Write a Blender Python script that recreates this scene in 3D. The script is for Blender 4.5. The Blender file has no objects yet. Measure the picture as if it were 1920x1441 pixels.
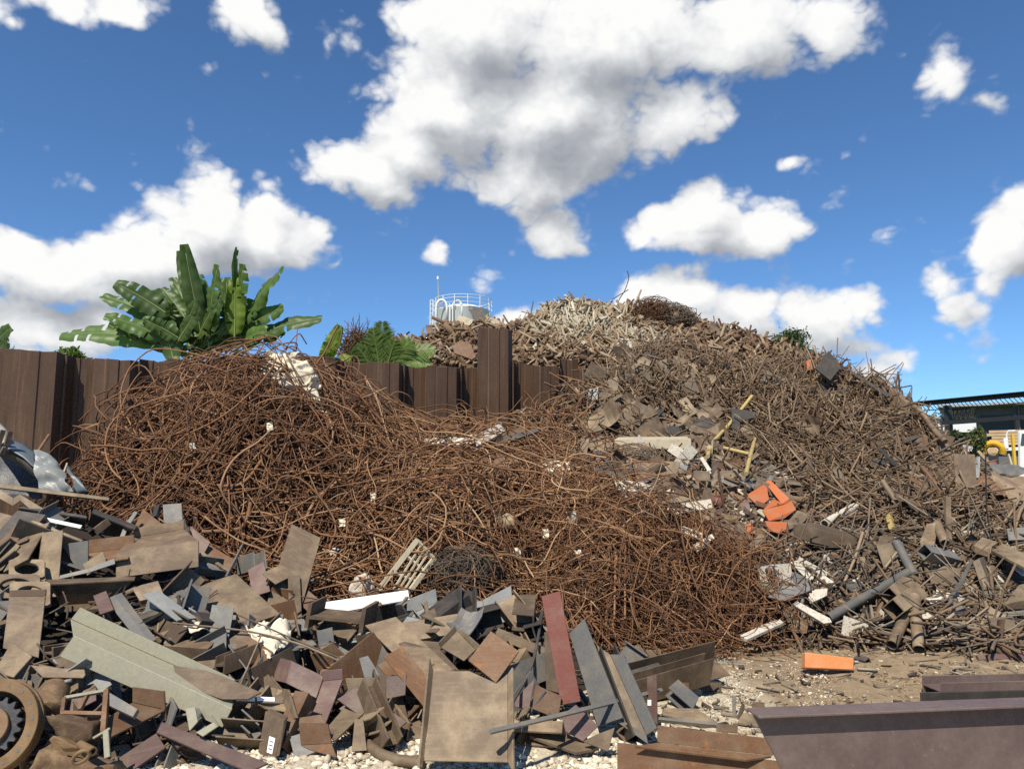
import bpy, bmesh, math, random
import numpy as np
from mathutils import Vector, Matrix
SC = bpy.context.scene
COL = SC.collection
random.seed(7); RNG = np.random.default_rng(7)

# ------------------------------------------------------------------ camera, sky, sun, exposure
F = 1442.0                                   # focal length in pixels of the 1920 x 1441 photograph
PITCH = math.atan((900 - 720.5) / F)
CAMZ = 1.6
cam = bpy.data.objects.new('camera', bpy.data.cameras.new('camera'))
COL.objects.link(cam); SC.camera = cam
cam.location = (0, 0, CAMZ); cam.rotation_euler = (math.pi / 2 + PITCH, 0, 0)
cam.data.sensor_width = 36; cam.data.lens = F / 1920 * 36
cam.data.clip_start = 0.1; cam.data.clip_end = 6000

SUN_EL, SUN_AZ = math.radians(54), math.radians(-24)      # azimuth measured from straight behind the camera, towards the left
sunv = Vector((math.sin(SUN_AZ) * math.cos(SUN_EL), -math.cos(SUN_AZ) * math.cos(SUN_EL), math.sin(SUN_EL)))
sl = bpy.data.lights.new('sun', 'SUN'); sl.energy = 5.0; sl.angle = math.radians(0.5); sl.color = (1, 0.925, 0.79)
so = bpy.data.objects.new('sun', sl); COL.objects.link(so)
so.rotation_euler = sunv.to_track_quat('Z', 'Y').to_euler(); so.location = (-8, -15, 30)
SC.view_settings.view_transform = 'Standard'; SC.view_settings.look = 'None'
SC.view_settings.exposure = 0.38; SC.view_settings.gamma = 1.0
SC.cycles.max_bounces = 5; SC.cycles.diffuse_bounces = 2; SC.cycles.glossy_bounces = 2; SC.cycles.transparent_max_bounces = 4
SC.cycles.caustics_reflective = False; SC.cycles.caustics_refractive = False
SC.cycles.use_denoising = False

def ray(u, v):
    a = (u - 960) / F; b = (720.5 - v) / F; c, s = math.cos(PITCH), math.sin(PITCH)
    return np.array([a, c - b * s, s + b * c])
def W(u, v, Y):
    d = ray(u, v); return np.array([0, 0, CAMZ]) + d * (Y / d[1])

class NT:
    def __init__(s, tree): s.t = tree
    def n(s, typ, **kw):
        x = s.t.nodes.new('ShaderNode' + typ)
        for k, v in kw.items():
            if k[0]=='i' and k[1:].isdigit(): x.inputs[int(k[1:])].default_value = v
            else: setattr(x, k, v)
        return x
    def l(s, a, b): s.t.links.new(a, b)
    def math(s, op, a, b=None, c=None, clamp=False):
        x = s.n('Math', operation=op, use_clamp=clamp)
        for i, q in enumerate((a, b, c)):
            if q is None: continue
            if isinstance(q, (int, float)): x.inputs[i].default_value = q
            else: s.l(q, x.inputs[i])
        return x.outputs[0]
    def vmath(s, op, a, b=None):
        x = s.n('VectorMath', operation=op)
        for i, q in enumerate((a, b)):
            if q is None: continue
            if isinstance(q, (tuple, list)): x.inputs[i].default_value = q
            else: s.l(q, x.inputs[i])
        return x.outputs[0]
    def mix(s, f, a, b, blend='MIX'):
        x = s.n('Mix', data_type='RGBA', blend_type=blend)
        for i, q in ((0, f), (6, a), (7, b)):
            if isinstance(q, (int, float)): x.inputs[i].default_value = q
            elif isinstance(q, (tuple, list)): x.inputs[i].default_value = tuple(q) + (1,) if len(q) == 3 else q
            else: s.l(q, x.inputs[i])
        return x.outputs[2]
    def noise(s, vec, scale, detail=6, rough=0.55, dist=0.0):
        x = s.n('TexNoise'); x.inputs['Scale'].default_value = scale; x.inputs['Detail'].default_value = detail
        x.inputs['Roughness'].default_value = rough; x.inputs['Distortion'].default_value = dist
        if vec is not None: s.l(vec, x.inputs['Vector'])
        return x
    def ramp(s, fac, stops):
        x = s.n('ValToRGB'); e = x.color_ramp.elements
        while len(e) < len(stops): e.new(0.5)
        for q, (p, c) in zip(e, stops): q.position = p; q.color = tuple(c) + (1,) if len(c) == 3 else c
        s.l(fac, x.inputs[0]); return x.outputs[0]
    def smooth(s, v, a, b, to0=0.0, to1=1.0):
        x = s.n('MapRange', interpolation_type='SMOOTHSTEP')
        s.l(v, x.inputs[0]); x.inputs[1].default_value = a; x.inputs[2].default_value = b
        x.inputs[3].default_value = to0; x.inputs[4].default_value = to1
        return x.outputs[0]

# clouds: (azimuth, elevation) seen in the photograph via the pixel they stand at, half width, half height, tilt, weight
CLOUDS = [
 # big cloud, upper centre
 (900,60,230,140,0,1.1),(1120,70,330,150,0,1.15),(1400,60,270,110,0,.95),(1560,70,150,80,10,.7),(860,210,220,150,0,1.1),(1050,220,290,170,0,1.2),
 (1250,215,160,100,0,1.0),(760,270,170,120,-20,.95),(680,320,150,90,0,.95),(620,320,90,70,0,.8),(1000,330,170,110,0,.95),
 (720,370,110,50,-20,.7),(1040,420,110,90,60,.8),(1080,460,60,40,0,.5),(660,190,120,40,-35,.45),(1320,240,100,60,0,.75),
 # left bank
 (90,515,220,75,5,1.0),(270,480,190,90,-15,1.1),(400,430,140,120,0,1.2),(500,440,150,100,10,1.1),(560,430,90,70,30,.85),(160,500,140,60,0,.9),
 (60,610,170,70,0,.9),(200,600,130,60,0,.8),(0,490,110,60,0,.8),(620,495,55,25,-20,.45),(510,350,60,35,0,.5),
 # top left
 (220,20,170,60,-5,.8),(470,40,110,75,20,1.0),(120,0,140,40,0,.7),(395,135,60,30,20,.36),(600,90,30,40,0,.3),(490,150,40,45,20,.33),(250,282,60,18,0,.3),(10,50,40,25,0,.35),
 # clouds over the heap
 (1305,400,130,75,-5,1.05),(1220,420,110,55,-10,.95),(1420,420,120,70,5,1.0),(1300,440,190,40,0,.9),
 (1290,560,140,80,10,1.0),(1230,560,130,80,-20,.95),(1400,590,140,80,25,.95),(1530,600,130,70,10,.9),(1620,570,70,40,-10,.65),(1600,640,120,50,15,.7),(1690,670,80,50,0,.65),
 (1640,700,80,50,-10,.75),(1350,620,190,70,15,.9),(1160,510,70,35,0,.33),(1420,500,60,30,0,.4),
 (960,600,70,45,-20,.7),(1000,580,35,40,0,.5),(805,475,45,50,0,.62),
 # right
 (1780,145,110,70,20,.75),(1860,190,75,40,25,.6),(1690,110,60,40,0,.4),(1480,300,70,28,0,.5),(1580,295,35,18,0,.3),(1590,200,50,20,0,.2),
 (1890,440,85,85,0,1.05),(1930,390,80,80,0,.95),(1780,525,50,45,0,.72),(1805,580,50,45,0,.62),(1865,540,35,35,0,.55),
]
def azel(u, v):
    d = ray(u, v); d = d / np.linalg.norm(d)
    return math.atan2(d[0], d[1]), math.asin(d[2])

world = bpy.data.worlds.new('World'); SC.world = world; world.use_nodes = True
wt = world.node_tree; wt.nodes.clear(); N = NT(wt)
grp = bpy.data.node_groups.new('cloud_density', 'ShaderNodeTree')
grp.interface.new_socket('Dir', in_out='INPUT', socket_type='NodeSocketVector')
grp.interface.new_socket('Lift', in_out='INPUT', socket_type='NodeSocketFloat')
grp.interface.new_socket('Density', in_out='OUTPUT', socket_type='NodeSocketFloat')
grp.interface.new_socket('Smooth', in_out='OUTPUT', socket_type='NodeSocketFloat')
G = NT(grp)
gi = grp.nodes.new('NodeGroupInput'); go = grp.nodes.new('NodeGroupOutput')
cx = G.n('CombineXYZ'); G.l(G.math('MULTIPLY', gi.outputs[1], -0.6), cx.inputs[0]); G.l(gi.outputs[1], cx.inputs[2])
dv = G.vmath('ADD', gi.outputs[0], cx.outputs[0])
sep = G.n('SeparateXYZ'); G.l(dv, sep.inputs[0])
az = G.math('ARCTAN2', sep.outputs[0], sep.outputs[1])
el = G.math('ARCSINE', sep.outputs[2])
q = G.n('CombineXYZ'); G.l(az, q.inputs[0]); G.l(el, q.inputs[1])
st = G.n('Mapping'); st.inputs['Scale'].default_value = (1, 1, 1.25); G.l(dv, st.inputs[0])
w1 = G.noise(st.outputs[0], 7.0, 3, 0.5)
wv = G.vmath('MULTIPLY', G.vmath('SUBTRACT', w1.outputs['Color'], (0.5, 0.5, 0.5)), (0.075, 0.055, 0))
qq = G.vmath('ADD', q.outputs[0], wv)
acc = None
for (u, v, ru, rv, rot, wgt) in CLOUDS:
    a, e = azel(u, v)
    m = G.n('Mapping', vector_type='TEXTURE'); G.l(qq, m.inputs[0])
    m.inputs['Location'].default_value = (a, e, 0)
    k = 1.04 / F
    m.inputs['Rotation'].default_value = (0, 0, math.radians(-rot))
    m.inputs['Scale'].default_value = (ru * k, rv * k, 1)
    g = G.n('TexGradient', gradient_type='SPHERICAL'); G.l(m.outputs[0], g.inputs[0])
    gw = G.math('MULTIPLY', g.outputs['Fac'], wgt)
    acc = gw if acc is None else G.math('SMOOTH_MAX', acc, gw, 0.18)
f1 = G.noise(st.outputs[0], 11.0, 9, 0.60, 0.0)
f3 = G.noise(st.outputs[0], 11.0, 2, 0.5, 0.0)
bil = None
for sc_, am in ((16.0, 0.9), (37.0, 0.5), (80.0, 0.26)):
    nb = G.noise(st.outputs[0], sc_, 0, 0.5)
    ab = G.math('MULTIPLY', G.math('ABSOLUTE', G.math('SUBTRACT', nb.outputs['Fac'], 0.5)), am)
    bil = ab if bil is None else G.math('ADD', bil, ab)
fb = G.math('SUBTRACT', f1.outputs['Fac'], 0.5)
dn = G.math('ADD', G.math('MULTIPLY', acc, 1.15), G.math('ADD', G.math('MULTIPLY', fb, 0.95), G.math('MULTIPLY', bil, 0.9)))
G.l(G.math('SUBTRACT', dn, 0.55), go.inputs[0])
ds = G.math('ADD', G.math('MULTIPLY', acc, 1.15), G.math('ADD', G.math('MULTIPLY', G.math('SUBTRACT', f3.outputs['Fac'], 0.5), 0.28), G.math('MULTIPLY', bil, 0.6)))
G.l(G.math('SUBTRACT', ds, 0.46), go.inputs[1])

tc = N.n('TexCoord')
def dens(lift):
    x = N.n('Group', node_tree=grp); N.l(tc.outputs['Generated'], x.inputs[0]); x.inputs[1].default_value = lift
    return x.outputs
d0, d1 = dens(0.0), dens(0.042)
alpha = N.smooth(d0[0], -0.09, 0.24)
lit = N.math('ADD', N.math('MULTIPLY', N.math('SUBTRACT', d0[1], d1[1]), 0.70), 0.70)
lit = N.math('SUBTRACT', lit, N.math('MULTIPLY', N.smooth(d1[1], 0.2, 0.95), 0.26))
lit = N.math('ADD', lit, N.math('MULTIPLY', N.math('SUBTRACT', d0[0], d0[1]), 0.75))
ccol = N.ramp(N.math('MULTIPLY', lit, 1.0, clamp=True), [(0.0, (0.36, 0.385, 0.43)), (0.35, (0.50, 0.525, 0.56)), (0.62, (0.70, 0.725, 0.75)), (0.85, (0.92, 0.925, 0.93)), (1.0, (1.04, 1.04, 1.03))])
sky = N.n('TexSky', sky_type='NISHITA'); sky.sun_disc = False
sky.sun_elevation = SUN_EL; sky.sun_rotation = math.atan2(sunv.x, sunv.y)
sky.air_density = 1.0; sky.dust_density = 0.0; sky.ozone_density = 3.0; sky.altitude = 2500
skyc = N.mix(1.0, sky.outputs[0], (0.80, 1.10, 1.29), 'MULTIPLY')
SKY = 0.092; CL = 0.73 / SKY
cs = N.mix(1.0, ccol, (CL, CL, CL), 'MULTIPLY')
bg = N.n('Background'); bg.inputs[1].default_value = SKY
N.l(N.mix(alpha, skyc, cs), bg.inputs[0])
wo = N.n('OutputWorld'); N.l(bg.outputs[0], wo.inputs[0])
world.cycles.sampling_method = 'NONE'

# ------------------------------------------------------------------ object helpers
def tag(o, label=None, cat=None, group=None, kind=None):
    if label: o['label'] = label
    if cat: o['category'] = cat
    if group: o['group'] = group
    if kind: o['kind'] = kind
    return o
def empty(name, loc):
    o = bpy.data.objects.new(name, None); COL.objects.link(o); o.location = loc; o.empty_display_size = 0.2
    return o
def put(name, me, mat, loc, parent=None):
    o = bpy.data.objects.new(name, me); COL.objects.link(o)
    if mat is not None and not me.materials: me.materials.append(mat)
    o.location = loc
    if parent is not None:
        o.parent = parent
        p = parent; off = Vector(loc)
        while p is not None: off = off - Vector(p.location); p = p.parent
        o.location = off
    return o
def smooth_mesh(me): me.polygons.foreach_set('use_smooth', [True] * len(me.polygons))
def obj(name, V, faces, mat, parent=None, smooth=False, bevel=0.0):
    V = np.asarray(V, float); c = (V.min(0) + V.max(0)) / 2
    me = bpy.data.meshes.new(name); me.from_pydata((V - c).tolist(), [], [list(map(int, f)) for f in faces]); me.update()
    if smooth: smooth_mesh(me)
    o = put(name, me, mat, c, parent)
    if bevel:
        b = o.modifiers.new('bevel', 'BEVEL'); b.width = bevel; b.segments = 1; b.limit_method = 'ANGLE'; b.angle_limit = math.radians(50)
    return o
def obj_quads(name, V, Q, mat, tone=None, smooth=False, parent=None):
    """large quad mesh through numpy; tone = a number per vertex that varies the material"""
    V = np.asarray(V, np.float32); Q = np.asarray(Q, np.int32); c = (V.min(0) + V.max(0)) / 2
    me = bpy.data.meshes.new(name)
    me.vertices.add(len(V)); me.vertices.foreach_set('co', (V - c).astype(np.float32).ravel())
    me.loops.add(Q.size); me.loops.foreach_set('vertex_index', Q.ravel())
    k = Q.shape[1]
    me.polygons.add(len(Q)); me.polygons.foreach_set('loop_start', np.arange(len(Q), dtype=np.int32) * k)
    if tone is not None:
        a = me.attributes.new('tone', 'FLOAT', 'POINT'); a.data.foreach_set('value', np.asarray(tone, np.float32))
    me.update(calc_edges=True)
    if smooth: smooth_mesh(me)
    return put(name, me, mat, c, parent)

class MB:
    """collects shapes, gives one mesh"""
    def __init__(s): s.v = []; s.f = []
    def add(s, V, Fc):
        b = len(s.v); s.v += [tuple(map(float, p)) for p in V]; s.f += [[i + b for i in f] for f in Fc]; return s
    def box(s, c, d, rot=None):
        c = np.asarray(c, float); d = np.asarray(d, float) / 2
        P = np.array([(x, y, z) for x in (-1, 1) for y in (-1, 1) for z in (-1, 1)]) * d
        if rot is not None: P = P @ np.asarray(rot).T
        return s.add(P + c, [(0, 1, 3, 2), (4, 6, 7, 5), (0, 4, 5, 1), (2, 3, 7, 6), (0, 2, 6, 4), (1, 5, 7, 3)])
    def prism(s, pts, off):
        """polygon pts (3D) extruded by vector off"""
        P = np.asarray(pts, float); n = len(P); off = np.asarray(off, float)
        fs = [list(range(n)), list(range(2 * n - 1, n - 1, -1))] + [[(i + 1) % n, i, i + n, (i + 1) % n + n] for i in range(n)]
        return s.add(np.vstack([P, P + off]), fs)
    def bar(s, a, b, w, h, up=(0, 0, 1)):
        a = np.asarray(a, float); b = np.asarray(b, float); t = (b - a) / max(1e-9, np.linalg.norm(b - a))
        u = np.asarray(up, float); x = np.cross(t, u)
        if np.linalg.norm(x) < 1e-3: x = np.cross(t, (1, 0, 0.1))
        x /= np.linalg.norm(x); y = np.cross(x, t)
        pts = [a + x * sx * w / 2 + y * sy * h / 2 for sx, sy in ((-1, -1), (1, -1), (1, 1), (-1, 1))]
        return s.prism(pts, b - a)
    def tube(s, pts, r, k=8, inner=0.0, caps=True):
        P = np.asarray(pts, float); n = len(P)
        T = np.gradient(P, axis=0); T /= np.linalg.norm(T, axis=1)[:, None]
        ref = np.array([0.31, 0.22, 0.93]) if abs(T[0] @ [0.31, 0.22, 0.93]) < .9 else np.array([1, 0, 0.])
        rr = np.broadcast_to(np.asarray(r, float), (n,))
        V = []; ang = np.arange(k) * 2 * math.pi / k
        x = np.cross(T[0], ref); x /= np.linalg.norm(x)
        rings = []
        for i in range(n):
            x = x - T[i] * (x @ T[i]); x /= np.linalg.norm(x); y = np.cross(T[i], x)
            rings.append((x, y))
        for rad in ([1.0] if not inner else [1.0, inner]):
            for i in range(n):
                x, y = rings[i]
                V += [P[i] + rr[i] * rad * (math.cos(a) * x + math.sin(a) * y) for a in ang]
        Fc = [[i * k + j, i * k + (j + 1) % k, (i + 1) * k + (j + 1) % k, (i + 1) * k + j] for i in range(n - 1) for j in range(k)]
        if inner:
            o = n * k
            Fc += [[o + i * k + j, o + (i + 1) * k + j, o + (i + 1) * k + (j + 1) % k, o + i * k + (j + 1) % k] for i in range(n - 1) for j in range(k)]
            for i in (0, n - 1):
                Fc += [[i * k + j, o + i * k + j, o + i * k + (j + 1) % k, i * k + (j + 1) % k][::(1 if i == 0 else -1)] for j in range(k)]
        elif caps:
            Fc += [list(range(k))[::-1], [(n - 1) * k + j for j in range(k)]]
        return s.add(V, Fc)
    def build(s, name, mat, parent=None, smooth=False, bevel=0.0): return obj(name, s.v, s.f, mat, parent, smooth, bevel)

def lerp(a, b, n): return np.linspace(0, 1, n)[:, None] * (np.asarray(b, float) - np.asarray(a, float)) + np.asarray(a, float)

# ------------------------------------------------------------------ materials
def newmat(name, rough=0.7, metal=0.0):
    m = bpy.data.materials.new(name); m.use_nodes = True
    t = m.node_tree; n = NT(t); b = t.nodes['Principled BSDF']; b.inputs['Roughness'].default_value = rough; b.inputs['Metallic'].default_value = metal
    b.inputs['Specular IOR Level'].default_value = 0.35
    return m, n, b
def steel(name, base, dust, rust, dusty=0.5, rusty=0.25, scale=5.0, rough=0.62, var=0.30, bump=0.25, spots=None, streak=False):
    """a scrap steel surface: base skin, dry dust film and rust in patches, each object its own offset and value"""
    m, n, b = newmat(name, rough)
    tc = n.n('TexCoord'); oi = n.n('ObjectInfo')
    off = n.vmath('ADD', tc.outputs['Object'], n.vmath('SCALE', (37., 53., 71.)))
    sc = off.node.inputs[1].links[0].from_node; n.l(oi.outputs['Random'], sc.inputs['Scale'])
    n1 = n.noise(off, scale, 8, 0.62); n2 = n.noise(off, scale * 2.3, 8, 0.68); n3 = n.noise(off, scale * 14, 4, 0.7)
    mp = n.n('Mapping'); mp.inputs['Scale'].default_value = (1, 9, 1); n.l(off, mp.inputs[0]); n4 = n.noise(mp.outputs[0], scale * 1.6, 4, 0.6)
    c = n.mix(n.smooth(n1.outputs['Fac'], 0.54 - dusty * .3, 0.90 - dusty * .3), base, dust)
    c = n.mix(n.math('MULTIPLY', n.smooth(n4.outputs['Fac'], 0.45, 0.75), 0.35), c, dust)
    c = n.mix(n.smooth(n2.outputs['Fac'], 0.72 - rusty * .32, 0.82 - rusty * .32), c, rust)
    if streak:
        ms_ = n.n('Mapping'); ms_.inputs['Scale'].default_value = (7, 7, .35); n.l(off, ms_.inputs[0]); n5 = n.noise(ms_.outputs[0], 1.5, 5, .65)
        c = n.mix(n.math('MULTIPLY', n.smooth(n5.outputs['Fac'], .50, .68), .75), c, tuple(x * .55 for x in base)); c = n.mix(n.math('MULTIPLY', n.smooth(n5.outputs['Fac'], .44, .28), .85), c, (0.150, 0.090, 0.052))
    if spots: c = n.mix(n.smooth(n3.outputs['Fac'], 0.64, 0.70), c, spots)
    v = n.math('ADD', n.math('MULTIPLY', n3.outputs['Fac'], 0.55), 0.72)
    rv = n.math('ADD', n.math('MULTIPLY', oi.outputs['Random'], 2 * var), 1 - var)
    c = n.mix(1.0, c, n.math('MULTIPLY', v, rv), 'MULTIPLY'); n.l(c, b.inputs['Base Color'])
    n.l(n.math('ADD', n.math('MULTIPLY', n2.outputs['Fac'], 0.35), rough - 0.15), b.inputs['Roughness'])
    if bump:
        bp = n.n('Bump'); bp.inputs['Strength'].default_value = bump; bp.inputs['Distance'].default_value = 0.01
        n.l(n.math('ADD', n2.outputs['Fac'], n.math('MULTIPLY', n3.outputs['Fac'], 0.4)), bp.inputs['Height']); n.l(bp.outputs[0], b.inputs['Normal'])
    return m
def toned(name, cols, rough=0.8, scale=9.0, amp=0.5):
    """many small pieces in one mesh: colour picked by the piece's own 'tone'"""
    m, n, b = newmat(name, rough); a = n.n('Attribute', attribute_name='tone'); tc = n.n('TexCoord'); oi = n.n('ObjectInfo')
    n1 = n.noise(tc.outputs['Object'], scale, 5, 0.65)
    x = n.math('ADD', a.outputs['Fac'], n.math('MULTIPLY', n.math('SUBTRACT', n1.outputs['Fac'], 0.5), amp), clamp=True)
    st = [(i / max(1, len(cols) - 1), c) for i, c in enumerate(cols)]
    n.l(n.ramp(x, st), b.inputs['Base Color']); return m
def plain(name, col, rough=0.6, metal=0.0, amp=0.25, scale=6.0, stain=None, amount=0.3):
    m, n, b = newmat(name, rough, metal); tc = n.n('TexCoord'); n1 = n.noise(tc.outputs['Object'], scale, 7, 0.62); n2 = n.noise(tc.outputs['Object'], scale * 5, 5, 0.7)
    c = n.mix(n.math('MULTIPLY', n1.outputs['Fac'], 1.0), tuple(x * (1 - amp) for x in col), tuple(min(1, x * (1 + amp)) for x in col))
    if stain: c = n.mix(n.smooth(n2.outputs['Fac'], .70 - amount * .35, .80 - amount * .35), c, stain)
    n.l(c, b.inputs['Base Color'])
    bp = n.n('Bump'); bp.inputs['Strength'].default_value = 0.2; bp.inputs['Distance'].default_value = 0.01; n.l(n2.outputs['Fac'], bp.inputs['Height']); n.l(bp.outputs[0], b.inputs['Normal'])
    return m

DUST = (0.255, 0.192, 0.118)
M = {}
M['tan'] = steel('dusty brown steel', (0.125, 0.087, 0.055), DUST, (0.20, 0.095, 0.04), .55, .15)
M['brown'] = steel('brown mill steel', (0.095, 0.063, 0.040), (0.20, 0.145, 0.088), (0.17, 0.075, 0.03), .4, .2)
M['rust'] = steel('orange rusted steel', (0.125, 0.062, 0.030), (0.19, 0.13, 0.08), (0.22, 0.095, 0.03), .4, .45)
M['grey'] = steel('blue grey mill steel', (0.118, 0.116, 0.110), (0.20, 0.168, 0.125), (0.15, 0.09, 0.055), .40, .08, rough=.5)
M['zinc'] = steel('galvanised grey steel', (0.20, 0.205, 0.195), (0.26, 0.255, 0.235), (0.17, 0.13, 0.10), .45, .05, rough=.5, var=.1)
M['dark'] = steel('dark scale steel', (0.045, 0.040, 0.036), (0.11, 0.085, 0.062), (0.12, 0.06, 0.03), .35, .12)
M['purple'] = steel('red oxide primed steel', (0.102, 0.060, 0.052), (0.175, 0.125, 0.095), (0.10, 0.05, 0.03), .38, .08, rough=.55)
M['girder'] = steel('purple brown primed girder', (0.108, 0.074, 0.068), (0.160, 0.122, 0.104), (0.085, 0.045, 0.032), .55, .22, scale=3.0, rough=.5, var=.05, bump=.10, spots=(0.15, 0.11, 0.09))
M['red'] = steel('worn red painted steel', (0.155, 0.045, 0.033), (0.185, 0.095, 0.068), (0.15, 0.09, 0.06), .35, .18, scale=7, var=.05)
M['sage'] = steel('sage green painted steel', (0.242, 0.226, 0.160), (0.275, 0.255, 0.185), (0.20, 0.18, 0.12), .3, .02, scale=3, rough=.45, var=.04, bump=.03)
M['white'] = steel('scuffed white painted steel', (0.66, 0.65, 0.61), (0.50, 0.46, 0.38), (0.30, 0.20, 0.12), .3, .06, scale=6, rough=.5, var=.05)
M['cream'] = steel('chipped cream painted steel', (0.44, 0.38, 0.27), (0.33, 0.26, 0.17), (0.22, 0.12, 0.06), .35, .2, scale=7, var=.08)
M['yellow'] = steel('chipped yellow painted steel', (0.42, 0.31, 0.11), (0.34, 0.26, 0.14), (0.20, 0.13, 0.07), .4, .2, scale=9, var=.1)
M['orange'] = steel('faded orange painted metal', (0.42, 0.105, 0.030), (0.34, 0.15, 0.075), (0.20, 0.09, 0.05), .45, .28, scale=7, rough=.5, var=.1)
M['apricot'] = steel('sun faded orange block', (0.60, 0.215, 0.072), (0.55, 0.27, 0.13), (0.40, 0.2, 0.1), .35, .03, scale=6, rough=.6, var=.02)
M['pile'] = steel('brown coated sheet pile', (0.090, 0.049, 0.028), (0.112, 0.067, 0.040), (0.058, 0.033, 0.020), .40, .10, scale=1.6, rough=.55, var=.12, bump=.06, spots=(0.095, 0.061, 0.039), streak=True)
M['cast'] = steel('rusted casting', (0.105, 0.062, 0.036), (0.25, 0.175, 0.09), (0.20, 0.11, 0.04), .45, .3, scale=9, rough=.8, bump=.6)
M['ring'] = steel('ochre dusted ring', (0.15, 0.092, 0.045), (0.22, 0.145, 0.072), (0.15, 0.08, 0.04), .45, .2, scale=8, rough=.75, var=.02)
M['oily'] = steel('oily gear steel', (0.035, 0.035, 0.037), (0.09, 0.08, 0.075), (0.10, 0.06, 0.04), .3, .1, rough=.35, scale=12)
M['body'] = steel('blue grey car paint', (0.10, 0.125, 0.14), (0.20, 0.20, 0.19), (0.12, 0.10, 0.09), .3, .05, rough=.35, var=.02)
M['crumple'] = steel('crumpled silver sheet', (0.20, 0.215, 0.21), (0.22, 0.205, 0.18), (0.20, 0.15, 0.11), .35, .1, rough=.32, var=.02)
M['cloth'] = plain('dirty cream cloth', (0.62, 0.55, 0.42), .9, 0, .15, 8, (0.32, 0.25, 0.17), .35)
M['board'] = plain('grey weathered board', (0.33, 0.31, 0.28), .8, 0, .25, 8, (0.14, 0.11, 0.08), .3)
M['stone'] = plain('limestone', (0.55, 0.48, 0.36), .9, 0, .25, 14, (0.33, 0.27, 0.19), .3)
M['boulder'] = plain('ochre stone', (0.30, 0.22, 0.13), .9, 0, .3, 10, (0.38, 0.30, 0.20), .4)
M['plaster'] = plain('broken white plaster', (0.50, 0.455, 0.375), .9, 0, .25, 10, (0.27, 0.21, 0.14), .5)
M['sticker'] = plain('white paper sticker', (0.80, 0.80, 0.80), .6, 0, .03, 10)
M['ink_and_hole'] = plain('dark print and hole shade', (0.10, 0.10, 0.12), .6, 0, .03, 10)
M['rebar'] = toned('rusty reinforcing bar', [(0.045, 0.021, 0.011), (0.115, 0.052, 0.024), (0.215, 0.108, 0.050), (0.380, 0.240, 0.130)], .8, 3.0, .5)
M['bars'] = toned('brown rusted bar', [(0.038, 0.023, 0.014), (0.094, 0.059, 0.034), (0.158, 0.103, 0.061), (0.275, 0.200, 0.126)], .8, 3.0, .4)
M['sticks'] = toned('weathered light scrap', [(0.055, 0.032, 0.019), (0.135, 0.078, 0.043), (0.225, 0.155, 0.093), (0.32, 0.275, 0.195), (0.47, 0.435, 0.34)], .8, 2.0, .2)
M['bits'] = toned('small steel scrap', [(0.030, 0.025, 0.021), (0.070, 0.052, 0.038), (0.125, 0.093, 0.065), (0.19, 0.15, 0.105), (0.30, 0.26, 0.20)], .8, 3.0, .3)
M['rubble'] = toned('limestone rubble', [(0.30, 0.24, 0.16), (0.46, 0.39, 0.28), (0.60, 0.53, 0.41), (0.68, 0.62, 0.50)], .95, 12, .4)
M['clods'] = toned('earth clods', [(0.17, 0.12, 0.070), (0.26, 0.19, 0.115), (0.35, 0.265, 0.17), (0.54, 0.46, 0.33)], .95, 12, .3)
M['core'] = plain('rust fines with gap shade', (0.026, 0.018, 0.012), .95, 0, .5, 5)  # near-black fines; shade of the gaps is put into their colour
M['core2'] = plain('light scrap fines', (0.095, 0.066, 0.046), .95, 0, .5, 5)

# ------------------------------------------------------------------ the heaps as height fields
GX = np.arange(-16, 18.01, 0.1); GY = np.arange(3.0, 32.01, 0.1)
XX, YY = np.meshgrid(GX, GY)
def heap(px, extra=(), lam=0.02, reach=1.3, far=2.6):
    P = np.array([W(*p) for p in px] + [np.array(e, float) for e in extra])
    n = len(P); d = np.linalg.norm(P[:, None, :2] - P[None, :, :2], axis=2)
    K = np.where(d > 0, d * d * np.log(d + 1e-12), 0) + lam * np.eye(n)
    A = np.zeros((n + 3, n + 3)); A[:n, :n] = K; A[:n, n] = 1; A[:n, n + 1:] = P[:, :2]; A[n:, :n] = A[:n, n:].T
    sol = np.linalg.solve(A, np.concatenate([P[:, 2], np.zeros(3)]))
    Z = sol[n] + sol[n + 1] * XX + sol[n + 2] * YY; dm = np.full(XX.shape, 1e9)
    for i in range(n):
        r = np.hypot(XX - P[i, 0], YY - P[i, 1]); Z += sol[i] * np.where(r > 0, r * r * np.log(r + 1e-12), 0); dm = np.minimum(dm, r)
    t = np.clip((dm - reach) / (far - reach), 0, 1); t = t * t * (3 - 2 * t)
    return np.minimum(Z, P[:, 2].max() + 0.15) * (1 - t) - 1.0 * t
HF = heap([(-80,925,7.2),(0,922,7.3),(120,925,7.6),(230,960,7.8),(330,965,7.6),(420,1050,7.4),(540,1085,7.2),(620,1120,7.0),(760,1130,6.9),(950,1140,6.8),(1050,1160,6.7),(1120,1200,6.6),(1230,1250,6.4),
  (-80,1100,6.0),(0,1100,6.0),(200,1100,6.1),(400,1150,6.0),(600,1230,5.8),(800,1230,5.8),(1000,1260,5.7),(1150,1330,5.4),(0,1300,4.9),(200,1320,4.9),(400,1360,4.8),(550,1400,4.7),(760,1380,4.95),(1000,1390,4.85),(-80,1400,4.5),(200,1430,4.45)],
  [(-5.5,9,1.2),(-3.6,9.2,1.0),(-2,8.6,.5),(0,8.2,.1),(1.4,7.6,-.3),(2.3,6.5,-.3),(2.0,5.3,-.3),(1,4.6,-.25),(-0.5,4.2,-.25),(0.3,4.3,-.25),(-1.4,4.1,-.2),(-6,7,1.3)])
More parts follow.
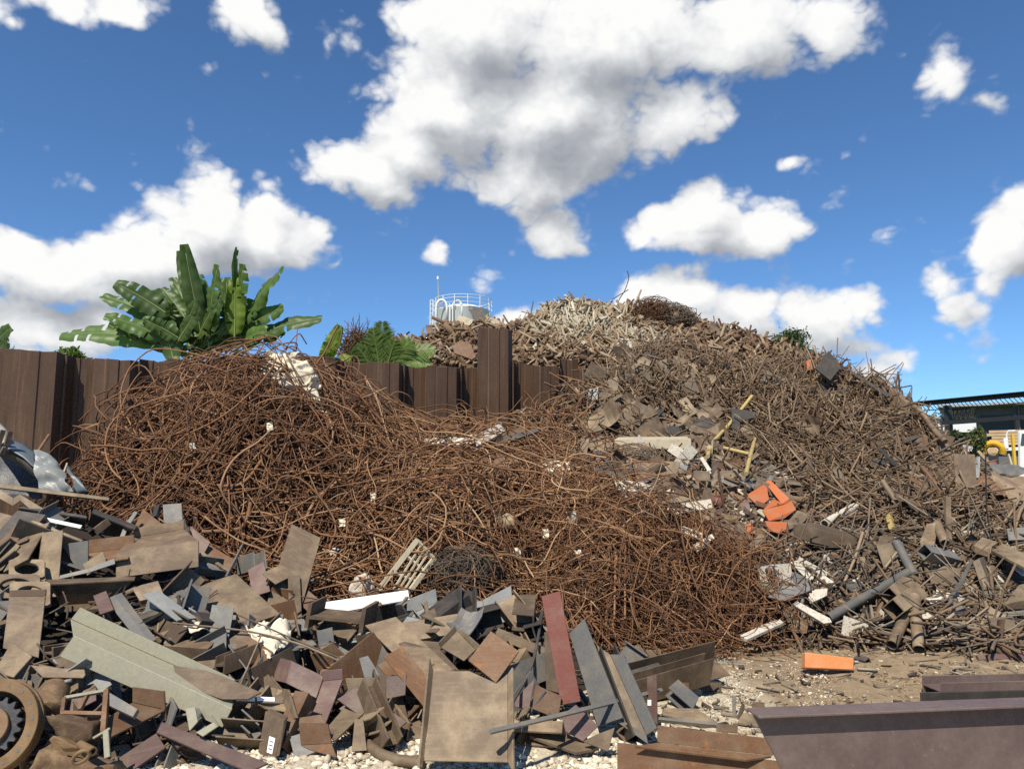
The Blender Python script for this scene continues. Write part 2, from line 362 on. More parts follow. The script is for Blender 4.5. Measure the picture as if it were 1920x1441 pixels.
HR = heap([(150,860,9.2),(200,805,9.7),(300,745,10.3),(400,722,10.5),(540,690,10.4),(640,725,10.5),(740,795,10.9),(850,805,11.5),(950,795,12),(1010,765,12.6),
  (180,935,8.7),(300,900,8.6),(450,850,8.7),(600,880,8.7),(750,900,9.1),(900,880,9.7),(1050,890,9.8),(1200,930,9.3),(1300,985,9.0),(1400,1025,8.8),(1470,1070,8.5),
  (350,1000,8.1),(500,1060,7.8),(650,1080,7.7),(800,1000,8.1),(1000,1020,8.1),(1150,1080,7.8),(1300,1130,7.8),(1430,1140,7.8),(600,1120,7.4),(1000,1140,7.3),(1150,1195,7.3),(1300,1225,7.35),(1420,1205,7.6)],
  [(-5.9,9.6,.6),(-4.5,11.6,1.9),(-3,12,2.3),(-1,13,1.8),(2.4,6.9,-.4),(0.8,6.6,-.2),(3.3,7.9,-.3),(-2.5,7.0,.2),(3.2,9.5,.6)])
HB = heap([(1000,775,13.5),(1110,725,14.5),(1180,668,15.5),(1300,668,16),(1420,692,16),(1540,690,15.5),(1640,722,15),(1720,775,14.5),(1790,835,13.5),(1850,895,12.5),(1920,935,12),
  (1100,800,12.2),(1250,760,13.2),(1400,780,13.2),(1550,800,12.7),(1650,830,12.4),(1760,900,11.6),(1100,870,11),(1250,870,11),(1400,900,10.6),(1550,920,10.6),(1700,940,10.3),(1850,970,10),(1960,985,10),
  (1400,1000,9.5),(1550,1020,9.3),(1700,1040,9.0),(1900,1050,8.8),(1500,1120,8.4),(1700,1130,8.2),(1900,1130,8.1),(2000,1120,8.1),(1480,1190,7.95),(1600,1212,7.7),(1700,1216,7.6),(1900,1222,7.5),(2000,1222,7.5)],
  [(1.5,16,2.4),(3.5,18.5,2.8),(6,18.5,2.6),(9,18,0.8),(9.5,15.5,0.4),(10.5,13,0.1),(3.0,8.3,.1),(3.6,7.2,-.2),(5.5,6.9,-.25),(7.5,6.9,-.25),(8.6,9.2,.4),(9.4,11,.5),(2.2,10.2,1.2)])
HK = heap([(690,668,20.5),(780,642,21),(860,613,21.5),(910,608,21.6),(960,614,22),(1060,574,23),(1150,584,23),(1250,588,22.5),(1320,604,22),(1400,638,21.5),(1480,664,21),(1560,692,20.5),
  (780,690,19.3),(950,690,19.3),(1100,690,19.3),(1200,660,19.5),(1300,660,19.5),(1450,690,19.5),(1120,630,21),(1250,630,21),(900,650,20.3)],
  [(-5,19,1.5),(-5,22,1.8),(-3,25,2.5),(0,27,3),(3,27,3.5),(6,26,3),(9,24,2),(10,20,1.5),(-2,17.6,2.0),(1,17.6,2.2),(4,18,3.0)], reach=1.8, far=3.2)
def lumps(seed, cell, amp):
    r = np.random.default_rng(seed); k = max(1, int(cell / .1)); a = r.normal(size=(YY.shape[0] // k + 3, YY.shape[1] // k + 3)); fy = np.arange(YY.shape[0]) / k; fx = np.arange(YY.shape[1]) / k
    j = fy.astype(int); i = fx.astype(int); sy = fy - j; sx = fx - i; sy = (sy * sy * (3 - 2 * sy))[:, None]; sx = sx * sx * (3 - 2 * sx)
    A = lambda dj, di: a[np.ix_(j + dj, i + di)]
    return amp * ((A(0, 0) * (1 - sx) + A(0, 1) * sx) * (1 - sy) + (A(1, 0) * (1 - sx) + A(1, 1) * sx) * sy)
for u_, v_, y_, am_, rd_ in ((610, 970, 8.3, -.45, .45), (470, 1010, 8.1, -.35, .4), (860, 930, 9.0, .28, .6), (1010, 1015, 8.1, -.4, .4), (1230, 1060, 8.1, .22, .5), (770, 850, 9.8, -.3, .45), (800, 1090, 7.6, -.3, .35), (420, 830, 9.0, .2, .6)):
    p_ = W(u_, v_, y_); HR = HR + am_ * np.exp(-((XX - p_[0]) ** 2 + (YY - p_[1]) ** 2) / rd_ ** 2)
HR = HR + lumps(5, .8, .10) + lumps(6, .4, .05); HB = HB + lumps(7, 1.3, .12) + lumps(8, .6, .08); HK = HK + lumps(9, 1.2, .09) + lumps(10, .5, .07); HF = HF + lumps(12, .5, .03)
GH = 0.02 * np.sin(XX * 1.7 + YY) + 0.02 * np.sin(XX * .9 - YY * 2.1)
ALLH = np.maximum.reduce([HF, HR, HB, HK, GH])
def sample(Hg, x, y):
    fx = np.clip((np.asarray(x) - GX[0]) / 0.1, 0, len(GX) - 1.001); fy = np.clip((np.asarray(y) - GY[0]) / 0.1, 0, len(GY) - 1.001)
    i = fx.astype(int); j = fy.astype(int); a = fx - i; b = fy - j
    return (Hg[j, i] * (1 - a) + Hg[j, i + 1] * a) * (1 - b) + (Hg[j + 1, i] * (1 - a) + Hg[j + 1, i + 1] * a) * b
def grad_n(Hg, x, y):
    gx = (sample(Hg, x + .12, y) - sample(Hg, x - .12, y)) / .24; gy = (sample(Hg, x, y + .12) - sample(Hg, x, y - .12)) / .24
    n = np.stack([-gx, -gy, np.ones_like(gx)], -1); return n / np.linalg.norm(n, axis=-1, keepdims=True)
def cast(u, v, Hg=None, y0=3.4, y1=31.5, step=0.03):
    """where the sight line of photo point (u, v) meets a heap; NaN where it meets none"""
    Hg = ALLH if Hg is None else Hg
    u = np.atleast_1d(np.asarray(u, float)); v = np.atleast_1d(np.asarray(v, float))
    a = (u - 960) / F; b = (720.5 - v) / F; c, s = math.cos(PITCH), math.sin(PITCH)
    D = np.stack([a, c - b * s, s + b * c], 1); D /= D[:, 1:2]
    hit = np.full(len(u), np.nan)
    for Y in np.arange(y0, y1, step):
        z = CAMZ + D[:, 2] * Y
        m = np.isnan(hit) & (z <= sample(Hg, D[:, 0] * Y, np.full(len(u), Y)))
        hit[m] = Y
    return np.stack([D[:, 0] * hit, hit, CAMZ + D[:, 2] * hit], 1)
def rough_grid(Hg, rec, amp, seed):
    r = np.random.default_rng(seed); a = r.normal(size=XX.shape)
    for _ in range(2): a = (a + np.roll(a, 1, 0) + np.roll(a, -1, 0) + np.roll(a, 1, 1) + np.roll(a, -1, 1)) / 5
    return Hg - rec + a / a.std() * amp
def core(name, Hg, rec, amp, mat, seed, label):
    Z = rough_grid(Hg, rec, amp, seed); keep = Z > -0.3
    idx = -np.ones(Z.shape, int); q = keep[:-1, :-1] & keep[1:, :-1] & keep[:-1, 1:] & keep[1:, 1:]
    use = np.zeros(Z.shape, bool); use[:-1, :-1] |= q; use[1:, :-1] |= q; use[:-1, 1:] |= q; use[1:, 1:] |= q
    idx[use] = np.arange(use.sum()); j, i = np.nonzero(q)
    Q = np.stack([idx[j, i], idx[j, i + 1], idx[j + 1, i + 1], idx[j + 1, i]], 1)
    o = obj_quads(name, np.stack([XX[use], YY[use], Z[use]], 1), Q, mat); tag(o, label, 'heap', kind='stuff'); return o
core('scrap_fines', HF, 0.27, 0.03, M['core'], 1, 'packed fines coloured dark for gap shade under the foreground steel offcuts')
core('rust_fines', HR, 0.60, 0.05, M['core'], 2, 'rust fines coloured dark for shade deep inside the rebar tangle')
core('heap_fines', HB, 0.20, 0.05, M['core'], 3, 'packed fines coloured dark for gap shade under the brown scrap bars')
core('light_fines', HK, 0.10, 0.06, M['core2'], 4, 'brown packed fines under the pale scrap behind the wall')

# ------------------------------------------------------------------ ground
def make_ground():
    m, n, b = newmat('yard earth and crushed limestone', 0.95)
    tc = n.n('TexCoord'); p = tc.outputs['Object']
    n1 = n.noise(p, 1.1, 6, 0.6); n2 = n.noise(p, 9, 8, 0.7); n3 = n.noise(p, 45, 6, 0.7); n4 = n.noise(p, 0.25, 4, .6)
    dirt = n.ramp(n.math('ADD', n.math('MULTIPLY', n2.outputs['Fac'], .6), n.math('MULTIPLY', n3.outputs['Fac'], .4)), [(.3, (.15, .105, .060)), (.5, (.255, .185, .110)), (.7, (.36, .275, .175))])
    lime = n.ramp(n3.outputs['Fac'], [(.35, (.34, .28, .19)), (.65, (.60, .53, .40))])
    geo = n.n('NewGeometry'); sp = n.n('SeparateXYZ'); n.l(geo.outputs['Position'], sp.inputs[0])
    near = n.math('ADD', n.smooth(sp.outputs[0], 2.6, 1.2), n.math('MULTIPLY', n.math('SUBTRACT', n1.outputs['Fac'], .5), 1.6))
    c = n.mix(n.smooth(near, .35, .75), dirt, lime)
    grass = n.ramp(n2.outputs['Fac'], [(.35, (.035, .05, .015)), (.65, (.10, .11, .04))])
    c = n.mix(n.math('MULTIPLY', n.smooth(n1.outputs['Fac'], .55, .72), .45), c, (.10, .072, .045)); c = n.mix(n.smooth(sp.outputs[1], 20., 26.), c, grass)
    n.l(c, b.inputs['Base Color'])
    bp = n.n('Bump'); bp.inputs['Strength'].default_value = .7; bp.inputs['Distance'].default_value = .03
    n.l(n.math('ADD', n2.outputs['Fac'], n.math('MULTIPLY', n3.outputs['Fac'], .5)), bp.inputs['Height']); n.l(bp.outputs[0], b.inputs['Normal'])
    xs = np.concatenate([[-3000, -400, -60], np.arange(-10, 12.01, .15), [60, 400, 3000]]); ys = np.concatenate([[-300, -40], np.arange(0, 16.01, .15), [30, 90, 400, 4000]])
    X, Y = np.meshgrid(xs, ys); r = np.random.default_rng(3).normal(size=X.shape) * .012
    Z = 0.02 * np.sin(X * 1.7 + Y) + 0.02 * np.sin(X * .9 - Y * 2.1) + r
    Z[(np.abs(X) > 20) | (Y > 20) | (Y < -2)] = 0
    k = len(xs); j, i = np.meshgrid(np.arange(len(ys) - 1), np.arange(k - 1), indexing='ij'); j = j.ravel(); i = i.ravel()
    o = obj_quads('ground', np.stack([X.ravel(), Y.ravel(), Z.ravel()], 1), np.stack([j * k + i, j * k + i + 1, (j + 1) * k + i + 1, (j + 1) * k + i], 1), m, smooth=True)
    tag(o, 'tan dirt yard with cream crushed limestone near the offcuts', 'ground', kind='structure')
    o.location.z += 0  # origin stays at the sheet's centre
make_ground()
def rocks(name, u0, v0, u1, v1, n, smin, smax, mat, label, seed, maxh=.12):
    r = np.random.default_rng(seed); bm = bmesh.new(); bmesh.ops.create_icosphere(bm, subdivisions=1, radius=1)
    B = np.array([v.co for v in bm.verts]); T = np.array([[v.index for v in f.verts] for f in bm.faces]); bm.free()
    P = cast(r.uniform(u0, u1, n), v1 + (v0 - v1) * r.random(n) ** 1.0, GH); P = P[~np.isnan(P[:, 0])]
    hz = np.maximum.reduce([sample(HF, P[:, 0], P[:, 1]), sample(HR, P[:, 0], P[:, 1]), sample(HB, P[:, 0], P[:, 1])]); P = P[hz < maxh]
    n = len(P); s = smin * (smax / smin) ** (r.random(n) ** 2.2)
    V = B[None] * (1 + r.normal(size=(n, len(B), 1)) * .30) * s[:, None, None] * r.uniform([.8, .8, .45], [1.5, 1.2, .9], (n, 3))[:, None]
    a = r.uniform(0, 6.28, n); ca, sa = np.cos(a)[:, None], np.sin(a)[:, None]
    V = np.stack([V[..., 0] * ca - V[..., 1] * sa, V[..., 0] * sa + V[..., 1] * ca, V[..., 2]], -1)
    P[:, 2] += s * .25; V += P[:, None]
    o = obj_quads(name, V.reshape(-1, 3), (T[None] + (np.arange(n) * len(B))[:, None, None]).reshape(-1, 3), mat, np.repeat(r.random(n), len(B)))
    tag(o, label, 'rubble', kind='stuff'); return o
rocks('limestone_rubble', 250, 1330, 1260, 1460, 9000, .006, .030, M['rubble'], 'cream crushed limestone along the front of the offcut heap', 11, .30)
rocks('limestone_gravel', 1180, 1230, 1560, 1345, 2600, .004, .013, M['rubble'], 'loose cream limestone chips beside the long purple girder', 12)
rocks('dirt_clods', 1240, 1200, 2000, 1420, 5200, .004, .018, M['clods'], 'tan dirt clods and pebbles around the orange block', 13)

# ------------------------------------------------------------------ labels that single a piece out by what it lies beside
LAND = [  # photo point and phrase of things one can find
 (540,720,'the cream cloth on the tangle'),(755,1060,'the pale barred grate'),(948,978,'the ochre stone'),(1040,874,'the concrete chunk'),(860,818,'the white boards below the wall'),
 (925,650,'the tall sheet pile'),(350,590,'the banana clump'),(90,880,'the crumpled silver fender'),(100,700,'the shadowed end of the wall'),(680,745,'the bare wall recess'),
 (670,1118,'the white steel plank'),(860,1140,'the galvanised H-beam'),(1050,1215,'the upright red plate'),(1150,1270,'the leaning grey H-beam'),(880,1340,'the big brown channel'),
 (945,1230,'the square tan plate'),(270,1240,'the sage green angle'),(445,1125,'the big tan slab'),(295,1048,'the long brown box beam'),(170,1110,'the long dark I-beam'),
 (50,1170,'the tall curled brown plate'),(15,1360,'the ochre ring gear'),(140,1380,'the rusted casting'),(280,1315,'the rusty stepped bracket'),(400,1400,'the purple angle'),
 (475,1310,'the white stickered beam'),(505,1380,'the dark tube with a label'),(570,1270,'the purple flanged beam'),(660,1330,'the rusty gold channel'),(595,1390,'the upright gold plate'),
 (740,1410,'the curved tan pipe'),(1085,1330,'the thin grey flat bar'),(1030,1310,'the rust blotched plate'),(1320,1380,'the rusty orange angle'),(1720,1390,'the long purple girder'),
 (1555,1240,'the orange block'),(1630,1115,'the long slanted pipe'),(1718,1165,'the upright tan pipe'),(1685,1145,'the open square tube'),(1843,1092,'the leaning brown channel'),
 (1560,1000,'the long brown box section'),(1450,950,'the orange boxes'),(1580,960,'the peeling white pole'),(1425,890,'the slatted grille'),(1370,800,'the bent yellow pipe'),
 (1225,832,'the cream lintel'),(1310,780,'the wide brown plate'),(1187,860,'the grey wire mesh'),(1555,690,'the dark panel on the ridge'),(1690,750,'the open dark box'),
 (1705,935,'the bent yellow strip'),(1780,975,'the brown post'),(1880,930,'the torn rust sheet'),(1340,945,'the pink drum'),(500,1010,'the thick bent orange bar'),
 (1090,600,'the white sticks on the summit'),(870,655,'the rusty hood'),(1180,643,'the white board on the back heap'),(865,575,'the white silo'),(1300,600,'the brown wire ball'),(1490,650,'the far green tree'),
 (1400,630,'the dark sheets on the ridge'),(220,960,'the black box channel'),(90,960,'the bright white strip'),(60,1080,'the holed skeleton plate'),
]
USED = {}
def where(u, v, skip=0):
    d = sorted(LAND, key=lambda L: math.hypot(L[0] - u, (L[1] - v) * 1.15))
    L = d[skip]; du, dv = u - L[0], v - L[1]
    r = math.hypot(du, dv)
    if abs(dv) > abs(du) * .8: rel = 'above' if dv < 0 else 'below'
    else: rel = 'beside'
    q = 'just ' if r < 60 else ('well ' if r > 150 and rel != 'beside' else '')
    if rel == 'beside': q = 'close ' if r < 60 else ''
    return (q + rel + ' ' + L[2]).strip(), L[2]
def label(adjs, noun, verb, u, v):
    tries = []
    for s in (0, 1, 2, 3):
        w, L = where(u, v, s)
        for a in adjs: tries.append(f'{a} {noun} {verb} {w}')
    a0, b0, c0 = where(u, v, 0)[1], where(u, v, 1)[1], where(u, v, 2)[1]
    for a in adjs: tries += [f'{a} {noun} between {a0} and {b0}', f'{a} {noun} between {a0} and {c0}', f'{a} {noun} between {b0} and {c0}']
    for t in tries:
        t = ' '.join(t.split())
        if t not in USED and 4 <= len(t.split()) <= 16: USED[t] = 1; return t
    t = ' '.join(tries[0].split()); return t
def px_of(P):
    P = np.asarray(P, float) - [0, 0, CAMZ]; c, s = math.cos(PITCH), math.sin(PITCH)
    z = P[..., 1] * c + P[..., 2] * s; y = -P[..., 1] * s + P[..., 2] * c
    return 960 + F * P[..., 0] / z, 720.5 - F * y / z

# ------------------------------------------------------------------ sheet pile wall
WA = W(105, 680, 12.4); WB = W(860, 690, 15.4); wd = np.array([WB[0] - WA[0], WB[1] - WA[1], 0]); wl = np.linalg.norm(wd); wd /= wl; wn = np.array([wd[1], -wd[0], 0])
def wall_at(u, back=0.0):
    """point of the wall's front line seen at photo column u"""
    a = ray(u, 700); a = a[:2] / a[1]; A = np.array([[a[0], -wd[0]], [a[1], -wd[1]]]); o = WA[:2] - wn[:2] * back
    k, t = np.linalg.solve(A, o); return np.array([o[0] + wd[0] * t, o[1] + wd[1] * t, 0]), t
def top_z(u, v, back):
    p, t = wall_at(u, back); d = ray(u, v); return CAMZ + d[2] * p[1] / d[1]
def make_wall():
    root = empty('sheet_pile_wall', (WA[0], WA[1], 0))
    tag(root, 'dark brown steel sheet pile wall of uneven height behind the scrap', 'wall')
    dep = 0.36
    # front pans: left and right edge columns in the photograph and the row of the top edge; back pans between them
    pans = [('f', -470, -380, 648), ('b', -350, -322, 648), ('f', -290, -205, 650), ('b', -175, -148, 650), ('f', -120, -50, 652), ('b', -28, -2, 652), ('f', 2, 104, 657), ('b', 140, 168, 671), ('f', 176, 243, 673), ('b', 276, 306, 677), ('f', 313, 373, 674), ('b', 400, 428, 672), ('f', 436, 500, 668), ('b', 524, 552, 668),
            ('f', 560, 628, 668), ('b', 648, 686, 680), ('f', 690, 748, 679), ('b', 765, 798, 688), ('f', 801, 856, 687), ('b', 870, 893, 690), ('f', 898, 953, 615), ('b', 968, 992, 682), ('f', 995, 1048, 687), ('b', 1052, 1082, 674), ('f', 1086, 1140, 697), ('b', 1152, 1176, 700), ('f', 1182, 1235, 700), ('b', 1246, 1268, 702), ('f', 1274, 1325, 702)]
    xs = []
    for kind, a, b, v in pans:
        bk = 0 if kind == 'f' else dep
        pa, ta = wall_at(a, bk); pb, tb = wall_at(b, bk); xs.append((kind, ta, tb, top_z((a + b) / 2, v, bk)))
    th = 0.012
    for i, (kind, ta, tb, z) in enumerate(xs):
        bk = 0 if kind == 'f' else -dep
        # half webs reach the interlock midway to the neighbours; every pile is one bent sheet
        l = (xs[i - 1][2], -dep if kind == 'f' else 0) if i else None
        r = (xs[i + 1][1], -dep if kind == 'f' else 0) if i < len(xs) - 1 else None
        pl = []
        if l: pl.append(((l[0] + ta) / 2, (l[1] + bk) / 2))
        rib = 0.018 if kind == 'f' else -0.018
        w = tb - ta
        pl += [(ta, bk), (ta + w * .30, bk), (ta + w * .33, bk + rib), (ta + w * .67, bk + rib), (ta + w * .70, bk), (tb, bk)]
        if r: pl.append(((r[0] + tb) / 2, (r[1] + bk) / 2))
        front = [WA + wd * t + wn * o for t, o in pl]; bck = [p - wn * th for p in front]
        V = []; Fc = []; n = len(pl); rows = 6
        rr = random.Random(i)
        for k in range(rows):
            zz = -0.3 + (z + .3) * k / (rows - 1)
            for p in front + bck:
                q = np.array([p[0], p[1], zz]); q[:2] += wn[:2] * rr.uniform(-.004, .004)
                if k == rows - 1: q[2] += rr.uniform(-.018, .018)
                V.append(q)
        for k in range(rows - 1):
            for j in range(n - 1):
                Fc.append([k * 2 * n + j, k * 2 * n + j + 1, (k + 1) * 2 * n + j + 1, (k + 1) * 2 * n + j])
                Fc.append([k * 2 * n + n + j, (k + 1) * 2 * n + n + j, (k + 1) * 2 * n + n + j + 1, k * 2 * n + n + j + 1])
            for j in (0, n - 1):
                Fc.append([k * 2 * n + j, (k + 1) * 2 * n + j, (k + 1) * 2 * n + n + j, k * 2 * n + n + j][::(1 if j else -1)])
        o = (rows - 1) * 2 * n
        for j in range(n - 1): Fc.append([o + j, o + j + 1, o + n + j + 1, o + n + j])
        obj('sheet_pile', V, Fc, M['pile'], root)
    # interlock beads down every joint
    for i in range(len(xs) - 1):
        bk0 = 0 if xs[i][0] == 'f' else -dep; t = (xs[i][2] + xs[i + 1][1]) / 2; p = WA + wd * t - wn * (dep / 2 - .02); z = min(xs[i][3], xs[i + 1][3])
        MB().bar((p[0], p[1], -.3), (p[0], p[1], z - .005), .045, .045, wn).build('interlock', M['pile'], root, bevel=.01)
make_wall()

# ------------------------------------------------------------------ tangles and heaps of bars
def inpoly(u, v, poly):
    c = np.zeros(len(u), bool); n = len(poly)
    for i in range(n):
        (x1, y1), (x2, y2) = poly[i], poly[(i + 1) % n]
        if y1 == y2: continue
        c ^= ((y1 > v) != (y2 > v)) & (u < (x2 - x1) * (v - y1) / (y2 - y1) + x1)
    return c
def scatter(poly, n, Hg, r):
    P = np.array(poly); lo, hi = P.min(0), P.max(0); out = []
    while sum(len(o) for o in out) < n:
        u = r.uniform(lo[0], hi[0], n * 2); v = r.uniform(lo[1], hi[1], n * 2); k = inpoly(u, v, poly)
        h = cast(u[k], v[k], Hg, 4.0, 27, .06); out.append(h[~np.isnan(h[:, 0])])
    return np.concatenate(out)[:n]
def unit(a): return a / np.maximum(1e-9, np.linalg.norm(a, axis=-1, keepdims=True))
def sweep(P, rad, k=5, flat=1.0, r=None):
    """tubes along paths P (R, N, 3); returns vertices and quads, ends closed"""
    R, n, _ = P.shape; T = unit(np.gradient(P, axis=1))
    r = r or np.random.default_rng(1)
    x = unit(np.cross(T[:, 0], unit(r.normal(size=(R, 3))))); X = np.empty_like(P); Yv = np.empty_like(P)
    for i in range(n):
        x = unit(x - T[:, i] * (x * T[:, i]).sum(-1, keepdims=True)); X[:, i] = x; Yv[:, i] = np.cross(T[:, i], x)
    a = np.arange(k) * 2 * math.pi / k + math.pi / k
    V = P[:, :, None] + rad[:, None, None, None] * (np.cos(a)[None, None, :, None] * X[:, :, None] + flat_(flat, R) * np.sin(a)[None, None, :, None] * Yv[:, :, None])
    V = V.reshape(-1, 3)
    i, j = np.meshgrid(np.arange(n - 1), np.arange(k), indexing='ij'); j2 = (j + 1) % k
    q = np.stack([i * k + j, i * k + j2, (i + 1) * k + j2, (i + 1) * k + j], -1).reshape(-1, 4)
    if k == 4:
        q = np.concatenate([q, [[3, 2, 1, 0]], [[(n - 1) * k + m for m in range(4)]]])
    else:
        e = (n - 1) * k; q = np.concatenate([q, [[3, 2, 1, 0], [4, 3, 0, 0][:3] + [0]], [[e, e + 1, e + 2, e + 3]]])
        q = q[[len(set(z)) == 4 for z in q.tolist()]]
    Q = (q[None] + (np.arange(R) * n * k)[:, None, None]).reshape(-1, 4)
    return V, Q
def flat_(f, R): return np.broadcast_to(np.asarray(f, float), (R,))[:, None, None, None]
def rod_paths(S, L, N_, Hg, off, r, curl=.5, bend=.12, pull=.75, wander=.10):
    """bent rods that creep over a heap's surface, dipping in and out of it"""
    R = len(S); p = S.copy(); nn = grad_n(Hg, p[:, 0], p[:, 1])
    d = r.normal(size=(R, 3)); d = unit(d - nn * (d * nn).sum(-1, keepdims=True))
    out = np.empty((R, N_, 3)); s = (L / (N_ - 1))[:, None]; ax = unit(nn + .5 * r.normal(size=(R, 3))); cur = r.normal(size=(R, 1)) * curl * .35
    o = off.copy(); p = p + nn * o[:, None]
    for i in range(N_):
        out[:, i] = p
        hook = r.random((R, 1)) < bend; ang = cur + hook * r.choice([-1, 1], (R, 1)) * r.uniform(.5, 1.5, (R, 1))
        ca, sa = np.cos(ang), np.sin(ang)
        d = d * ca + np.cross(ax, d) * sa + ax * (ax * d).sum(-1, keepdims=True) * (1 - ca); d = unit(d + r.normal(size=(R, 3)) * .05)
        ax = np.where(hook, unit(nn + 1.2 * r.normal(size=(R, 3))), ax)
        o = o + r.normal(size=R) * wander
        p = p + d * s; nn = grad_n(Hg, p[:, 0], p[:, 1])
        err = (p[:, 2] - sample(Hg, p[:, 0], p[:, 1])) * nn[:, 2] - np.clip(o, off - .3, off + .25); p = p - nn * (err * pull * .5)[:, None]; d = unit(d - nn * ((d * nn).sum(-1) * .35)[:, None])
    return out
def round_off(P, m=2):
    """soften the bends a little"""
    for _ in range(m):
        Q = P.copy(); Q[:, 1:-1] = .25 * P[:, :-2] + .5 * P[:, 1:-1] + .25 * P[:, 2:]; P = Q
    return P
RA = [(150, 865), (200, 800), (300, 738), (420, 705), (540, 680), (650, 715), (740, 790), (720, 900), (680, 1100), (500, 1068), (340, 1000), (180, 930)]
RB = [(640, 720), (760, 798), (950, 785), (1040, 770), (1130, 850), (1200, 930), (1130, 1010), (900, 1130), (640, 1105)]
RC = [(1030, 880), (1200, 930), (1310, 985), (1470, 1060), (1430, 1205), (1290, 1232), (1150, 1200), (980, 1160), (900, 1060)]
def rebar():
    r = np.random.default_rng(21); V = []; Q = []; T = []; nb = 0
    def addp(P, rad, tone):
        nonlocal nb
        v, q = sweep(P, rad, 5, 1.0, r); V.append(v); Q.append(q + nb); nb += len(v); T.append(np.repeat(tone, P.shape[1] * 5))
    for poly, n, rl, ll, tn in ((RA, 2100, (.004, .0095), (.9, 2.8), .38), (RB, 2300, (.0035, .009), (.7, 2.4), .60), (RC, 2700, (.0028, .006), (.5, 1.7), .42)):
        S = scatter(poly, n, HR, r); L = r.uniform(*ll, n); off = .05 - .62 * r.random(n) ** 1.4
        P = round_off(rod_paths(S, L, 18, HR, off, r, .28, .12), 1); addp(P, rl[0] + (rl[1] - rl[0]) * r.random(n) ** 1.6, np.clip(r.normal(tn, .2, n), 0, 1))
    # the hidden back and flanks of the tangle
    x = r.uniform(-6, 3.4, 900); y = r.uniform(7, 13, 900); z = sample(HR, x, y); k = z > .2
    S = np.stack([x, y, z], 1)[k]; n = len(S); P = round_off(rod_paths(S, r.uniform(1, 2.6, n), 14, HR, r.uniform(-.2, .05, n), r, .6, .12), 1)
    addp(P, r.uniform(.007, .012, n), np.clip(r.normal(.45, .2, n), 0, 1))
    o = obj_quads('rebar_tangle', np.concatenate(V), np.concatenate(Q), M['rebar'], np.concatenate(T), smooth=True)
    tag(o, 'dense mass of thin rusty reinforcing bars below the wall', 'rebar', 'loose reinforcing bars of the tangle', 'stuff')
    # the outermost bars, each an object of its own
    for poly, n, rl, ll, tn in ((RA, 120, (.0055, .0115), (1.4, 3.0), .5), (RB, 100, (.005, .010), (1.0, 2.6), .72), (RC, 75, (.004, .007), (.8, 1.9), .55)):
        S = scatter(poly, n, HR, r); P = round_off(rod_paths(S, r.uniform(*ll, n), 22, HR, r.uniform(.04, .11, n), r, .55, .11, wander=.05), 1)
        rad = r.uniform(*rl, n); tone = np.clip(r.normal(tn, .2, n), 0, 1)
        for i in range(n):
            v, q = sweep(P[i:i + 1], rad[i:i + 1], 6, 1.0, r)
            b = obj_quads('reinforcing_bar', v, q, M['rebar'], np.full(len(v), tone[i]), smooth=True)
            u0, v0 = px_of(P[i]); ln = 'long' if np.ptp(u0) + np.ptp(v0) > 260 else 'short'; st = np.linalg.norm(P[i, -1] - P[i, 0]) / np.linalg.norm(np.diff(P[i], axis=0), axis=1).sum()
            sh = 'straight' if st > .9 else ('curved' if st > .6 else 'hooked')
            cl = 'pale' if tone[i] > .72 else ('dark' if tone[i] < .35 else 'orange brown')
            tag(b, label([f'{ln} {sh} {cl}', f'{sh} {cl} rusty', f'{ln} thin {sh} {cl}'], 'reinforcing bar', 'lying', u0.mean(), v0.mean()), 'rebar', 'loose reinforcing bars of the tangle')
    # bars that stick out of the tangle against wall and sky
    spec = [([(620, 720), (690, 752), (716, 790)], .011), ([(300, 720), (330, 705), (380, 720), (420, 738)], .012), ([(225, 810), (228, 775), (250, 757), (270, 757)], .011), ([(640, 800), (700, 745), (722, 740), (760, 790)], .010), ([(540, 690), (556, 640), (558, 610)], .008),
            ([(470, 690), (520, 645), (560, 640), (552, 665)], .009), ([(500, 700), (560, 620), (575, 645)], .008), ([(580, 700), (610, 660), (625, 625), (633, 612)], .012), ([(310, 735), (306, 708), (330, 690), (395, 688)], .010), ([(275, 800), (265, 765), (247, 735)], .009),
            ([(390, 720), (440, 690), (470, 672), (520, 668)], .010), ([(560, 690), (600, 668), (640, 640), (640, 610)], .008), ([(690, 790), (740, 730), (770, 742), (778, 770)], .010), ([(1085, 740), (1060, 715), (1030, 698)], .012), ([(1130, 728), (1095, 717), (1055, 705)], .017), ([(305, 760), (280, 738), (262, 737), (243, 742)], .011)]
    for i, (pts, rad) in enumerate(spec):
        Y = [9.9, 11, 9.4, 11, 10.3, 10, 10.1, 10.2, 10.2, 9.8, 10.2, 10.3, 11, 12.8, 13.2, 9.8][i]; C = np.array([W(u, v, Y + .12 * k) for k, (u, v) in enumerate(pts)])
        tt = np.linspace(0, 1, 16); kn = np.linspace(0, 1, len(C)); P = np.stack([np.interp(tt, kn, C[:, a]) for a in range(3)], 1)[None]; P = round_off(P, 3)
        v, q = sweep(P, np.array([rad]), 6, 1.0, r); b = obj_quads('reinforcing_bar', v, q, M['rebar'], np.full(len(v), .45 + .04 * (i % 5)), smooth=True)
        tag(b, label(['bent rusty', 'thin bent rusty', 'kinked rusty', 'long kinked'], 'bar', 'sticking up', pts[-1][0], pts[-1][1]), 'rebar', 'bars sticking out of the tangle')
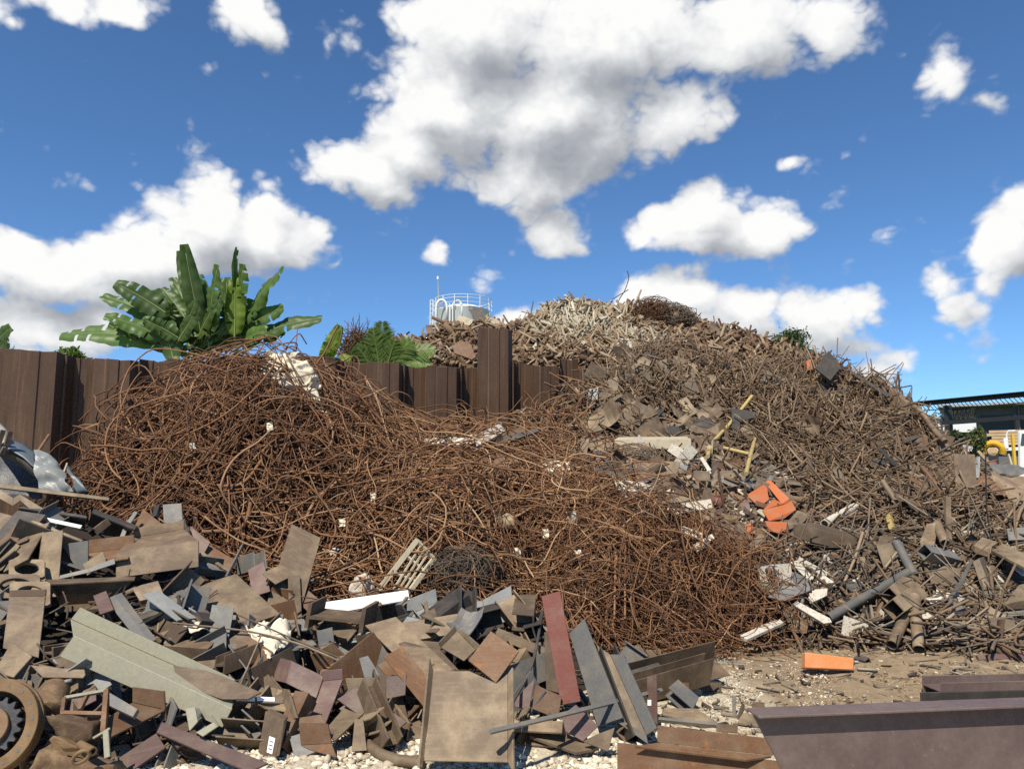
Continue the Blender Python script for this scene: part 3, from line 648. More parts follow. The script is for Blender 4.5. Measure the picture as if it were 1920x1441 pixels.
    # thick heavy bars lying across the tangle
    for lab, pts, rad, tone in (('thick orange bar bent to a right angle low in the tangle', [(378, 997), (430, 995), (455, 990), (466, 965), (470, 942)], .022, .62), ('thick pale bar curving up across the front of the tangle', [(520, 1050), (560, 1000), (590, 935), (650, 890), (690, 865)], .018, .75),
        ('long arched bar across the left bulge of the tangle', [(345, 872), (390, 866), (420, 838), (425, 826), (395, 818)], .017, .55), ('long looped bar in the middle of the left bulge', [(390, 908), (440, 913), (465, 900), (500, 848), (518, 810), (505, 806)], .018, .58),
        ('long pale bar sweeping round below the ochre stone', [(765, 920), (780, 975), (850, 1000), (930, 985), (1010, 950), (1022, 900), (1015, 860)], .014, .85), ('straight upright bar standing in the lower tangle', [(1152, 1160), (1153, 1100), (1154, 1035)], .010, .7), ('second straight upright bar in the lower tangle', [(1172, 1160), (1172, 1100), (1173, 1030)], .010, .68),
        ('pale bent bar below the barred grate', [(868, 1105), (880, 1085), (920, 1068), (945, 1040)], .012, .8)):
        C = []
        for u, v in pts:
            h = cast(u, v, HR)[0]; C.append(h - ray(u, v) * .16 if not np.isnan(h[0]) else W(u, v, 9.3))
        C = np.array(C); tt = np.linspace(0, 1, 26); kn = np.linspace(0, 1, len(C)); P = round_off(np.stack([np.interp(tt, kn, C[:, a]) for a in range(3)], 1)[None], 4)
        v, q = sweep(P, np.array([rad]), 8, 1.0, r); b = obj_quads('reinforcing_bar', v, q, M['rebar'], np.full(len(v), tone), smooth=True); USED[lab] = 1; tag(b, lab, 'rebar', 'thick bars lying across the tangle')
rebar()

def bent_paths(S, Hg, L, r, tilt=.5, nseg=4, kink=.25, off=(-.04, .08), flow=0.0):
    R = len(S); nn = grad_n(Hg, S[:, 0], S[:, 1]); d = r.normal(size=(R, 3)) + flow * np.array([0, 0, 1]) * r.choice([-1, 1], (R, 1)); d = unit(d - nn * (d * nn).sum(-1, keepdims=True)); d = unit(d + nn * r.normal(size=(R, 1)) * tilt * .5)
    c = S + nn * r.uniform(*off, R)[:, None]; t = np.linspace(-.5, .5, nseg)[None, :, None]; b = unit(np.cross(d, r.normal(size=(R, 3))))
    return c[:, None] + d[:, None] * t * L[:, None, None] + b[:, None] * ((t * 2) ** 2) * (r.normal(size=(R, 1, 1)) * kink * L[:, None, None] * .5)
BB = [(1010, 775), (1110, 722), (1180, 660), (1300, 660), (1420, 682), (1540, 682), (1640, 708), (1720, 765), (1790, 830), (1850, 885), (1925, 925), (1925, 1225), (1480, 1215), (1440, 1100), (1300, 985), (1130, 870), (1020, 860)]
BTOP = [(1100, 740), (1180, 668), (1420, 690), (1640, 715), (1800, 850), (1840, 960), (1700, 1000), (1560, 930), (1440, 860), (1250, 760)]
def brown_heap():
    r = np.random.default_rng(31); V = []; Q = []; T = []; nb = 0
    def addp(P, rad, tone, k=5, flat=1.0):
        nonlocal nb
        v, q = sweep(P, rad, k, flat, r); V.append(v); Q.append(q + nb); nb += len(v); T.append(np.repeat(tone, P.shape[1] * k))
    S = scatter(BB, 8200, HB, r); n = len(S); P = bent_paths(S, HB, .16 + .7 * r.random(n) ** 1.8, r, .8, 4, .4, (-.20, .08), .7); addp(P, .005 + .010 * r.random(n) ** 1.5, np.clip(r.normal(.48, .22, n), 0, 1))
    S = scatter(BTOP, 4200, HB, r); n = len(S); P = bent_paths(S, HB, .2 + 1.1 * r.random(n) ** 2, r, .8, 4, .35, (-.12, .13), 1.0); addp(P, .006 + .011 * r.random(n) ** 1.4, np.clip(r.normal(.5, .22, n), 0, 1))
    S = scatter(BB, 1100, HB, r); n = len(S); P = bent_paths(S, HB, r.uniform(.15, .6, n), r, .8, 2, 0, (-.05, .08)); addp(P, r.uniform(.02, .06, n), np.clip(r.normal(.55, .25, n), 0, 1), 4, r.uniform(.08, .3, n))
    S = scatter(BTOP, 900, HB, r); n = len(S); P = bent_paths(S, HB, r.uniform(.8, 2.0, n), r, .25, 8, .22, (0, .10), 1.6); addp(P, r.uniform(.005, .012, n), np.clip(r.normal(.6, .2, n), 0, 1))
    x = r.uniform(0, 11, 3000); y = r.uniform(7, 20, 3000); z = sample(HB, x, y); k = z > .15; S = np.stack([x, y, z], 1)[k]; n = len(S)
    P = bent_paths(S, HB, r.uniform(.2, .6, n), r, .7, 4, .35, (-.05, .08)); addp(P, r.uniform(.010, .02, n), np.clip(r.normal(.5, .2, n), 0, 1))
    o = obj_quads('scrap_bar_mass', np.concatenate(V), np.concatenate(Q), M['bars'], np.concatenate(T))
    tag(o, 'mass of short brown rusted bars forming the tall heap', 'scrap bars', 'short brown bars of the tall heap', 'stuff')
    S = scatter(BB, 290, HB, r); n = len(S); L = r.uniform(.4, 1.15, n); P = bent_paths(S, HB, L, r, .45, 5, .3, (.06, .14), .8); rad = r.uniform(.009, .019, n); tone = np.clip(r.normal(.60, .22, n), 0, 1)
    for i in range(n):
        v, q = sweep(P[i:i + 1], rad[i:i + 1], 6, 1.0, r); b = obj_quads('scrap_bar', v, q, M['bars'], np.full(len(v), tone[i])); u0, v0 = px_of(P[i].mean(0))
        bend = np.linalg.norm(P[i, 2] - (P[i, 0] + P[i, -1]) / 2) / L[i]; sh = 'bent' if bend > .12 else ('bowed' if bend > .05 else 'straight'); cl = 'pale' if tone[i] > .75 else ('dark' if tone[i] < .5 else 'brown'); ln = 'long' if L[i] > .75 else 'short'
        tag(b, label([f'{ln} {sh} {cl}', f'{sh} {cl} rusted', f'{ln} {sh} {cl} rusted'], 'scrap bar', 'lying', float(u0), float(v0)), 'scrap bar', 'short brown bars of the tall heap')
brown_heap()

KB = [(690, 672), (780, 640), (860, 606), (960, 612), (1060, 570), (1150, 582), (1250, 586), (1320, 602), (1400, 636), (1480, 662), (1570, 692), (1480, 700), (1180, 690), (690, 700)]
def back_heap():
    r = np.random.default_rng(41); V = []; Q = []; T = []; nb = 0
    def tones(S):
        u, v = px_of(S); w = np.exp(-(((u - 1080) / 95) ** 2 + ((v - 612) / 40) ** 2)) + .8 * np.exp(-(((u - 1215) / 60) ** 2 + ((v - 655) / 28) ** 2)) + .45 * np.exp(-(((u - 900) / 60) ** 2 + ((v - 612) / 14) ** 2))
        return np.clip(r.normal(.30, .17, len(S)) + .5 * np.clip(w, 0, 1), 0, 1)
    def addp(S, lo, hi, off, w=(.018, .05), tilt=.9):
        nonlocal nb
        n = len(S); P = bent_paths(S, HK, r.uniform(lo, hi, n), r, tilt, 3, .15, off); v, q = sweep(P, r.uniform(*w, n), 4, r.uniform(.25, .8, n), r); V.append(v); Q.append(q + nb); nb += len(v); T.append(np.repeat(tones(S), 12))
    addp(scatter(KB, 5200, HK, r), .25, .85, (-.08, .14)); addp(scatter(KB, 900, HK, r), .3, .9, (0, .15), (.05, .11))
    addp(scatter([(980, 620), (1060, 572), (1150, 584), (1240, 640), (1280, 680), (1180, 690), (1010, 660)], 1300, HK, r), .3, .95, (.02, .2), (.02, .04), 1.3)
    x = r.uniform(-6, 10, 2600); y = r.uniform(17.5, 27, 2600); z = sample(HK, x, y); k = z > .3; addp(np.stack([x, y, z], 1)[k], .3, .9, (-.05, .1))
    o = obj_quads('scrap_stick_mass', np.concatenate(V), np.concatenate(Q), M['sticks'], np.concatenate(T))
    tag(o, 'mass of pale and brown scrap strips heaped behind the wall', 'scrap strips', 'pale strips of the back heap', 'stuff')
    S = scatter(KB, 260, HK, r); n = len(S); L = r.uniform(.5, 1.1, n); P = bent_paths(S, HK, L, r, .9, 3, .12, (.1, .24)); rad = r.uniform(.03, .06, n); tn = np.clip(tones(S) + .08, 0, 1); fl = r.uniform(.3, .8, n)
    for i in range(n):
        v, q = sweep(P[i:i + 1], rad[i:i + 1], 4, fl[i:i + 1], r); b = obj_quads('scrap_strip', v, q, M['sticks'], np.full(len(v), tn[i])); u0, v0 = px_of(P[i].mean(0))
        cl = 'white' if tn[i] > .78 else ('cream' if tn[i] > .5 else ('brown' if tn[i] > .25 else 'dark brown')); ln = 'long' if L[i] > .8 else 'short'; wd_ = 'flat' if fl[i] < .5 else 'thick'
        tag(b, label([f'{ln} {cl}', f'{wd_} {cl}', f'{ln} {wd_} {cl}'], 'scrap strip', 'lying', float(u0), float(v0)), 'scrap strip', 'pale strips of the back heap')
back_heap()

# ------------------------------------------------------------------ single pieces, each at its own place on the heaps
nC, nU, nS, nL, nR, nF = (0, -1, .15), (0, -.25, 1), (0, -.72, .7), (-.75, -.65, .2), (.72, -.66, .2), (0, -.9, .45)
def on_heap(u, v, lift=.1, Hg=None):
    h = cast(u, v, Hg)[0]
    if np.isnan(h[0]):
        for dv in range(5, 120, 5):
            h = cast(u, v + dv, Hg)[0]
            if not np.isnan(h[0]): h = W(u, v, h[1]); break
    d = ray(u, v); return h - d / d[1] * lift
def hit_plane(u, v, p0, n):
    d = ray(u, v); d = d / d[1]; o = np.array([0, 0, CAMZ]); n = np.asarray(n, float); dn = d @ n
    Y = ((p0 - o) @ n) / dn if abs(dn) > 1e-3 else p0[1]
    return o + d * min(max(Y, p0[1] - .9), p0[1] + .9)
def name_it(o, lab, cat, grp=None):
    USED[lab] = 1; return tag(o, lab, cat, grp)
HEROES = []
def piece(name, lab, cat, faces, mat, th=.012, lift=.10, Y=None, at=None, grp=None, parent=None, jit=.0, bev=.002):
    """flat faces of one piece of metal: every face = photo points of its outline plus the way it faces; shared points join the faces"""
    known = {}; m = MB(); first = True; mi = []; ms = [mat]
    if parent is None: HEROES.extend(f[0] for f in faces)
    for f in faces:
        pts, n = f[0], np.array(f[1], float); n /= np.linalg.norm(n); t = f[2] if len(f) > 2 else th
        if first:
            c = at or tuple(np.mean(pts, 0)); p0 = W(c[0], c[1], Y) if Y else on_heap(c[0], c[1], lift); first = False
        else:
            kn = [known[tuple(p)] for p in pts if tuple(p) in known]; p0 = kn[0] if kn else p0
            if len(kn) > 1:
                e = kn[1] - kn[0]; e /= np.linalg.norm(e); n = n - e * (n @ e); n /= np.linalg.norm(n)
        P = []
        for p in pts:
            k = tuple(p)
            if k not in known: known[k] = hit_plane(p[0], p[1], p0, n)
            P.append(known[k])
        P = np.array(P); nn = np.zeros(3)
        for i in range(len(P)): nn += np.cross(P[i], P[(i + 1) % len(P)])
        if nn @ (P.mean(0) - [0, 0, CAMZ]) > 0: P = P[::-1]      # front face towards the camera
        fm = f[3] if len(f) > 3 else mat
        if fm not in ms: ms.append(fm)
        b0 = len(m.f); m.prism(P, -n * t); mi += [ms.index(fm)] * (len(m.f) - b0)
    o = m.build(name, M[mat], parent, bevel=bev)
    for q in ms[1:]: o.data.materials.append(M[q])
    if len(ms) > 1: o.data.polygons.foreach_set('material_index', mi)
    if parent is None: name_it(o, lab, cat, grp)
    return o
def pts3(pts, lift=.1, Y=None):
    return np.array([W(u, v, Y[i] if isinstance(Y, (list, tuple)) else Y) if Y else on_heap(u, v, lift) for i, (u, v) in enumerate(pts)])
def spline(C, n=20, soft=2):
    tt = np.linspace(0, 1, n); kn = np.linspace(0, 1, len(C)); return round_off(np.stack([np.interp(tt, kn, C[:, a]) for a in range(3)], 1)[None], soft)[0]
def pipe(name, lab, cat, pts, r, mat, lift=.1, Y=None, k=12, inner=.86, n=None, smooth=True, grp=None, parent=None):
    C = pts3(pts, lift, Y)
    if len(pts) > 2: C = spline(C, n or 18)
    else: C = lerp(C[0], C[1], 3)
    o = MB().tube(C, r * (1.414 if k == 4 else 1), k, inner).build(name, M[mat], parent)
    if smooth and k > 5:
        smooth_mesh(o.data)
        e = o.modifiers.new('edge', 'EDGE_SPLIT'); e.split_angle = math.radians(40)
    if parent is None: name_it(o, lab, cat, grp)
    return o
def crumple(name, lab, cat, corners, mat, lift=.12, Y=None, amp=.05, freq=5.0, n=18, seed=1, th=.004, parent=None, sag=0, grp=None, smooth=False):
    """a crumpled sheet between four photo corners"""
    from mathutils import noise as mn
    C = pts3(corners, lift, Y); V = []; sd = Vector((seed * 3.7, seed * 1.3, 0))
    nrm = np.cross(C[1] - C[0], C[3] - C[0]); nrm /= np.linalg.norm(nrm)
    if nrm[1] > 0: nrm = -nrm
    for j in range(n):
        for i in range(n):
            s, t = i / (n - 1), j / (n - 1); p = (C[0] * (1 - s) + C[1] * s) * (1 - t) + (C[3] * (1 - s) + C[2] * s) * t
            q = Vector(p * freq) + sd
            p = p + nrm * (mn.noise(q) * amp + abs(mn.noise(q * 2.3)) * amp * .8 + sag * math.sin(math.pi * s) * math.sin(math.pi * t))
            e = Vector(p * 4) + sd * 2; p = p + np.array([mn.noise(e), 0, mn.noise(e + Vector((9, 2, 1)))]) * amp * .6
            V.append(p)
    o = obj(name, V, [[j * n + i, j * n + i + 1, (j + 1) * n + i + 1, (j + 1) * n + i] for j in range(n - 1) for i in range(n - 1)], M[mat], parent, smooth)
    s = o.modifiers.new('thickness', 'SOLIDIFY'); s.thickness = th
    if parent is None: name_it(o, lab, cat, grp)
    return o

# --- the near heap of offcuts, from its top down
G1 = 'steel offcuts of the near heap'
piece('flat_bar', 'long tan timber coloured bar lying below the crumpled silver fender', 'flat bar', [([(-10, 905), (205, 932), (204, 938), (-10, 913)], nF)], 'tan', .03, .18)
piece('bent_strip', 'zigzag folded tan strip at the edge of the offcut heap', 'steel strip', [([(-5, 915), (25, 933), (24, 948), (-5, 932)], nF), ([(25, 933), (37, 926), (38, 938), (24, 948)], nC), ([(37, 926), (80, 952), (70, 966), (38, 938)], nF)], 'tan', .01, .2)
piece('channel_offcut', 'long dark channel with a bright upper lip below the fender', 'channel', [([(36, 947), (162, 966), (162, 970), (36, 951)], nU), ([(36, 951), (162, 970), (158, 990), (40, 968)], (0, -.6, -.6)), ], 'dark', .012, .2)
piece('white_strip', 'bright white painted strip lying among dark channels', 'steel strip', [([(67, 965), (154, 984), (150, 990), (66, 972)], nS)], 'white', .01, .24)
piece('box_channel', 'black box channel with a tan upper edge', 'channel', [([(176, 953), (258, 985), (252, 992), (172, 960)], nU), ([(172, 960), (252, 992), (230, 1012), (163, 985)], (0, -.7, -.5))], 'dark', .015, .2)
piece('dark_plate', 'wide black plate in shade above the holed skeleton plate', 'plate', [([(36, 972), (18, 1008), (112, 1052), (152, 1016)], (0, -.75, -.4))], 'dark', .012, .16)
pipe('lit_edge', 'added tan tube for the lit upper edge of the wide black plate', 'rail', [(34, 967), (90, 990), (154, 1016)], .018, 'tan', .26, k=8, inner=0)  # tan tube added to imitate the sunlit edge of the plate
piece('tan_plate', 'tan plate corner at the border of the picture beside the wide black plate', 'plate', [([(-20, 955), (34, 969), (18, 1004), (-20, 1000)], nS)], 'tan', .012, .14)
piece('rust_streaked_plate', 'rust streaked thick plate tilted above the long brown box beam', 'plate', [([(268, 953), (318, 993), (303, 1018), (247, 997)], (-.1, -.6, .75)), ([(318, 993), (321, 998), (306, 1023), (303, 1018)], nR)], 'rust', .03, .2)
piece('square_plate', 'small lilac grey square plate standing on top of the heap', 'plate', [([(305, 945), (340, 943), (343, 979), (307, 981)], nF)], 'grey', .02, .22)
piece('dark_wedge', 'dark plate under the small lilac grey square plate', 'plate', [([(318, 983), (345, 972), (358, 1012), (330, 1005)], (-.3, -.8, .3))], 'dark', .015, .16)
pipe('square_tube', 'short dark open tube beside the small lilac grey square plate', 'tube', [(290, 972), (297, 950)], .022, 'dark', .2, k=4)
piece('flat_bar', 'grey curved flat bar sweeping over the rust streaked plate', 'flat bar', [([(252, 957), (258, 960), (240, 988), (233, 984)], nS), ([(233, 984), (240, 988), (224, 1030), (216, 1027)], nS), ([(216, 1027), (224, 1030), (217, 1048), (205, 1052)], nS)], 'grey', .008, .30)
piece('flat_bar', 'blue grey bent flat bar lying in front of the slate plate', 'flat bar', [([(214, 1046), (216, 1056), (168, 1072), (165, 1065)], nS), ([(165, 1065), (168, 1072), (110, 1085), (112, 1078)], nS)], 'grey', .01, .26)
piece('slate_plate', 'slate grey four sided plate leaning behind the blue grey bent bar', 'plate', [([(115, 1020), (165, 1013), (165, 1060), (147, 1072)], nC)], 'grey', .012, .18)
piece('beam_offcut', 'long brown box beam with a wide face and open top', 'beam', [([(218, 1036), (372, 1013), (372, 1062), (217, 1083)], (0, -.93, .35)), ([(218, 1036), (372, 1013), (345, 992), (250, 1008)], nU), ([(250, 1008), (345, 992), (345, 975), (250, 990)], nC)], 'brown', .014, .22)
piece('beam_offcut', 'rust edged flange piece behind the slate plate', 'beam', [([(166, 1012), (251, 1002), (251, 1026), (166, 1036)], nC), ([(166, 1036), (251, 1026), (240, 1046), (170, 1056)], nU)], 'rust', .012, .16)
piece('tan_plate', 'pale tan plate with an orange smear beside the slate plate', 'plate', [([(155, 1057), (193, 1033), (200, 1054), (163, 1078)], nS)], 'tan', .012, .16)
piece('plate_offcut', 'violet grey plate on the slope below the rust streaked plate', 'plate', [([(357, 985), (394, 1016), (380, 1042), (355, 1020)], (.2, -.7, .6))], 'purple', .012, .16)
piece('plate_offcut', 'rust and violet blotched plate sloping down from the box beam', 'plate', [([(392, 1020), (442, 1050), (425, 1072), (376, 1038)], (.1, -.5, .8))], 'rust', .012, .16)
pipe('flat_rod', 'grey bar standing up beside the rust and violet plate', 'bar', [(425, 1080), (458, 1016)], .010, 'grey', .2, k=4, inner=0)
pipe('flat_rod', 'thin tan bar running down the slope towards the big tan slab', 'bar', [(376, 1036), (430, 1072)], .014, 'tan', .18, k=4, inner=0)
piece('beam_offcut', 'long dark I-beam with lit flanges and a shaded web', 'beam', [([(84, 1086), (254, 1080), (252, 1086), (96, 1094)], nU), ([(96, 1094), (252, 1086), (214, 1128), (112, 1134)], (0, -.8, -.45)), ([(112, 1134), (214, 1128), (206, 1138), (108, 1146)], nU)], 'brown', .014, .2)
piece('curled_plate', 'tall curled brown plate with a rusted lip', 'plate', [([(17, 1118), (85, 1117), (72, 1232), (5, 1214)], (.05, -.75, .65)), ([(17, 1118), (85, 1117), (86, 1104), (18, 1106)], nC)], 'brown', .014, .24)
piece('plate_offcut', 'brown plate with white paint marks above the ochre ring gear', 'plate', [([(22, 1202), (60, 1230), (25, 1269), (-12, 1258)], (-.1, -.6, .75))], 'tan', .014, .28)
piece('plate_offcut', 'thick tan block with a chipped corner', 'block', [([(248, 1103), (264, 1096), (296, 1088), (307, 1114), (262, 1126)], nS)], 'tan', .05, .2)
piece('slab_offcut', 'big tan slab lying tilted on the heap', 'slab', [([(363, 1104), (400, 1088), (443, 1075), (468, 1098), (525, 1150), (433, 1182)], (-.05, -.52, .85))], 'tan', .05, .26)
piece('rail_offcut', 'blue grey angle sloping down behind the sage green angle', 'angle', [([(197, 1123), (213, 1116), (280, 1202), (264, 1208)], (-.4, -.6, .6)), ([(213, 1116), (228, 1110), (294, 1198), (280, 1202)], (.5, -.5, .6))], 'grey', .012, .2)
pipe('flat_rod', 'dark thin bar pointing up towards the big tan slab', 'bar', [(258, 1173), (362, 1115)], .009, 'dark', .24, k=4, inner=0)
pipe('steel_rod', 'long thin tan rod crossing in front of the big tan slab', 'rod', [(323, 1167), (467, 1182), (560, 1205), (640, 1240)], .0075, 'tan', .30, k=6, inner=0)
pipe('steel_rod', 'dark threaded rod crossing the big tan slab corner', 'rod', [(437, 1148), (573, 1207), (640, 1234)], .006, 'brown', .34, k=6, inner=0)
pipe('steel_rod', 'pale thin stick leaning on the white stickered beam', 'rod', [(443, 1300), (490, 1190)], .005, 'tan', .34, k=6, inner=0)
crumple('torn_cloth', 'torn cream cloth hanging below the big tan slab', 'cloth', [(463, 1178), (545, 1165), (540, 1205), (498, 1240)], 'cloth', .22, amp=.07, freq=9, seed=5, n=22, smooth=True)
crumple('torn_cloth', 'torn cream cloth tucked beside the big tan slab', 'cloth', [(347, 1175), (405, 1158), (415, 1185), (360, 1192)], 'cloth', .2, amp=.05, freq=9, seed=6, n=18, smooth=True)
piece('sage_angle', 'long sage green painted angle with scratched face', 'angle', [([(138, 1191), (112, 1230), (417, 1363), (435, 1328)], (-.05, -.96, .25)), ([(138, 1191), (133, 1160), (440, 1297), (435, 1328)], (-.1, -.15, 1)), ([(133, 1160), (150, 1138), (440, 1273), (440, 1297)], (0, -.97, .2))], 'sage', .010, .30)
piece('plate_offcut', 'long brown plate lying across the sage green angle', 'plate', [([(325, 1247), (385, 1256), (420, 1268), (490, 1297), (465, 1310), (417, 1310), (335, 1283)], nS)], 'brown', .012, .36)
piece('beam_offcut', 'short H-beam with white stickers along its web', 'beam', [([(417, 1303), (531, 1308), (531, 1318), (418, 1316)], nF), ([(413, 1280), (421, 1276), (417, 1303), (418, 1316), (413, 1317)], nL), ([(528, 1290), (540, 1292), (556, 1345), (545, 1350), (531, 1318), (531, 1308)], nL)], 'brown', .014, .30)
def child_plate(parent, name, pts, n, mat, back=.004, th=.001):
    c = np.mean(pts, 0); dg = None
    # sits on the parent's surface: nearest hit of the sight line with the parent mesh
    d = Vector(ray(*c)).normalized(); o = Vector((0, 0, CAMZ)); mw = Matrix.Translation(parent.location)
    from mathutils.bvhtree import BVHTree
    bv = BVHTree.FromPolygons([v.co + parent.location for v in parent.data.vertices], [tuple(p.vertices) for p in parent.data.polygons])
    h, nr, ix, ds = bv.ray_cast(o, d)
    if h is None: return None
    nr = np.array(nr); nr = nr if nr @ np.array(d) < 0 else -nr; p0 = np.array(h) + nr * back
    P = np.array([hit_plane(u, v, p0, nr) for u, v in pts]); q = np.zeros(3)
    for i in range(len(P)): q += np.cross(P[i], P[(i + 1) % len(P)])
    if q @ nr < 0: P = P[::-1]
    return MB().prism(P, -nr * th).build(name, M[mat], parent)
for o in COL.objects:
    if o.get('label') == 'short H-beam with white stickers along its web':
        for a, b in ((443, 478), (482, 515)): child_plate(o, 'paper_sticker', [(a, 1305), (b, 1306.5), (b, 1314), (a, 1313)], nF, 'sticker')
t_ = piece('tube_offcut', 'dark tube with a white printed label standing in the heap', 'tube', [([(497, 1333), (533, 1350), (517, 1424), (483, 1412)], (-.3, -.9, .35)), ([(497, 1333), (533, 1350), (540, 1342), (508, 1327)], nU), ([(533, 1350), (540, 1342), (524, 1415), (517, 1424)], nR)], 'brown', .02, .22)
lb = child_plate(t_, 'printed_label', [(505, 1379), (516, 1383), (510, 1413), (500, 1409)], nL, 'sticker')
for k in range(3): child_plate(t_, 'printed_mark', [(505.5 - k * 1.0, 1387 + 7 * k), (512.5 - k * 1.2, 1389.5 + 7 * k), (512 - k * 1.2, 1391.5 + 7 * k), (505 - k * 1.0, 1389 + 7 * k)], nL, 'ink_and_hole', .006)
piece('beam_offcut', 'purple primed H-beam with a broad end flange', 'beam', [([(547, 1238), (607, 1267), (593, 1308), (537, 1280)], (.15, -.85, .5)), ([(602, 1257), (642, 1253), (643, 1272), (606, 1276)], nC), ([(606, 1276), (643, 1272), (611, 1354), (582, 1343)], (.2, -.55, .8)), ([(526, 1233), (547, 1238), (537, 1280), (509, 1273)], nL)], 'purple', .014, .26)
piece('channel_offcut', 'rusty gold channel with a standing end flange', 'channel', [([(647, 1271), (705, 1270), (714, 1304), (657, 1312)], nC), ([(657, 1312), (714, 1304), (627, 1388), (610, 1366)], nU), ([(714, 1304), (717, 1310), (719, 1332), (700, 1330)], nR)], 'tan', .014, .26)
piece('gold_plate', 'upright gold rusted flange plate standing in white rubble', 'plate', [([(560, 1355), (615, 1357), (622, 1393), (564, 1396)], nC), ([(564, 1396), (622, 1393), (632, 1420), (578, 1404)], nF), ([(562, 1344), (602, 1338), (612, 1356), (560, 1355)], nS)], 'rust', .016, .24)
piece('plate_offcut', 'narrow pointed plate leaning on the upright gold plate', 'plate', [([(665, 1347), (681, 1347), (688, 1406), (659, 1408)], nF)], 'brown', .014, .2)
piece('plate_offcut', 'small red brown square plate above the curved tan pipe', 'plate', [([(725, 1268), (762, 1262), (760, 1302), (723, 1310)], nF), ([(725, 1268), (723, 1310), (719, 1340), (722, 1290)], nL)], 'purple', .014, .28)
piece('plate_offcut', 'blue grey bent plate below the white steel plank', 'plate', [([(593, 1183), (623, 1175), (627, 1205), (598, 1212)], nC), ([(598, 1212), (627, 1205), (677, 1232), (642, 1246)], nU)], 'grey', .012, .24)
piece('ribbed_plate', 'dark grey ridged plate behind the rusty gold channel', 'plate', [([(673, 1233), (690, 1228), (716, 1270), (683, 1270)], nF)], 'grey', .012, .26)
piece('plate_offcut', 'dark brown wedge plate under the square tan plate', 'plate', [([(748, 1205), (825, 1217), (862, 1257), (790, 1250)], (0, -.8, .4)), ([(748, 1205), (825, 1217), (850, 1205), (770, 1198)], nU)], 'brown', .012, .2)
piece('big_channel', 'big brown channel lying face up in the front of the heap', 'channel', [([(813, 1257), (880, 1257), (931, 1280), (952, 1262), (952, 1428), (795, 1425)], (0, -.80, .60)), ([(813, 1257), (806, 1230), (786, 1438), (795, 1425)], (.9, -.5, .2)), ([(952, 1262), (960, 1250), (962, 1448), (952, 1428)], nL)], 'tan', .014, .34, Y=None, at=(880, 1415))
piece('square_plate', 'square tan plate with orange rust resting on the big brown channel', 'plate', [([(920, 1182), (973, 1220), (930, 1279), (878, 1237)], (0, -.72, .7))], 'rust', .016, .52)
piece('channel_offcut', 'short brown channel tucked behind the square tan plate', 'channel', [([(857, 1182), (892, 1217), (870, 1238), (827, 1213)], (-.1, -.6, .75)), ([(857, 1182), (865, 1180), (902, 1212), (892, 1217)], nL), ([(827, 1213), (857, 1182), (853, 1172), (823, 1204)], nR)], 'tan', .012, .36)
piece('red_plate', 'tall upright plate painted worn red', 'plate', [([(1015, 1117), (1050, 1107), (1089, 1314), (1052, 1321)], (-.12, -.93, .3))], 'red', .018, .40, at=(1060, 1300))
piece('plate_offcut', 'dark brown plate leaning behind the upright red plate', 'plate', [([(1020, 1185), (1032, 1180), (1052, 1300), (1024, 1292)], (-.3, -.9, .3))], 'brown', .014, .30, at=(1035, 1285))
piece('leaning_beam', 'leaning grey H-beam with a tan web and rusted flange', 'beam', [([(1067, 1186), (1095, 1160), (1168, 1345), (1120, 1361)], (-.55, -.75, .3)), ([(1119, 1209), (1144, 1226), (1212, 1377), (1160, 1347)], (-.1, -.75, .6), .016, 'tan'), ([(1144, 1226), (1168, 1226), (1231, 1364), (1212, 1377)], (-.6, -.7, .35)), ([(1153, 1350), (1160, 1347), (1212, 1377), (1215, 1394)], nC)], 'grey', .016, .36, at=(1140, 1340))
pipe('flat_bar', 'thin grey flat bar lying across the front of the heap', 'flat bar', [(919, 1371), (1080, 1333), (1240, 1293)], .011, 'grey', Y=[4.35, 4.75, 5.3], k=4, inner=0)
piece('steel_plank', 'white steel plank lying on a rusty H-beam', 'plank', [([(580, 1132), (765, 1105), (768, 1123), (597, 1154)], (0, -.45, .9))], 'white', .014, .50)
def end_on_beam():
    p = on_heap(630, 1165, .34); Y = p[1]; O = [(578, 1131), (586, 1130), (581, 1154), (675, 1163), (680, 1139), (687, 1140), (679, 1187), (672, 1185), (674, 1169), (580, 1160), (577, 1178), (570, 1176)]
    P = np.array([W(u, v, Y) for u, v in O]); name_it(MB().prism(P[::-1], (.06, .22, .02)).build('beam_offcut', M['brown']), 'rusty H-beam seen end on under the white steel plank', 'beam')
    HEROES.append([(570, 1131), (690, 1131), (690, 1190), (570, 1190)])
end_on_beam()
piece('zinc_beam', 'galvanised grey H-beam with both flanges upright', 'beam', [([(760, 1125), (817, 1103), (820, 1128), (762, 1155)], (.25, -.95, .2)), ([(762, 1155), (820, 1128), (905, 1126), (907, 1154)], (0, -.35, 1)), ([(905, 1124), (958, 1097), (963, 1157), (913, 1181)], (-.35, -.9, .3)), ([(762, 1155), (907, 1154), (907, 1157), (762, 1158)], nC, .02)], 'zinc', .016, .62)
pipe('steel_rod', 'dark curved bar hanging down beside the upright red plate', 'rod', [(1018, 1143), (1010, 1190), (1000, 1240), (985, 1275), (960, 1318)], .011, 'dark', .44, k=6, inner=0)
piece('plate_offcut', 'rust blotched plate below the upright red plate', 'plate', [([(1003, 1282), (1053, 1304), (1047, 1347), (998, 1328)], nF)], 'rust', .014, .30)
piece('plate_offcut', 'red brown wedge beside the big brown channel', 'plate', [([(963, 1313), (1003, 1270), (992, 1330), (966, 1324)], nF)], 'purple', .014, .32)
piece('plate_offcut', 'violet brown five sided plate under the grey flat bar', 'plate', [([(1053, 1340), (1080, 1320), (1122, 1360), (1093, 1389), (1060, 1370)], nF)], 'purple', .014, .26)
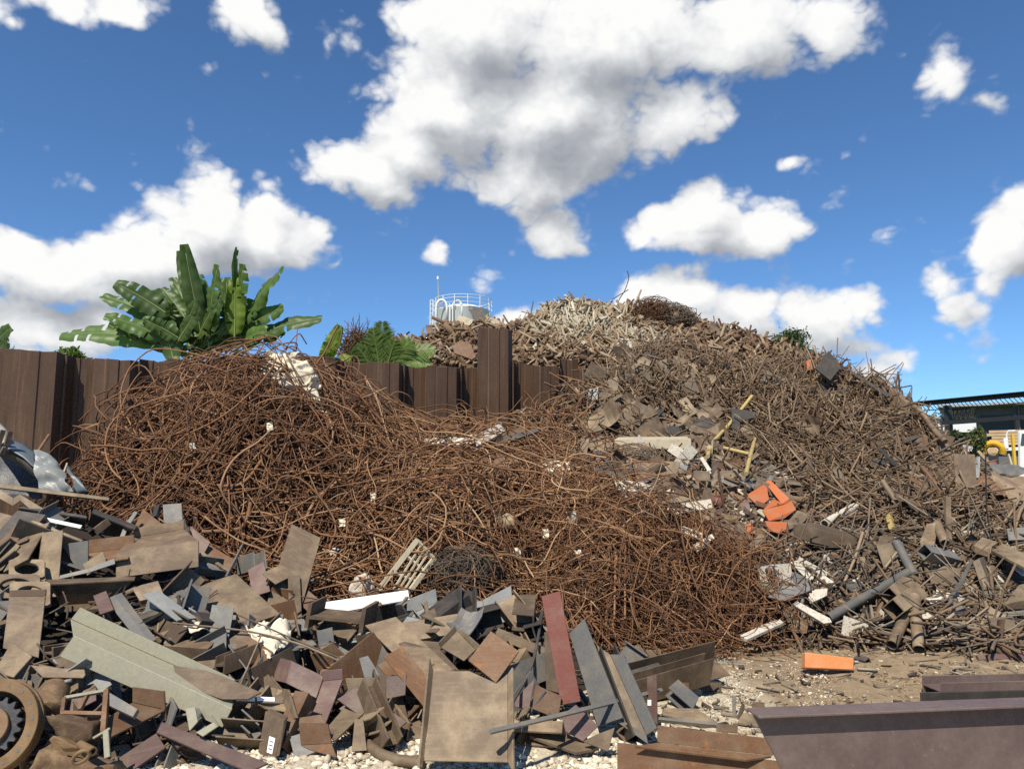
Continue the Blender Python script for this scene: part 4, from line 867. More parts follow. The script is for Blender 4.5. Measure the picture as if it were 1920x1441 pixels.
piece('plate_offcut', 'arrow shaped brown plate lying in white rubble', 'plate', [([(1093, 1389), (1118, 1376), (1153, 1363), (1140, 1408)], nF)], 'brown', .014, .24)
piece('plate_offcut', 'flat grey plate lying on the rubble beside the big brown channel', 'plate', [([(993, 1378), (1060, 1373), (1124, 1400), (1080, 1409)], nU)], 'tan', .02, .1)
pipe('curved_pipe', 'curved tan pipe half buried in white rubble', 'pipe', [(690, 1395), (710, 1412), (740, 1424), (795, 1430)], .032, 'tan', .1, k=12, inner=0)
piece('channel_offcut', 'small tan channel beside the galvanised H-beam', 'channel', [([(963, 1135), (1000, 1133), (999, 1148), (964, 1150)], nC), ([(964, 1150), (999, 1148), (990, 1158), (966, 1160)], nU)], 'tan', .012, .2)
piece('channel_offcut', 'long tan channel sloping down to the upright red plate', 'channel', [([(934, 1176), (1026, 1214), (1022, 1222), (930, 1184)], nU), ([(930, 1184), (1022, 1222), (1020, 1232), (928, 1195)], nC)], 'tan', .012, .26)
piece('purple_angle', 'long purple angle with its lower leg in the rubble', 'angle', [([(303, 1352), (293, 1372), (467, 1446), (503, 1429)], (0, -.55, .85)), ([(293, 1373), (310, 1400), (240, 1448), (222, 1420)], (-.2, -.6, .75))], 'purple', .014, .28)
piece('stepped_bracket', 'rusty stepped bracket with an upright back plate', 'bracket', [([(248, 1287), (307, 1295), (310, 1330), (248, 1316)], nC), ([(248, 1316), (310, 1330), (206, 1381), (180, 1356)], nU), ([(307, 1295), (310, 1294), (313, 1352), (310, 1350)], nR)], 'rust', .012, .28)
piece('blue_block', 'blue grey thick plate resting on the rusty stepped bracket', 'plate', [([(205, 1297), (258, 1328), (249, 1343), (205, 1322)], (-.1, -.7, .7))], 'grey', .03, .42)
piece('plate_offcut', 'brown bar with a rounded orange end', 'plate', [([(57, 1246), (140, 1254), (158, 1254), (160, 1264), (155, 1270), (80, 1269)], nS)], 'tan', .014, .28)
fr = empty('bar_rectangle', on_heap(160, 1335, .3)); name_it(fr, 'small rusty rectangular frame beside the sage green angle', 'frame')
pipe('frame_bar', '', '', [(115, 1337), (196, 1339)], .012, 'rust', .34, k=4, inner=0, parent=fr); pipe('frame_bar', '', '', [(200, 1294), (194, 1372)], .013, 'rust', .34, k=4, inner=0, parent=fr)
pipe('frame_bar', '', '', [(121, 1308), (117, 1336)], .010, 'rust', .34, k=4, inner=0, parent=fr); pipe('frame_bar', '', '', [(166, 1298), (150, 1330)], .010, 'rust', .33, k=4, inner=0, parent=fr); pipe('frame_bar', '', '', [(121, 1308), (200, 1294)], .009, 'sage', .34, k=4, inner=0, parent=fr)
te = piece('tee_offcut', 'small pale green T-section beside the rusted casting', 'T-section', [([(192, 1372), (203, 1367), (206, 1417), (195, 1421)], nF), ([(173, 1381), (205, 1362), (206, 1366), (174, 1385)], nF)], 'sage', .014, .4)
piece('plate_offcut', 'pale sage scrap corner poking out below the sage green angle', 'plate', [([(347, 1327), (366, 1324), (371, 1352), (355, 1370)], nF)], 'sage', .012, .42)
piece('tee_offcut', 'small pale T-section leaning below the sage green angle', 'T-section', [([(367, 1372), (405, 1350), (410, 1360), (380, 1380)], nF), ([(396, 1340), (411, 1360), (408, 1362), (393, 1342)], nC)], 'sage', .012, .40)
piece('skeleton_plate', 'tan flame cut plate end below the curled brown plate', 'plate', [([(-10, 1256), (20, 1270), (60, 1275), (60, 1290), (-10, 1290)], nS)], 'brown', .02, .15)

# --- cluster beside the limestone chips
piece('plate_offcut', 'brown standing plate at the far tip of the offcut heap', 'plate', [([(1206, 1218), (1240, 1217), (1241, 1240), (1207, 1237)], nC), ([(1207, 1237), (1241, 1240), (1225, 1249), (1197, 1246)], nU)], 'tan', .012, .2)
piece('plate_offcut', 'orange tan plate leaning at the far tip of the heap', 'plate', [([(1242, 1231), (1277, 1240), (1275, 1272), (1245, 1262)], nF)], 'rust', .012, .2)
piece('plate_offcut', 'tan flat strip bridging two standing plates', 'plate', [([(1195, 1262), (1245, 1250), (1246, 1257), (1205, 1270)], nU)], 'tan', .012, .26)
pk = piece('plate_offcut', 'tall narrow purple plate with a pink sticker', 'plate', [([(1213, 1268), (1230, 1263), (1231, 1358), (1213, 1330)], nL)], 'purple', .014, .3, at=(1222, 1340)); child_plate(pk, 'paper_sticker', [(1214, 1311), (1221, 1311), (1221, 1322), (1214, 1322)], nL, 'sticker')
piece('angle_offcut', 'rusty gold angle standing beside the teal plate', 'angle', [([(1268, 1276), (1291, 1280), (1290, 1310), (1270, 1327)], nL), ([(1271, 1310), (1310, 1311), (1307, 1329), (1271, 1327)], nC), ([(1290, 1310), (1310, 1311), (1292, 1300), (1280, 1300)], nU)], 'rust', .012, .2)
piece('quarter_plate', 'teal grey quarter round plate in the small cluster', 'plate', [([(1291, 1275), (1305, 1283), (1314, 1293), (1317, 1303), (1312, 1309), (1292, 1308)], nC)], 'zinc', .012, .16)
piece('channel_offcut', 'tan channel with two upright flanges beside the limestone chips', 'channel', [([(1318, 1279), (1353, 1279), (1353, 1297), (1318, 1293)], nC), ([(1318, 1293), (1353, 1297), (1367, 1305), (1340, 1327), (1313, 1316)], nU), ([(1339, 1309), (1367, 1304), (1368, 1347), (1340, 1350)], (-.2, -.95, .15))], 'tan', .012, .2)
piece('post_offcut', 'thin grey strip standing on end beside the tan channel', 'strip', [([(1374, 1303), (1380, 1303), (1380, 1356), (1374, 1356)], nC)], 'grey', .014, .14)
piece('plate_offcut', 'brown curved plate behind the thin grey standing strip', 'plate', [([(1392, 1313), (1394, 1330), (1383, 1354), (1381, 1345)], nL)], 'brown', .012, .14)
piece('plate_offcut', 'wide tan flange plate lying in front of the rusty gold angle', 'plate', [([(1243, 1326), (1306, 1327), (1346, 1353), (1310, 1356), (1241, 1337)], nU)], 'tan', .016, .2)
pipe('flat_bar', 'straight blue grey bar lying above the rusty orange angle', 'flat bar', [(1233, 1348), (1346, 1359)], .012, 'grey', .2, k=4, inner=0)
piece('plate_offcut', 'small brown plate standing behind the rusty orange angle', 'plate', [([(1343, 1357), (1384, 1358), (1383, 1374), (1344, 1371)], nC)], 'brown', .012, .2)
piece('plate_offcut', 'small brown square plate near the end of the purple girder', 'plate', [([(1412, 1315), (1434, 1316), (1432, 1335), (1410, 1334)], nC)], 'brown', .014, .05)
piece('plate_offcut', 'tan plate leaning against the end of the purple girder', 'plate', [([(1393, 1335), (1421, 1339), (1443, 1367), (1382, 1354)], nS)], 'tan', .014, .12)
piece('orange_angle', 'long rusty orange channel in the near corner of the heap', 'channel', [([(1233, 1359), (1465, 1386), (1478, 1402), (1447, 1416), (1233, 1391)], (0, -.97, .25)), ([(1233, 1391), (1447, 1416), (1400, 1423), (1190, 1397)], nU), ([(1158, 1391), (1500, 1430), (1500, 1470), (1158, 1470)], (0, -.95, .3))], 'rust', .014, .3, Y=4.35)
pipe('buried_pipe', 'grey pipe half buried in dirt beside the rebar tangle', 'pipe', [(1311, 1239), (1397, 1247)], .022, 'grey', .02, k=10, inner=.8)

# --- ring gear, casting and motor drum at the near corner
def machinery():
    Y0 = 4.35; c = W(-17, 1362, Y0); ax = unit(np.array([.12, -.93, .35])); x = unit(np.cross((0, 0, 1), ax)); y = np.cross(ax, x)
    R = 80 / F * Y0 * 1.0
    root = empty('ring_gear', c); name_it(root, 'ochre dusted ring gear with dark teeth at the near corner', 'gear')
    def ring(r0, r1, h, z, name, mat, k=56, teeth=0):
        V = []; Fc = []
        for i in range(k):
            a = i * 2 * math.pi / k; d = x * math.cos(a) + y * math.sin(a)
            ro = r1 if not teeth else (r1 if (i // 2) % 2 else r1 * .84)
            V += [c + d * r0 + ax * z, c + d * ro + ax * z, c + d * ro + ax * (z - h), c + d * r0 + ax * (z - h)]
        for i in range(k):
            a, b = i * 4, ((i + 1) % k) * 4
            for m in range(4): Fc.append([a + m, b + m, b + (m + 1) % 4, a + (m + 1) % 4])
        return obj(name, V, Fc, M[mat], root, bevel=.003)
    rim = ring(R * .74, R, .05, .02, 'outer_ring', 'ring'); ring(R * .95, R * 1.03, .03, -.03, 'outer_flange', 'ring')
    ring(R * .30, R * .64, .05, .0, 'toothed_wheel', 'oily', 72, 1); ring(.01, R * .40, .05, .03, 'hub_disc', 'rust', 40); ring(R * .02, R * .9, .02, -.06, 'back_plate', 'cast', 40)
    for i in range(16):
        a = (i + .4) * 2 * math.pi / 16; d = x * math.cos(a) + y * math.sin(a); p = c + d * R * .88 + ax * .0205
        MB().tube([p - ax * .004, p + ax * .0012], .008, 8).build('hole_shade_disc', M['ink_and_hole'], rim)  # solid dark disc; shade of a bolt hole is put into its colour
    # drum
    d = empty('motor_drum', W(100, 1335, 4.6)); name_it(d, 'short rusted drum standing behind the rusted casting', 'drum')
    a, b = W(90, 1336, 4.62), W(105, 1288, 4.78); MB().tube(spline(np.array([a, a + (b - a) * .08, a + (b - a) * .9, b]), 8, 0), [.075, .082, .082, .082, .082, .082, .08, .066], 20, 0).build('drum_body', M['cast'], d, True)
    MB().tube([b - (b - a) * .02, b + (b - a) * .18], .02, 10).build('drum_neck', M['cast'], d, True)
    MB().tube([b + np.array([.03, -.02, .03]), b + np.array([.10, -.02, .045])], .012, 8).build('drum_spout', M['zinc'], d, True)
    # casting
    e = empty('rusted_casting', W(150, 1420, 4.2)); name_it(e, 'lumpy rusted machine casting with an eyelet at the near corner', 'casting')
    def lump(pts, name, mat, Y, th, seed):
        r = np.random.default_rng(seed); P = np.array([W(u, v, Y) for u, v in pts]); cc = P.mean(0); bm = bmesh.new()
        m = MB().prism(P, (0, th, -.02)); me = bpy.data.meshes.new('t'); me.from_pydata(m.v, [], m.f); bm.from_mesh(me); bmesh.ops.triangulate(bm, faces=bm.faces[:]); bmesh.ops.subdivide_edges(bm, edges=bm.edges[:], cuts=4, use_grid_fill=True)
        bmesh.ops.smooth_vert(bm, verts=bm.verts[:], factor=.5, use_axis_x=True, use_axis_y=True, use_axis_z=True)
        for v in bm.verts:
            k = v.co * 14; from mathutils import noise as mn; v.co += Vector((mn.noise(k), mn.noise(k + Vector((5, 1, 2))), mn.noise(k + Vector((1, 8, 3))))) * .016
        V = [tuple(v.co) for v in bm.verts]; bm.verts.index_update(); Fc = [[v.index for v in f.verts] for f in bm.faces]; bm.free(); return obj(name, V, Fc, M[mat], e, True)
    lump([(82, 1340), (168, 1355), (172, 1390), (150, 1398), (100, 1380)], 'cover', 'cast', 4.32, .12, 1)
    lump([(90, 1388), (100, 1378), (150, 1402), (175, 1420), (150, 1425), (105, 1412)], 'flange', 'ring', 4.22, .08, 2)
    lump([(48, 1448), (75, 1402), (100, 1410), (150, 1428), (205, 1436), (215, 1460), (60, 1470)], 'block', 'cast', 4.16, .16, 3)
    lump([(103, 1386), (125, 1392), (143, 1406), (120, 1402)], 'name_plate', 'ring', 4.14, .02, 4)
    c2 = W(152, 1418, 4.08); t = np.linspace(0, 2 * math.pi, 17); uu, vv = unit(np.array([.8, 0, .55])), unit(np.array([-.4, -.3, .7]))
    MB().tube([c2 + uu * .045 * math.cos(q) + vv * .026 * math.sin(q) for q in t], .010, 8, 0, False).build('eyelet', M['ring'], e, True)
    pipe('spigot', '', '', [(150, 1395), (175, 1408)], .022, 'ring', Y=[4.2, 4.12], k=10, inner=.6, parent=e)
machinery()
# skeleton plate with flame cut holes, in the near heap
def skeleton():
    root = empty('holed_plate', on_heap(45, 1090, .2)); name_it(root, 'tan flame cut skeleton plate with big round holes', 'plate')
    p0 = on_heap(45, 1085, .22); n = unit(np.array([0, -.6, .8]))
    for k, (cu, cv, ru, rv) in enumerate(((50, 1065, 30, 15), (30, 1098, 40, 20), (56, 1112, 34, 20))):
        q = p0 - n * .02 * k * -1; V = []; Fc = []; K = 28
        for i in range(K):
            a = i * 2 * math.pi / K; ci, si = math.cos(a), math.sin(a)
            inn = hit_plane(cu + ru * .78 * ci, cv + rv * .75 * si, q, n); f = 1.12
            ou = hit_plane(cu + max(-1, min(1, ci * 1.35)) * ru * f, cv + max(-1, min(1, si * 1.35)) * rv * f, q, n)
            V += [inn, ou, ou - n * .025, inn - n * .025]
        for i in range(K):
            a, b = i * 4, ((i + 1) % K) * 4
            for m in range(4): Fc.append([a + m, b + m, b + (m + 1) % 4, a + (m + 1) % 4])
        obj('holed_panel', V, Fc, M['tan'], root)
skeleton()

# --- girders beside the dirt
def girders():
    def hbeam(name, lab, A, B, up, side, H, Wd, tw, tf, mat, cut=0.0, mat2=None):
        A, B, up, side = (np.asarray(q, float) for q in (A, B, up, side)); m = MB(); t = unit(B - A)
        root = None
        # web, then the flanges set against its edges
        m.prism([A - side * tw / 2, A - side * tw / 2 - up * H + t * cut, B - side * tw / 2 - up * H, B - side * tw / 2], side * tw)
        m.prism([A - side * Wd / 2 + up * tf, A - side * Wd / 2, B - side * Wd / 2, B - side * Wd / 2 + up * tf], side * Wd)
        m.prism([A - side * Wd / 2 - up * H + t * cut, A - side * Wd / 2 - up * (H + tf) + t * cut, B - side * Wd / 2 - up * (H + tf), B - side * Wd / 2 - up * H], side * Wd)
        name_it(m.build(name, M[mat], bevel=.003), lab, 'girder'); return m
    A = W(1411, 1339, 3.45); B = W(1925, 1319, 3.63); d = B - A; B = A + d * 3.0; t = unit(d); side = unit(np.cross(t, (0, 0, 1))); up = np.cross(side, t)
    hbeam('girder', 'long purple brown primed girder with a slanted cut end', A, B, up, side, .56, .125, .014, .012, 'girder', .30)
    A = W(1727, 1304, 5.05); B = W(1925, 1299, 5.15); B = A + (B - A) * 2.5; t = unit(B - A); side = unit(np.cross(t, (0, 0, 1))); up = np.cross(side, t)
    hbeam('girder', 'low dark girder on its side behind the long purple girder', A - up * .045, B - up * .045, side * -1, up, .16, .13, .012, .014, 'dark')
    A = W(1800, 1270, 5.65); B = W(1925, 1267, 5.72); B = A + (B - A) * 3; t = unit(B - A); side = unit(np.cross(t, (0, 0, 1))); up = np.cross(side, t)
    hbeam('girder', 'second low girder lying furthest from the long purple girder', A - side * .20 - up * .15, B - side * .20 - up * .15, side * -1, up, -.22, .13, .012, .014, 'girder')
girders()
ob = piece('orange_block', 'faded orange block lying alone on the dirt', 'block', [([(1510, 1222), (1602, 1233), (1601, 1256), (1510, 1252)], (.02, -.95, .3), .10)], 'apricot', .10, .22, at=(1555, 1254), bev=.008)
pipe('square_tube', 'short black square tube beside the orange block', 'tube', [(1606, 1236), (1628, 1241)], .030, 'dark', .06, k=4, inner=.8)
piece('red_bars', 'stack of short red brown bars at the border of the dirt', 'bar', [([(1830, 1226), (1960, 1222), (1960, 1230), (1836, 1234)], nU), ([(1836, 1234), (1960, 1230), (1960, 1244), (1840, 1247)], nC)], 'purple', .03, .06)

# --- debris at the foot of the tall heap
G2 = 'tubes and plates at the foot of the tall heap'
pipe('steel_pipe', 'long slanted grey pipe lying against the debris', 'pipe', [(1553, 1158), (1702, 1073)], .046, 'grey', Y=[7.75, 8.15])
pipe('steel_pipe', 'tan pipe leaning outward beside the upright tan pipe', 'pipe', [(1672, 1209), (1704, 1142)], .052, 'tan', Y=[7.35, 7.7])
pipe('steel_pipe', 'upright tan pipe with its open end on the ground', 'pipe', [(1723, 1217), (1714, 1118)], .055, 'tan', Y=[7.3, 7.75])
pipe('square_tube', 'open brown square tube pointing at the camera', 'tube', [(1675, 1142), (1720, 1112)], .075, 'tan', Y=[7.55, 7.95], k=4, inner=.88)
pipe('square_tube', 'brown square tube under the long slanted pipe', 'tube', [(1668, 1118), (1712, 1082)], .070, 'tan', Y=[7.8, 8.3], k=4, inner=.88)
pipe('steel_pipe', 'dark grey pipe sloping down from the box section', 'pipe', [(1681, 1016), (1714, 1078)], .048, 'grey', Y=[8.6, 8.2])
piece('channel_offcut', 'leaning brown channel with a dark groove', 'channel', [([(1824, 1052), (1836, 1046), (1868, 1130), (1853, 1142)], (-.4, -.85, .4)), ([(1836, 1046), (1846, 1043), (1878, 1124), (1868, 1130)], (.75, -.6, .1)), ([(1846, 1043), (1858, 1046), (1888, 1124), (1878, 1124)], nF)], 'tan', .014, Y=8.0)
piece('box_section', 'long brown box section lying across the debris', 'box section', [([(1489, 983), (1600, 1007), (1622, 1016), (1621, 1040), (1490, 1008)], nC), ([(1489, 983), (1622, 1016), (1640, 1008), (1520, 978)], nU)], 'brown', .02, Y=8.9)
piece('box_section', 'brown box section bending down from the long box section', 'box section', [([(1622, 1016), (1660, 1034), (1664, 1062), (1640, 1052)], nC), ([(1622, 1016), (1660, 1034), (1680, 1026), (1640, 1008)], nU)], 'tan', .02, Y=8.8)
piece('plate_offcut', 'wide tan plate folded over the foot debris', 'plate', [([(1643, 1022), (1672, 1018), (1688, 1060), (1660, 1072)], (-.1, -.75, .65)), ([(1643, 1022), (1650, 1004), (1676, 1004), (1672, 1018)], nU)], 'tan', .014, Y=8.5)
piece('box_section', 'short upright tan box section', 'box section', [([(1606, 1044), (1622, 1042), (1624, 1100), (1610, 1102)], nF), ([(1622, 1042), (1630, 1046), (1632, 1098), (1624, 1100)], nR)], 'tan', .02, Y=8.5)
pipe('square_tube', 'open dark square tube facing the long slanted pipe', 'tube', [(1733, 1034), (1790, 1050)], .062, 'grey', Y=[8.2, 8.5], k=4, inner=.86)
piece('curved_plate', 'tan plate with a rolled edge above the open dark tube', 'plate', [([(1738, 982), (1760, 978), (1754, 1012), (1725, 1016)], nF), ([(1725, 1016), (1754, 1012), (1752, 1022), (1728, 1026)], nU)], 'tan', .014, Y=8.8)
pipe('steel_pipe', 'short tan pipe standing beside the rolled tan plate', 'pipe', [(1772, 1018), (1757, 982)], .05, 'tan', Y=[8.6, 8.9])
piece('post_offcut', 'straight brown post standing against the tall heap', 'post', [([(1774, 930), (1783, 930), (1785, 1018), (1775, 1018)], nC)], 'tan', .04, Y=8.95)
piece('flat_strip', 'long grey curved strip leaning beside the leaning brown channel', 'strip', [([(1820, 1046), (1824, 1052), (1806, 1092), (1799, 1088)], nL), ([(1799, 1088), (1806, 1092), (1775, 1135), (1768, 1131)], nL), ([(1768, 1131), (1775, 1135), (1745, 1165), (1740, 1160)], nL)], 'grey', .008, Y=7.8)
piece('plate_offcut', 'wide tan scratched plate behind the grey curved strip', 'plate', [([(1742, 1074), (1770, 1060), (1802, 1066), (1795, 1100), (1750, 1112)], nS)], 'tan', .014, Y=8.2)
piece('box_section', 'tan box section with a dark open end high in the foot debris', 'box section', [([(1826, 1022), (1842, 1006), (1872, 1016), (1860, 1024), (1858, 1036)], nS), ([(1826, 1022), (1858, 1036), (1852, 1044), (1828, 1036)], (-.2, -1, -.3))], 'tan', .03, Y=8.6)
piece('plate_offcut', 'long tan plate running out past the dark open end section', 'plate', [([(1858, 1030), (1880, 1018), (1950, 1052), (1930, 1068)], nU)], 'tan', .03, Y=8.4)
piece('box_section', 'brown box section in shade beside the dark ends', 'box section', [([(1880, 965), (1930, 955), (1935, 985), (1895, 1002)], nC), ([(1880, 965), (1930, 955), (1915, 945), (1872, 958)], nU)], 'brown', .03, Y=9.2)
piece('plate_offcut', 'broad grey plate at the border above the long tan plate', 'plate', [([(1888, 990), (1950, 985), (1950, 1010), (1892, 1012)], nS)], 'grey', .02, Y=8.9)
piece('plate_offcut', 'tan plate with a bent ridge at the border of the debris', 'plate', [([(1884, 1132), (1910, 1096), (1950, 1086), (1950, 1118)], nS), ([(1884, 1132), (1950, 1118), (1950, 1140), (1890, 1142)], (0, -1, -.2))], 'tan', .014, Y=7.8)
piece('flat_bar', 'long grey flat bar lying out of the debris towards the border', 'flat bar', [([(1872, 1148), (1950, 1140), (1950, 1150), (1874, 1156)], nS)], 'grey', .012, Y=7.7)
piece('plate_offcut', 'grey folded plate at the foot of the rebar tangle', 'plate', [([(1440, 1118), (1462, 1098), (1516, 1092), (1520, 1106), (1470, 1126)], nS)], 'grey', .014, Y=8.0)
piece('plaster_board', 'long white broken board lying beside the long slanted pipe', 'board', [([(1486, 1132), (1494, 1126), (1556, 1158), (1560, 1166), (1545, 1168)], nS)], 'plaster', .03, Y=7.75)
piece('plaster_board', 'cream broken board lying in front of the rebar tangle', 'board', [([(1388, 1190), (1440, 1166), (1462, 1160), (1470, 1166), (1400, 1198)], nU)], 'plaster', .03, Y=7.6)
piece('plaster_board', 'white curved board strip above the grey folded plate', 'board', [([(1480, 1052), (1496, 1050), (1526, 1082), (1520, 1094), (1508, 1080)], nF)], 'plaster', .02, Y=8.4)
piece('plaster_board', 'white torn board beside the end of the grey folded plate', 'board', [([(1516, 1118), (1528, 1104), (1552, 1102), (1550, 1116), (1520, 1130)], nS)], 'plaster', .02, Y=8.0)
piece('plaster_board', 'white chalky lump under the long slanted pipe', 'board', [([(1606, 1126), (1632, 1100), (1638, 1116), (1624, 1140)], nS)], 'plaster', .05, Y=8.2)
piece('plaster_board', 'small white panel between the square tubes', 'board', [([(1736, 1120), (1760, 1112), (1768, 1126), (1745, 1130)], nU)], 'white', .012, Y=7.95)
piece('plaster_board', 'small white panel near the border of the debris', 'board', [([(1897, 1062), (1905, 1058), (1925, 1072), (1918, 1078)], nU)], 'white', .012, Y=8.3)
piece('white_tray', 'small white tray on the dirt edge of the debris', 'tray', [([(1778, 1226), (1806, 1221), (1808, 1226), (1790, 1236)], nU)], 'white', .02, Y=7.25)
def foot_debris():
    r = np.random.default_rng(51); poly = [(1400, 1000), (1920, 1000), (1925, 1222), (1480, 1215), (1430, 1150)]; S = scatter(poly, 900, HB, r); V = []; Q = []; T = []; nb = 0
    for k_, lo, hi, w0, w1, f0, f1, n in ((4, .2, .9, .012, .03, .2, .9, 420), (5, .4, 1.8, .005, .010, 1, 1, 480)):
        s = S[:n]; S = S[n:]; P = bent_paths(s, HB, r.uniform(lo, hi, len(s)), r, .35, 6, .35 if k_ == 5 else .05, (-.02, .12)); v, q = sweep(P, r.uniform(w0, w1, len(s)), k_, r.uniform(f0, f1, len(s)), r); V.append(v); Q.append(q + nb); nb += len(v); T.append(np.repeat(np.clip(r.normal(.45, .25, len(s)), 0, 1), 6 * k_))
    o = obj_quads('tangled_strips', np.concatenate(V), np.concatenate(Q), M['bits'], np.concatenate(T)); tag(o, 'thin tangled strips and wires between the tubes at the heap foot', 'scrap', None, 'stuff')
foot_debris()
def bent_sheet(c, d, e, n, L, w, r, th=.008):
    """a buckled plate: a sheet bowed and twisted, with thickness"""
    I, J = 7, 5; b1, b2, tw, kk = r.uniform(-.5, .5), r.uniform(-.5, .5), r.uniform(-.5, .5), r.uniform(.2, .8); T = []
    cut = [r.uniform(.75, 1) for _ in range(4)]
    for j in range(J):
        for i in range(I):
            x, y = i / (I - 1) - .5, j / (J - 1) - .5; sx = (cut[0] if y < 0 else cut[1]); sy = (cut[2] if x < 0 else cut[3])
            h = L * (b1 * x * x + tw * x * y) + w * b2 * y * y * 1.5 + (max(0, x - .5 + kk * .5) * L * b2 * 1.6) + r.uniform(-.01, .01)
            T.append(c + d * x * L * sx + e * y * w * sy + n * h)
    T = np.array(T); B = T - n * th; m = MB(); k = I * J; Fc = []
    for j in range(J - 1):
        for i in range(I - 1): a = j * I + i; Fc += [[a, a + 1, a + I + 1, a + I], [k + a, k + a + I, k + a + I + 1, k + a + 1]]
    rim = [i for i in range(I)] + [j * I + I - 1 for j in range(1, J)] + [(J - 1) * I + i for i in range(I - 2, -1, -1)] + [j * I for j in range(J - 2, 0, -1)]
    for q in range(len(rim)): a, b = rim[q], rim[(q + 1) % len(rim)]; Fc.append([b, a, a + k, b + k])
    return m.add(np.vstack([T, B]), Fc)
def random_pieces(poly, count, seed, kinds, mats, grp, Lr, wr):
    """more tubes, plates and boards among the foot debris, each its own"""
    r = random.Random(seed); rg = np.random.default_rng(seed); S = scatter(poly, count, np.maximum(HB, HR), rg)
    for p in S:
        d = unit(np.array([r.uniform(-1, 1), r.uniform(-.8, .3), r.uniform(-.6, .6)])); L = r.uniform(*Lr); c = p + np.array([0, -.06, .06]); kind = r.choice(kinds); u, v = px_of(c)
        n = unit(np.array([r.uniform(-.6, .5), -1, r.uniform(0, 1.1)])); e = unit(np.cross(n, d)); d = np.cross(e, n); mt = r.choice(mats); cl = {'rust': 'rust orange', 'purple': 'red brown'}.get(mt, mt)
        ln = 'long' if L > (Lr[0] + Lr[1]) / 2 else 'short'
        if kind in ('plate', 'board', 'strip'):
            w = r.uniform(*(wr if kind != 'strip' else (.03, .08)))
            if kind == 'plate' and r.random() < .6:
                o = bent_sheet(c, d, e, n, L, w, r).build('plate_offcut', M[mt]); tag(o, label([f'bent {cl}', f'{ln} bent {cl}'], 'plate', 'lying', float(u), float(v)), 'plate', grp); continue
            q = [c - d * L / 2 - e * w / 2 * r.uniform(.6, 1), c + d * L / 2 - e * w / 2, c + d * L / 2 * r.uniform(.7, 1) + e * w / 2, c - d * L / 2 + e * w / 2]
            if kind == 'board': mt = 'plaster'; cl = 'white'
            o = MB().prism(q, -n * .012).build({'plate': 'plate_offcut', 'board': 'plaster_board', 'strip': 'steel_strip'}[kind], M[mt]); nm = {'plate': 'plate', 'board': 'broken board', 'strip': 'strip'}[kind]
        else:
            rad = {'tube': r.uniform(.025, .05), 'pipe': r.uniform(.015, .035), 'bar': r.uniform(.01, .016)}[kind]
            o = MB().tube(lerp(c - d * L / 2, c + d * L / 2, 2), rad * (1.3 if kind == 'tube' else 1), 4 if kind != 'pipe' else 10, 0.86 if kind != 'bar' else 0).build({'tube': 'square_tube', 'pipe': 'steel_pipe', 'bar': 'flat_bar'}[kind], M[mt]); nm = {'tube': 'square tube', 'pipe': 'pipe', 'bar': 'bar'}[kind]
        tag(o, label([f'{cl}', f'{ln} {cl}'], nm, 'lying', float(u), float(v)), nm, grp)
random_pieces([(1440, 1010), (1920, 1000), (1925, 1205), (1500, 1205), (1450, 1130)], 130, 61, ['plate', 'plate', 'tube', 'pipe', 'bar', 'board'], ['tan', 'tan', 'brown', 'grey', 'dark'], G2, (.15, .5), (.06, .22))
random_pieces([(1110, 720), (1180, 672), (1300, 690), (1380, 790), (1330, 850), (1150, 830), (1090, 790)], 70, 62, ['plate', 'plate', 'plate', 'strip', 'bar'], ['tan', 'tan', 'brown', 'brown', 'dark'], 'torn plates on the near side of the tall heap', (.3, .9), (.15, .5))
random_pieces([(1060, 850), (1200, 840), (1330, 850), (1480, 900), (1520, 990), (1430, 1040), (1330, 1000), (1180, 930)], 150, 63, ['plate', 'plate', 'strip', 'strip', 'bar', 'plate', 'strip', 'strip', 'bar', 'plate', 'board'], ['tan', 'tan', 'brown', 'brown', 'dark', 'rust', 'purple', 'tan', 'brown', 'grey', 'tan', 'cream'], 'mixed scrap between the tangle and the tall heap', (.2, .8), (.06, .3))
random_pieces([(1450, 720), (1640, 740), (1760, 850), (1830, 950), (1700, 980), (1560, 900)], 95, 64, ['plate', 'strip', 'bar', 'pipe', 'strip'], ['tan', 'brown', 'brown', 'dark', 'rust'], 'torn plates sunk in the tall heap', (.3, 1.2), (.08, .32))

# --- debris between the tangle and the tall heap
piece('lintel_beam', 'cream chipped lintel lying level on the scrap', 'beam', [([(1152, 824), (1296, 823), (1296, 841), (1156, 841)], nC), ([(1152, 824), (1296, 823), (1290, 818), (1160, 819)], nU)], 'cream', .12, .3)
piece('wide_plate', 'wide brown plate with a curled end on the tall heap', 'plate', [([(1288, 776), (1322, 750), (1345, 757), (1326, 799), (1308, 797)], nS), ([(1322, 750), (1330, 745), (1362, 760), (1345, 757)], nU), ([(1345, 757), (1362, 768), (1330, 800), (1326, 799)], nS)], 'brown', .014, .3)
piece('channel_offcut', 'long brown channel running down to the cream lintel', 'channel', [([(1232, 752), (1240, 748), (1322, 806), (1314, 815)], nS), ([(1240, 748), (1246, 745), (1328, 802), (1322, 806)], nR)], 'brown', .014, .26)
ys = empty('yellow_pipe_frame', on_heap(1370, 820, .3)); name_it(ys, 'bent yellow pipe frame leaning on the tall heap', 'pipe frame')
for pts in ([(1410, 742), (1369, 794), (1333, 832), (1327, 855)], [(1334, 834), (1405, 851)], [(1416, 822), (1408, 850), (1399, 888)]): pipe('yellow_pipe', '', '', pts, .029, 'yellow', .62, parent=ys, inner=0)
piece('bracket_plate', 'dark notched bracket plate in front of the yellow pipe', 'bracket', [([(1371, 764), (1417, 772), (1415, 782), (1388, 790), (1384, 830), (1374, 812)], nF)], 'dark', .014, .70)
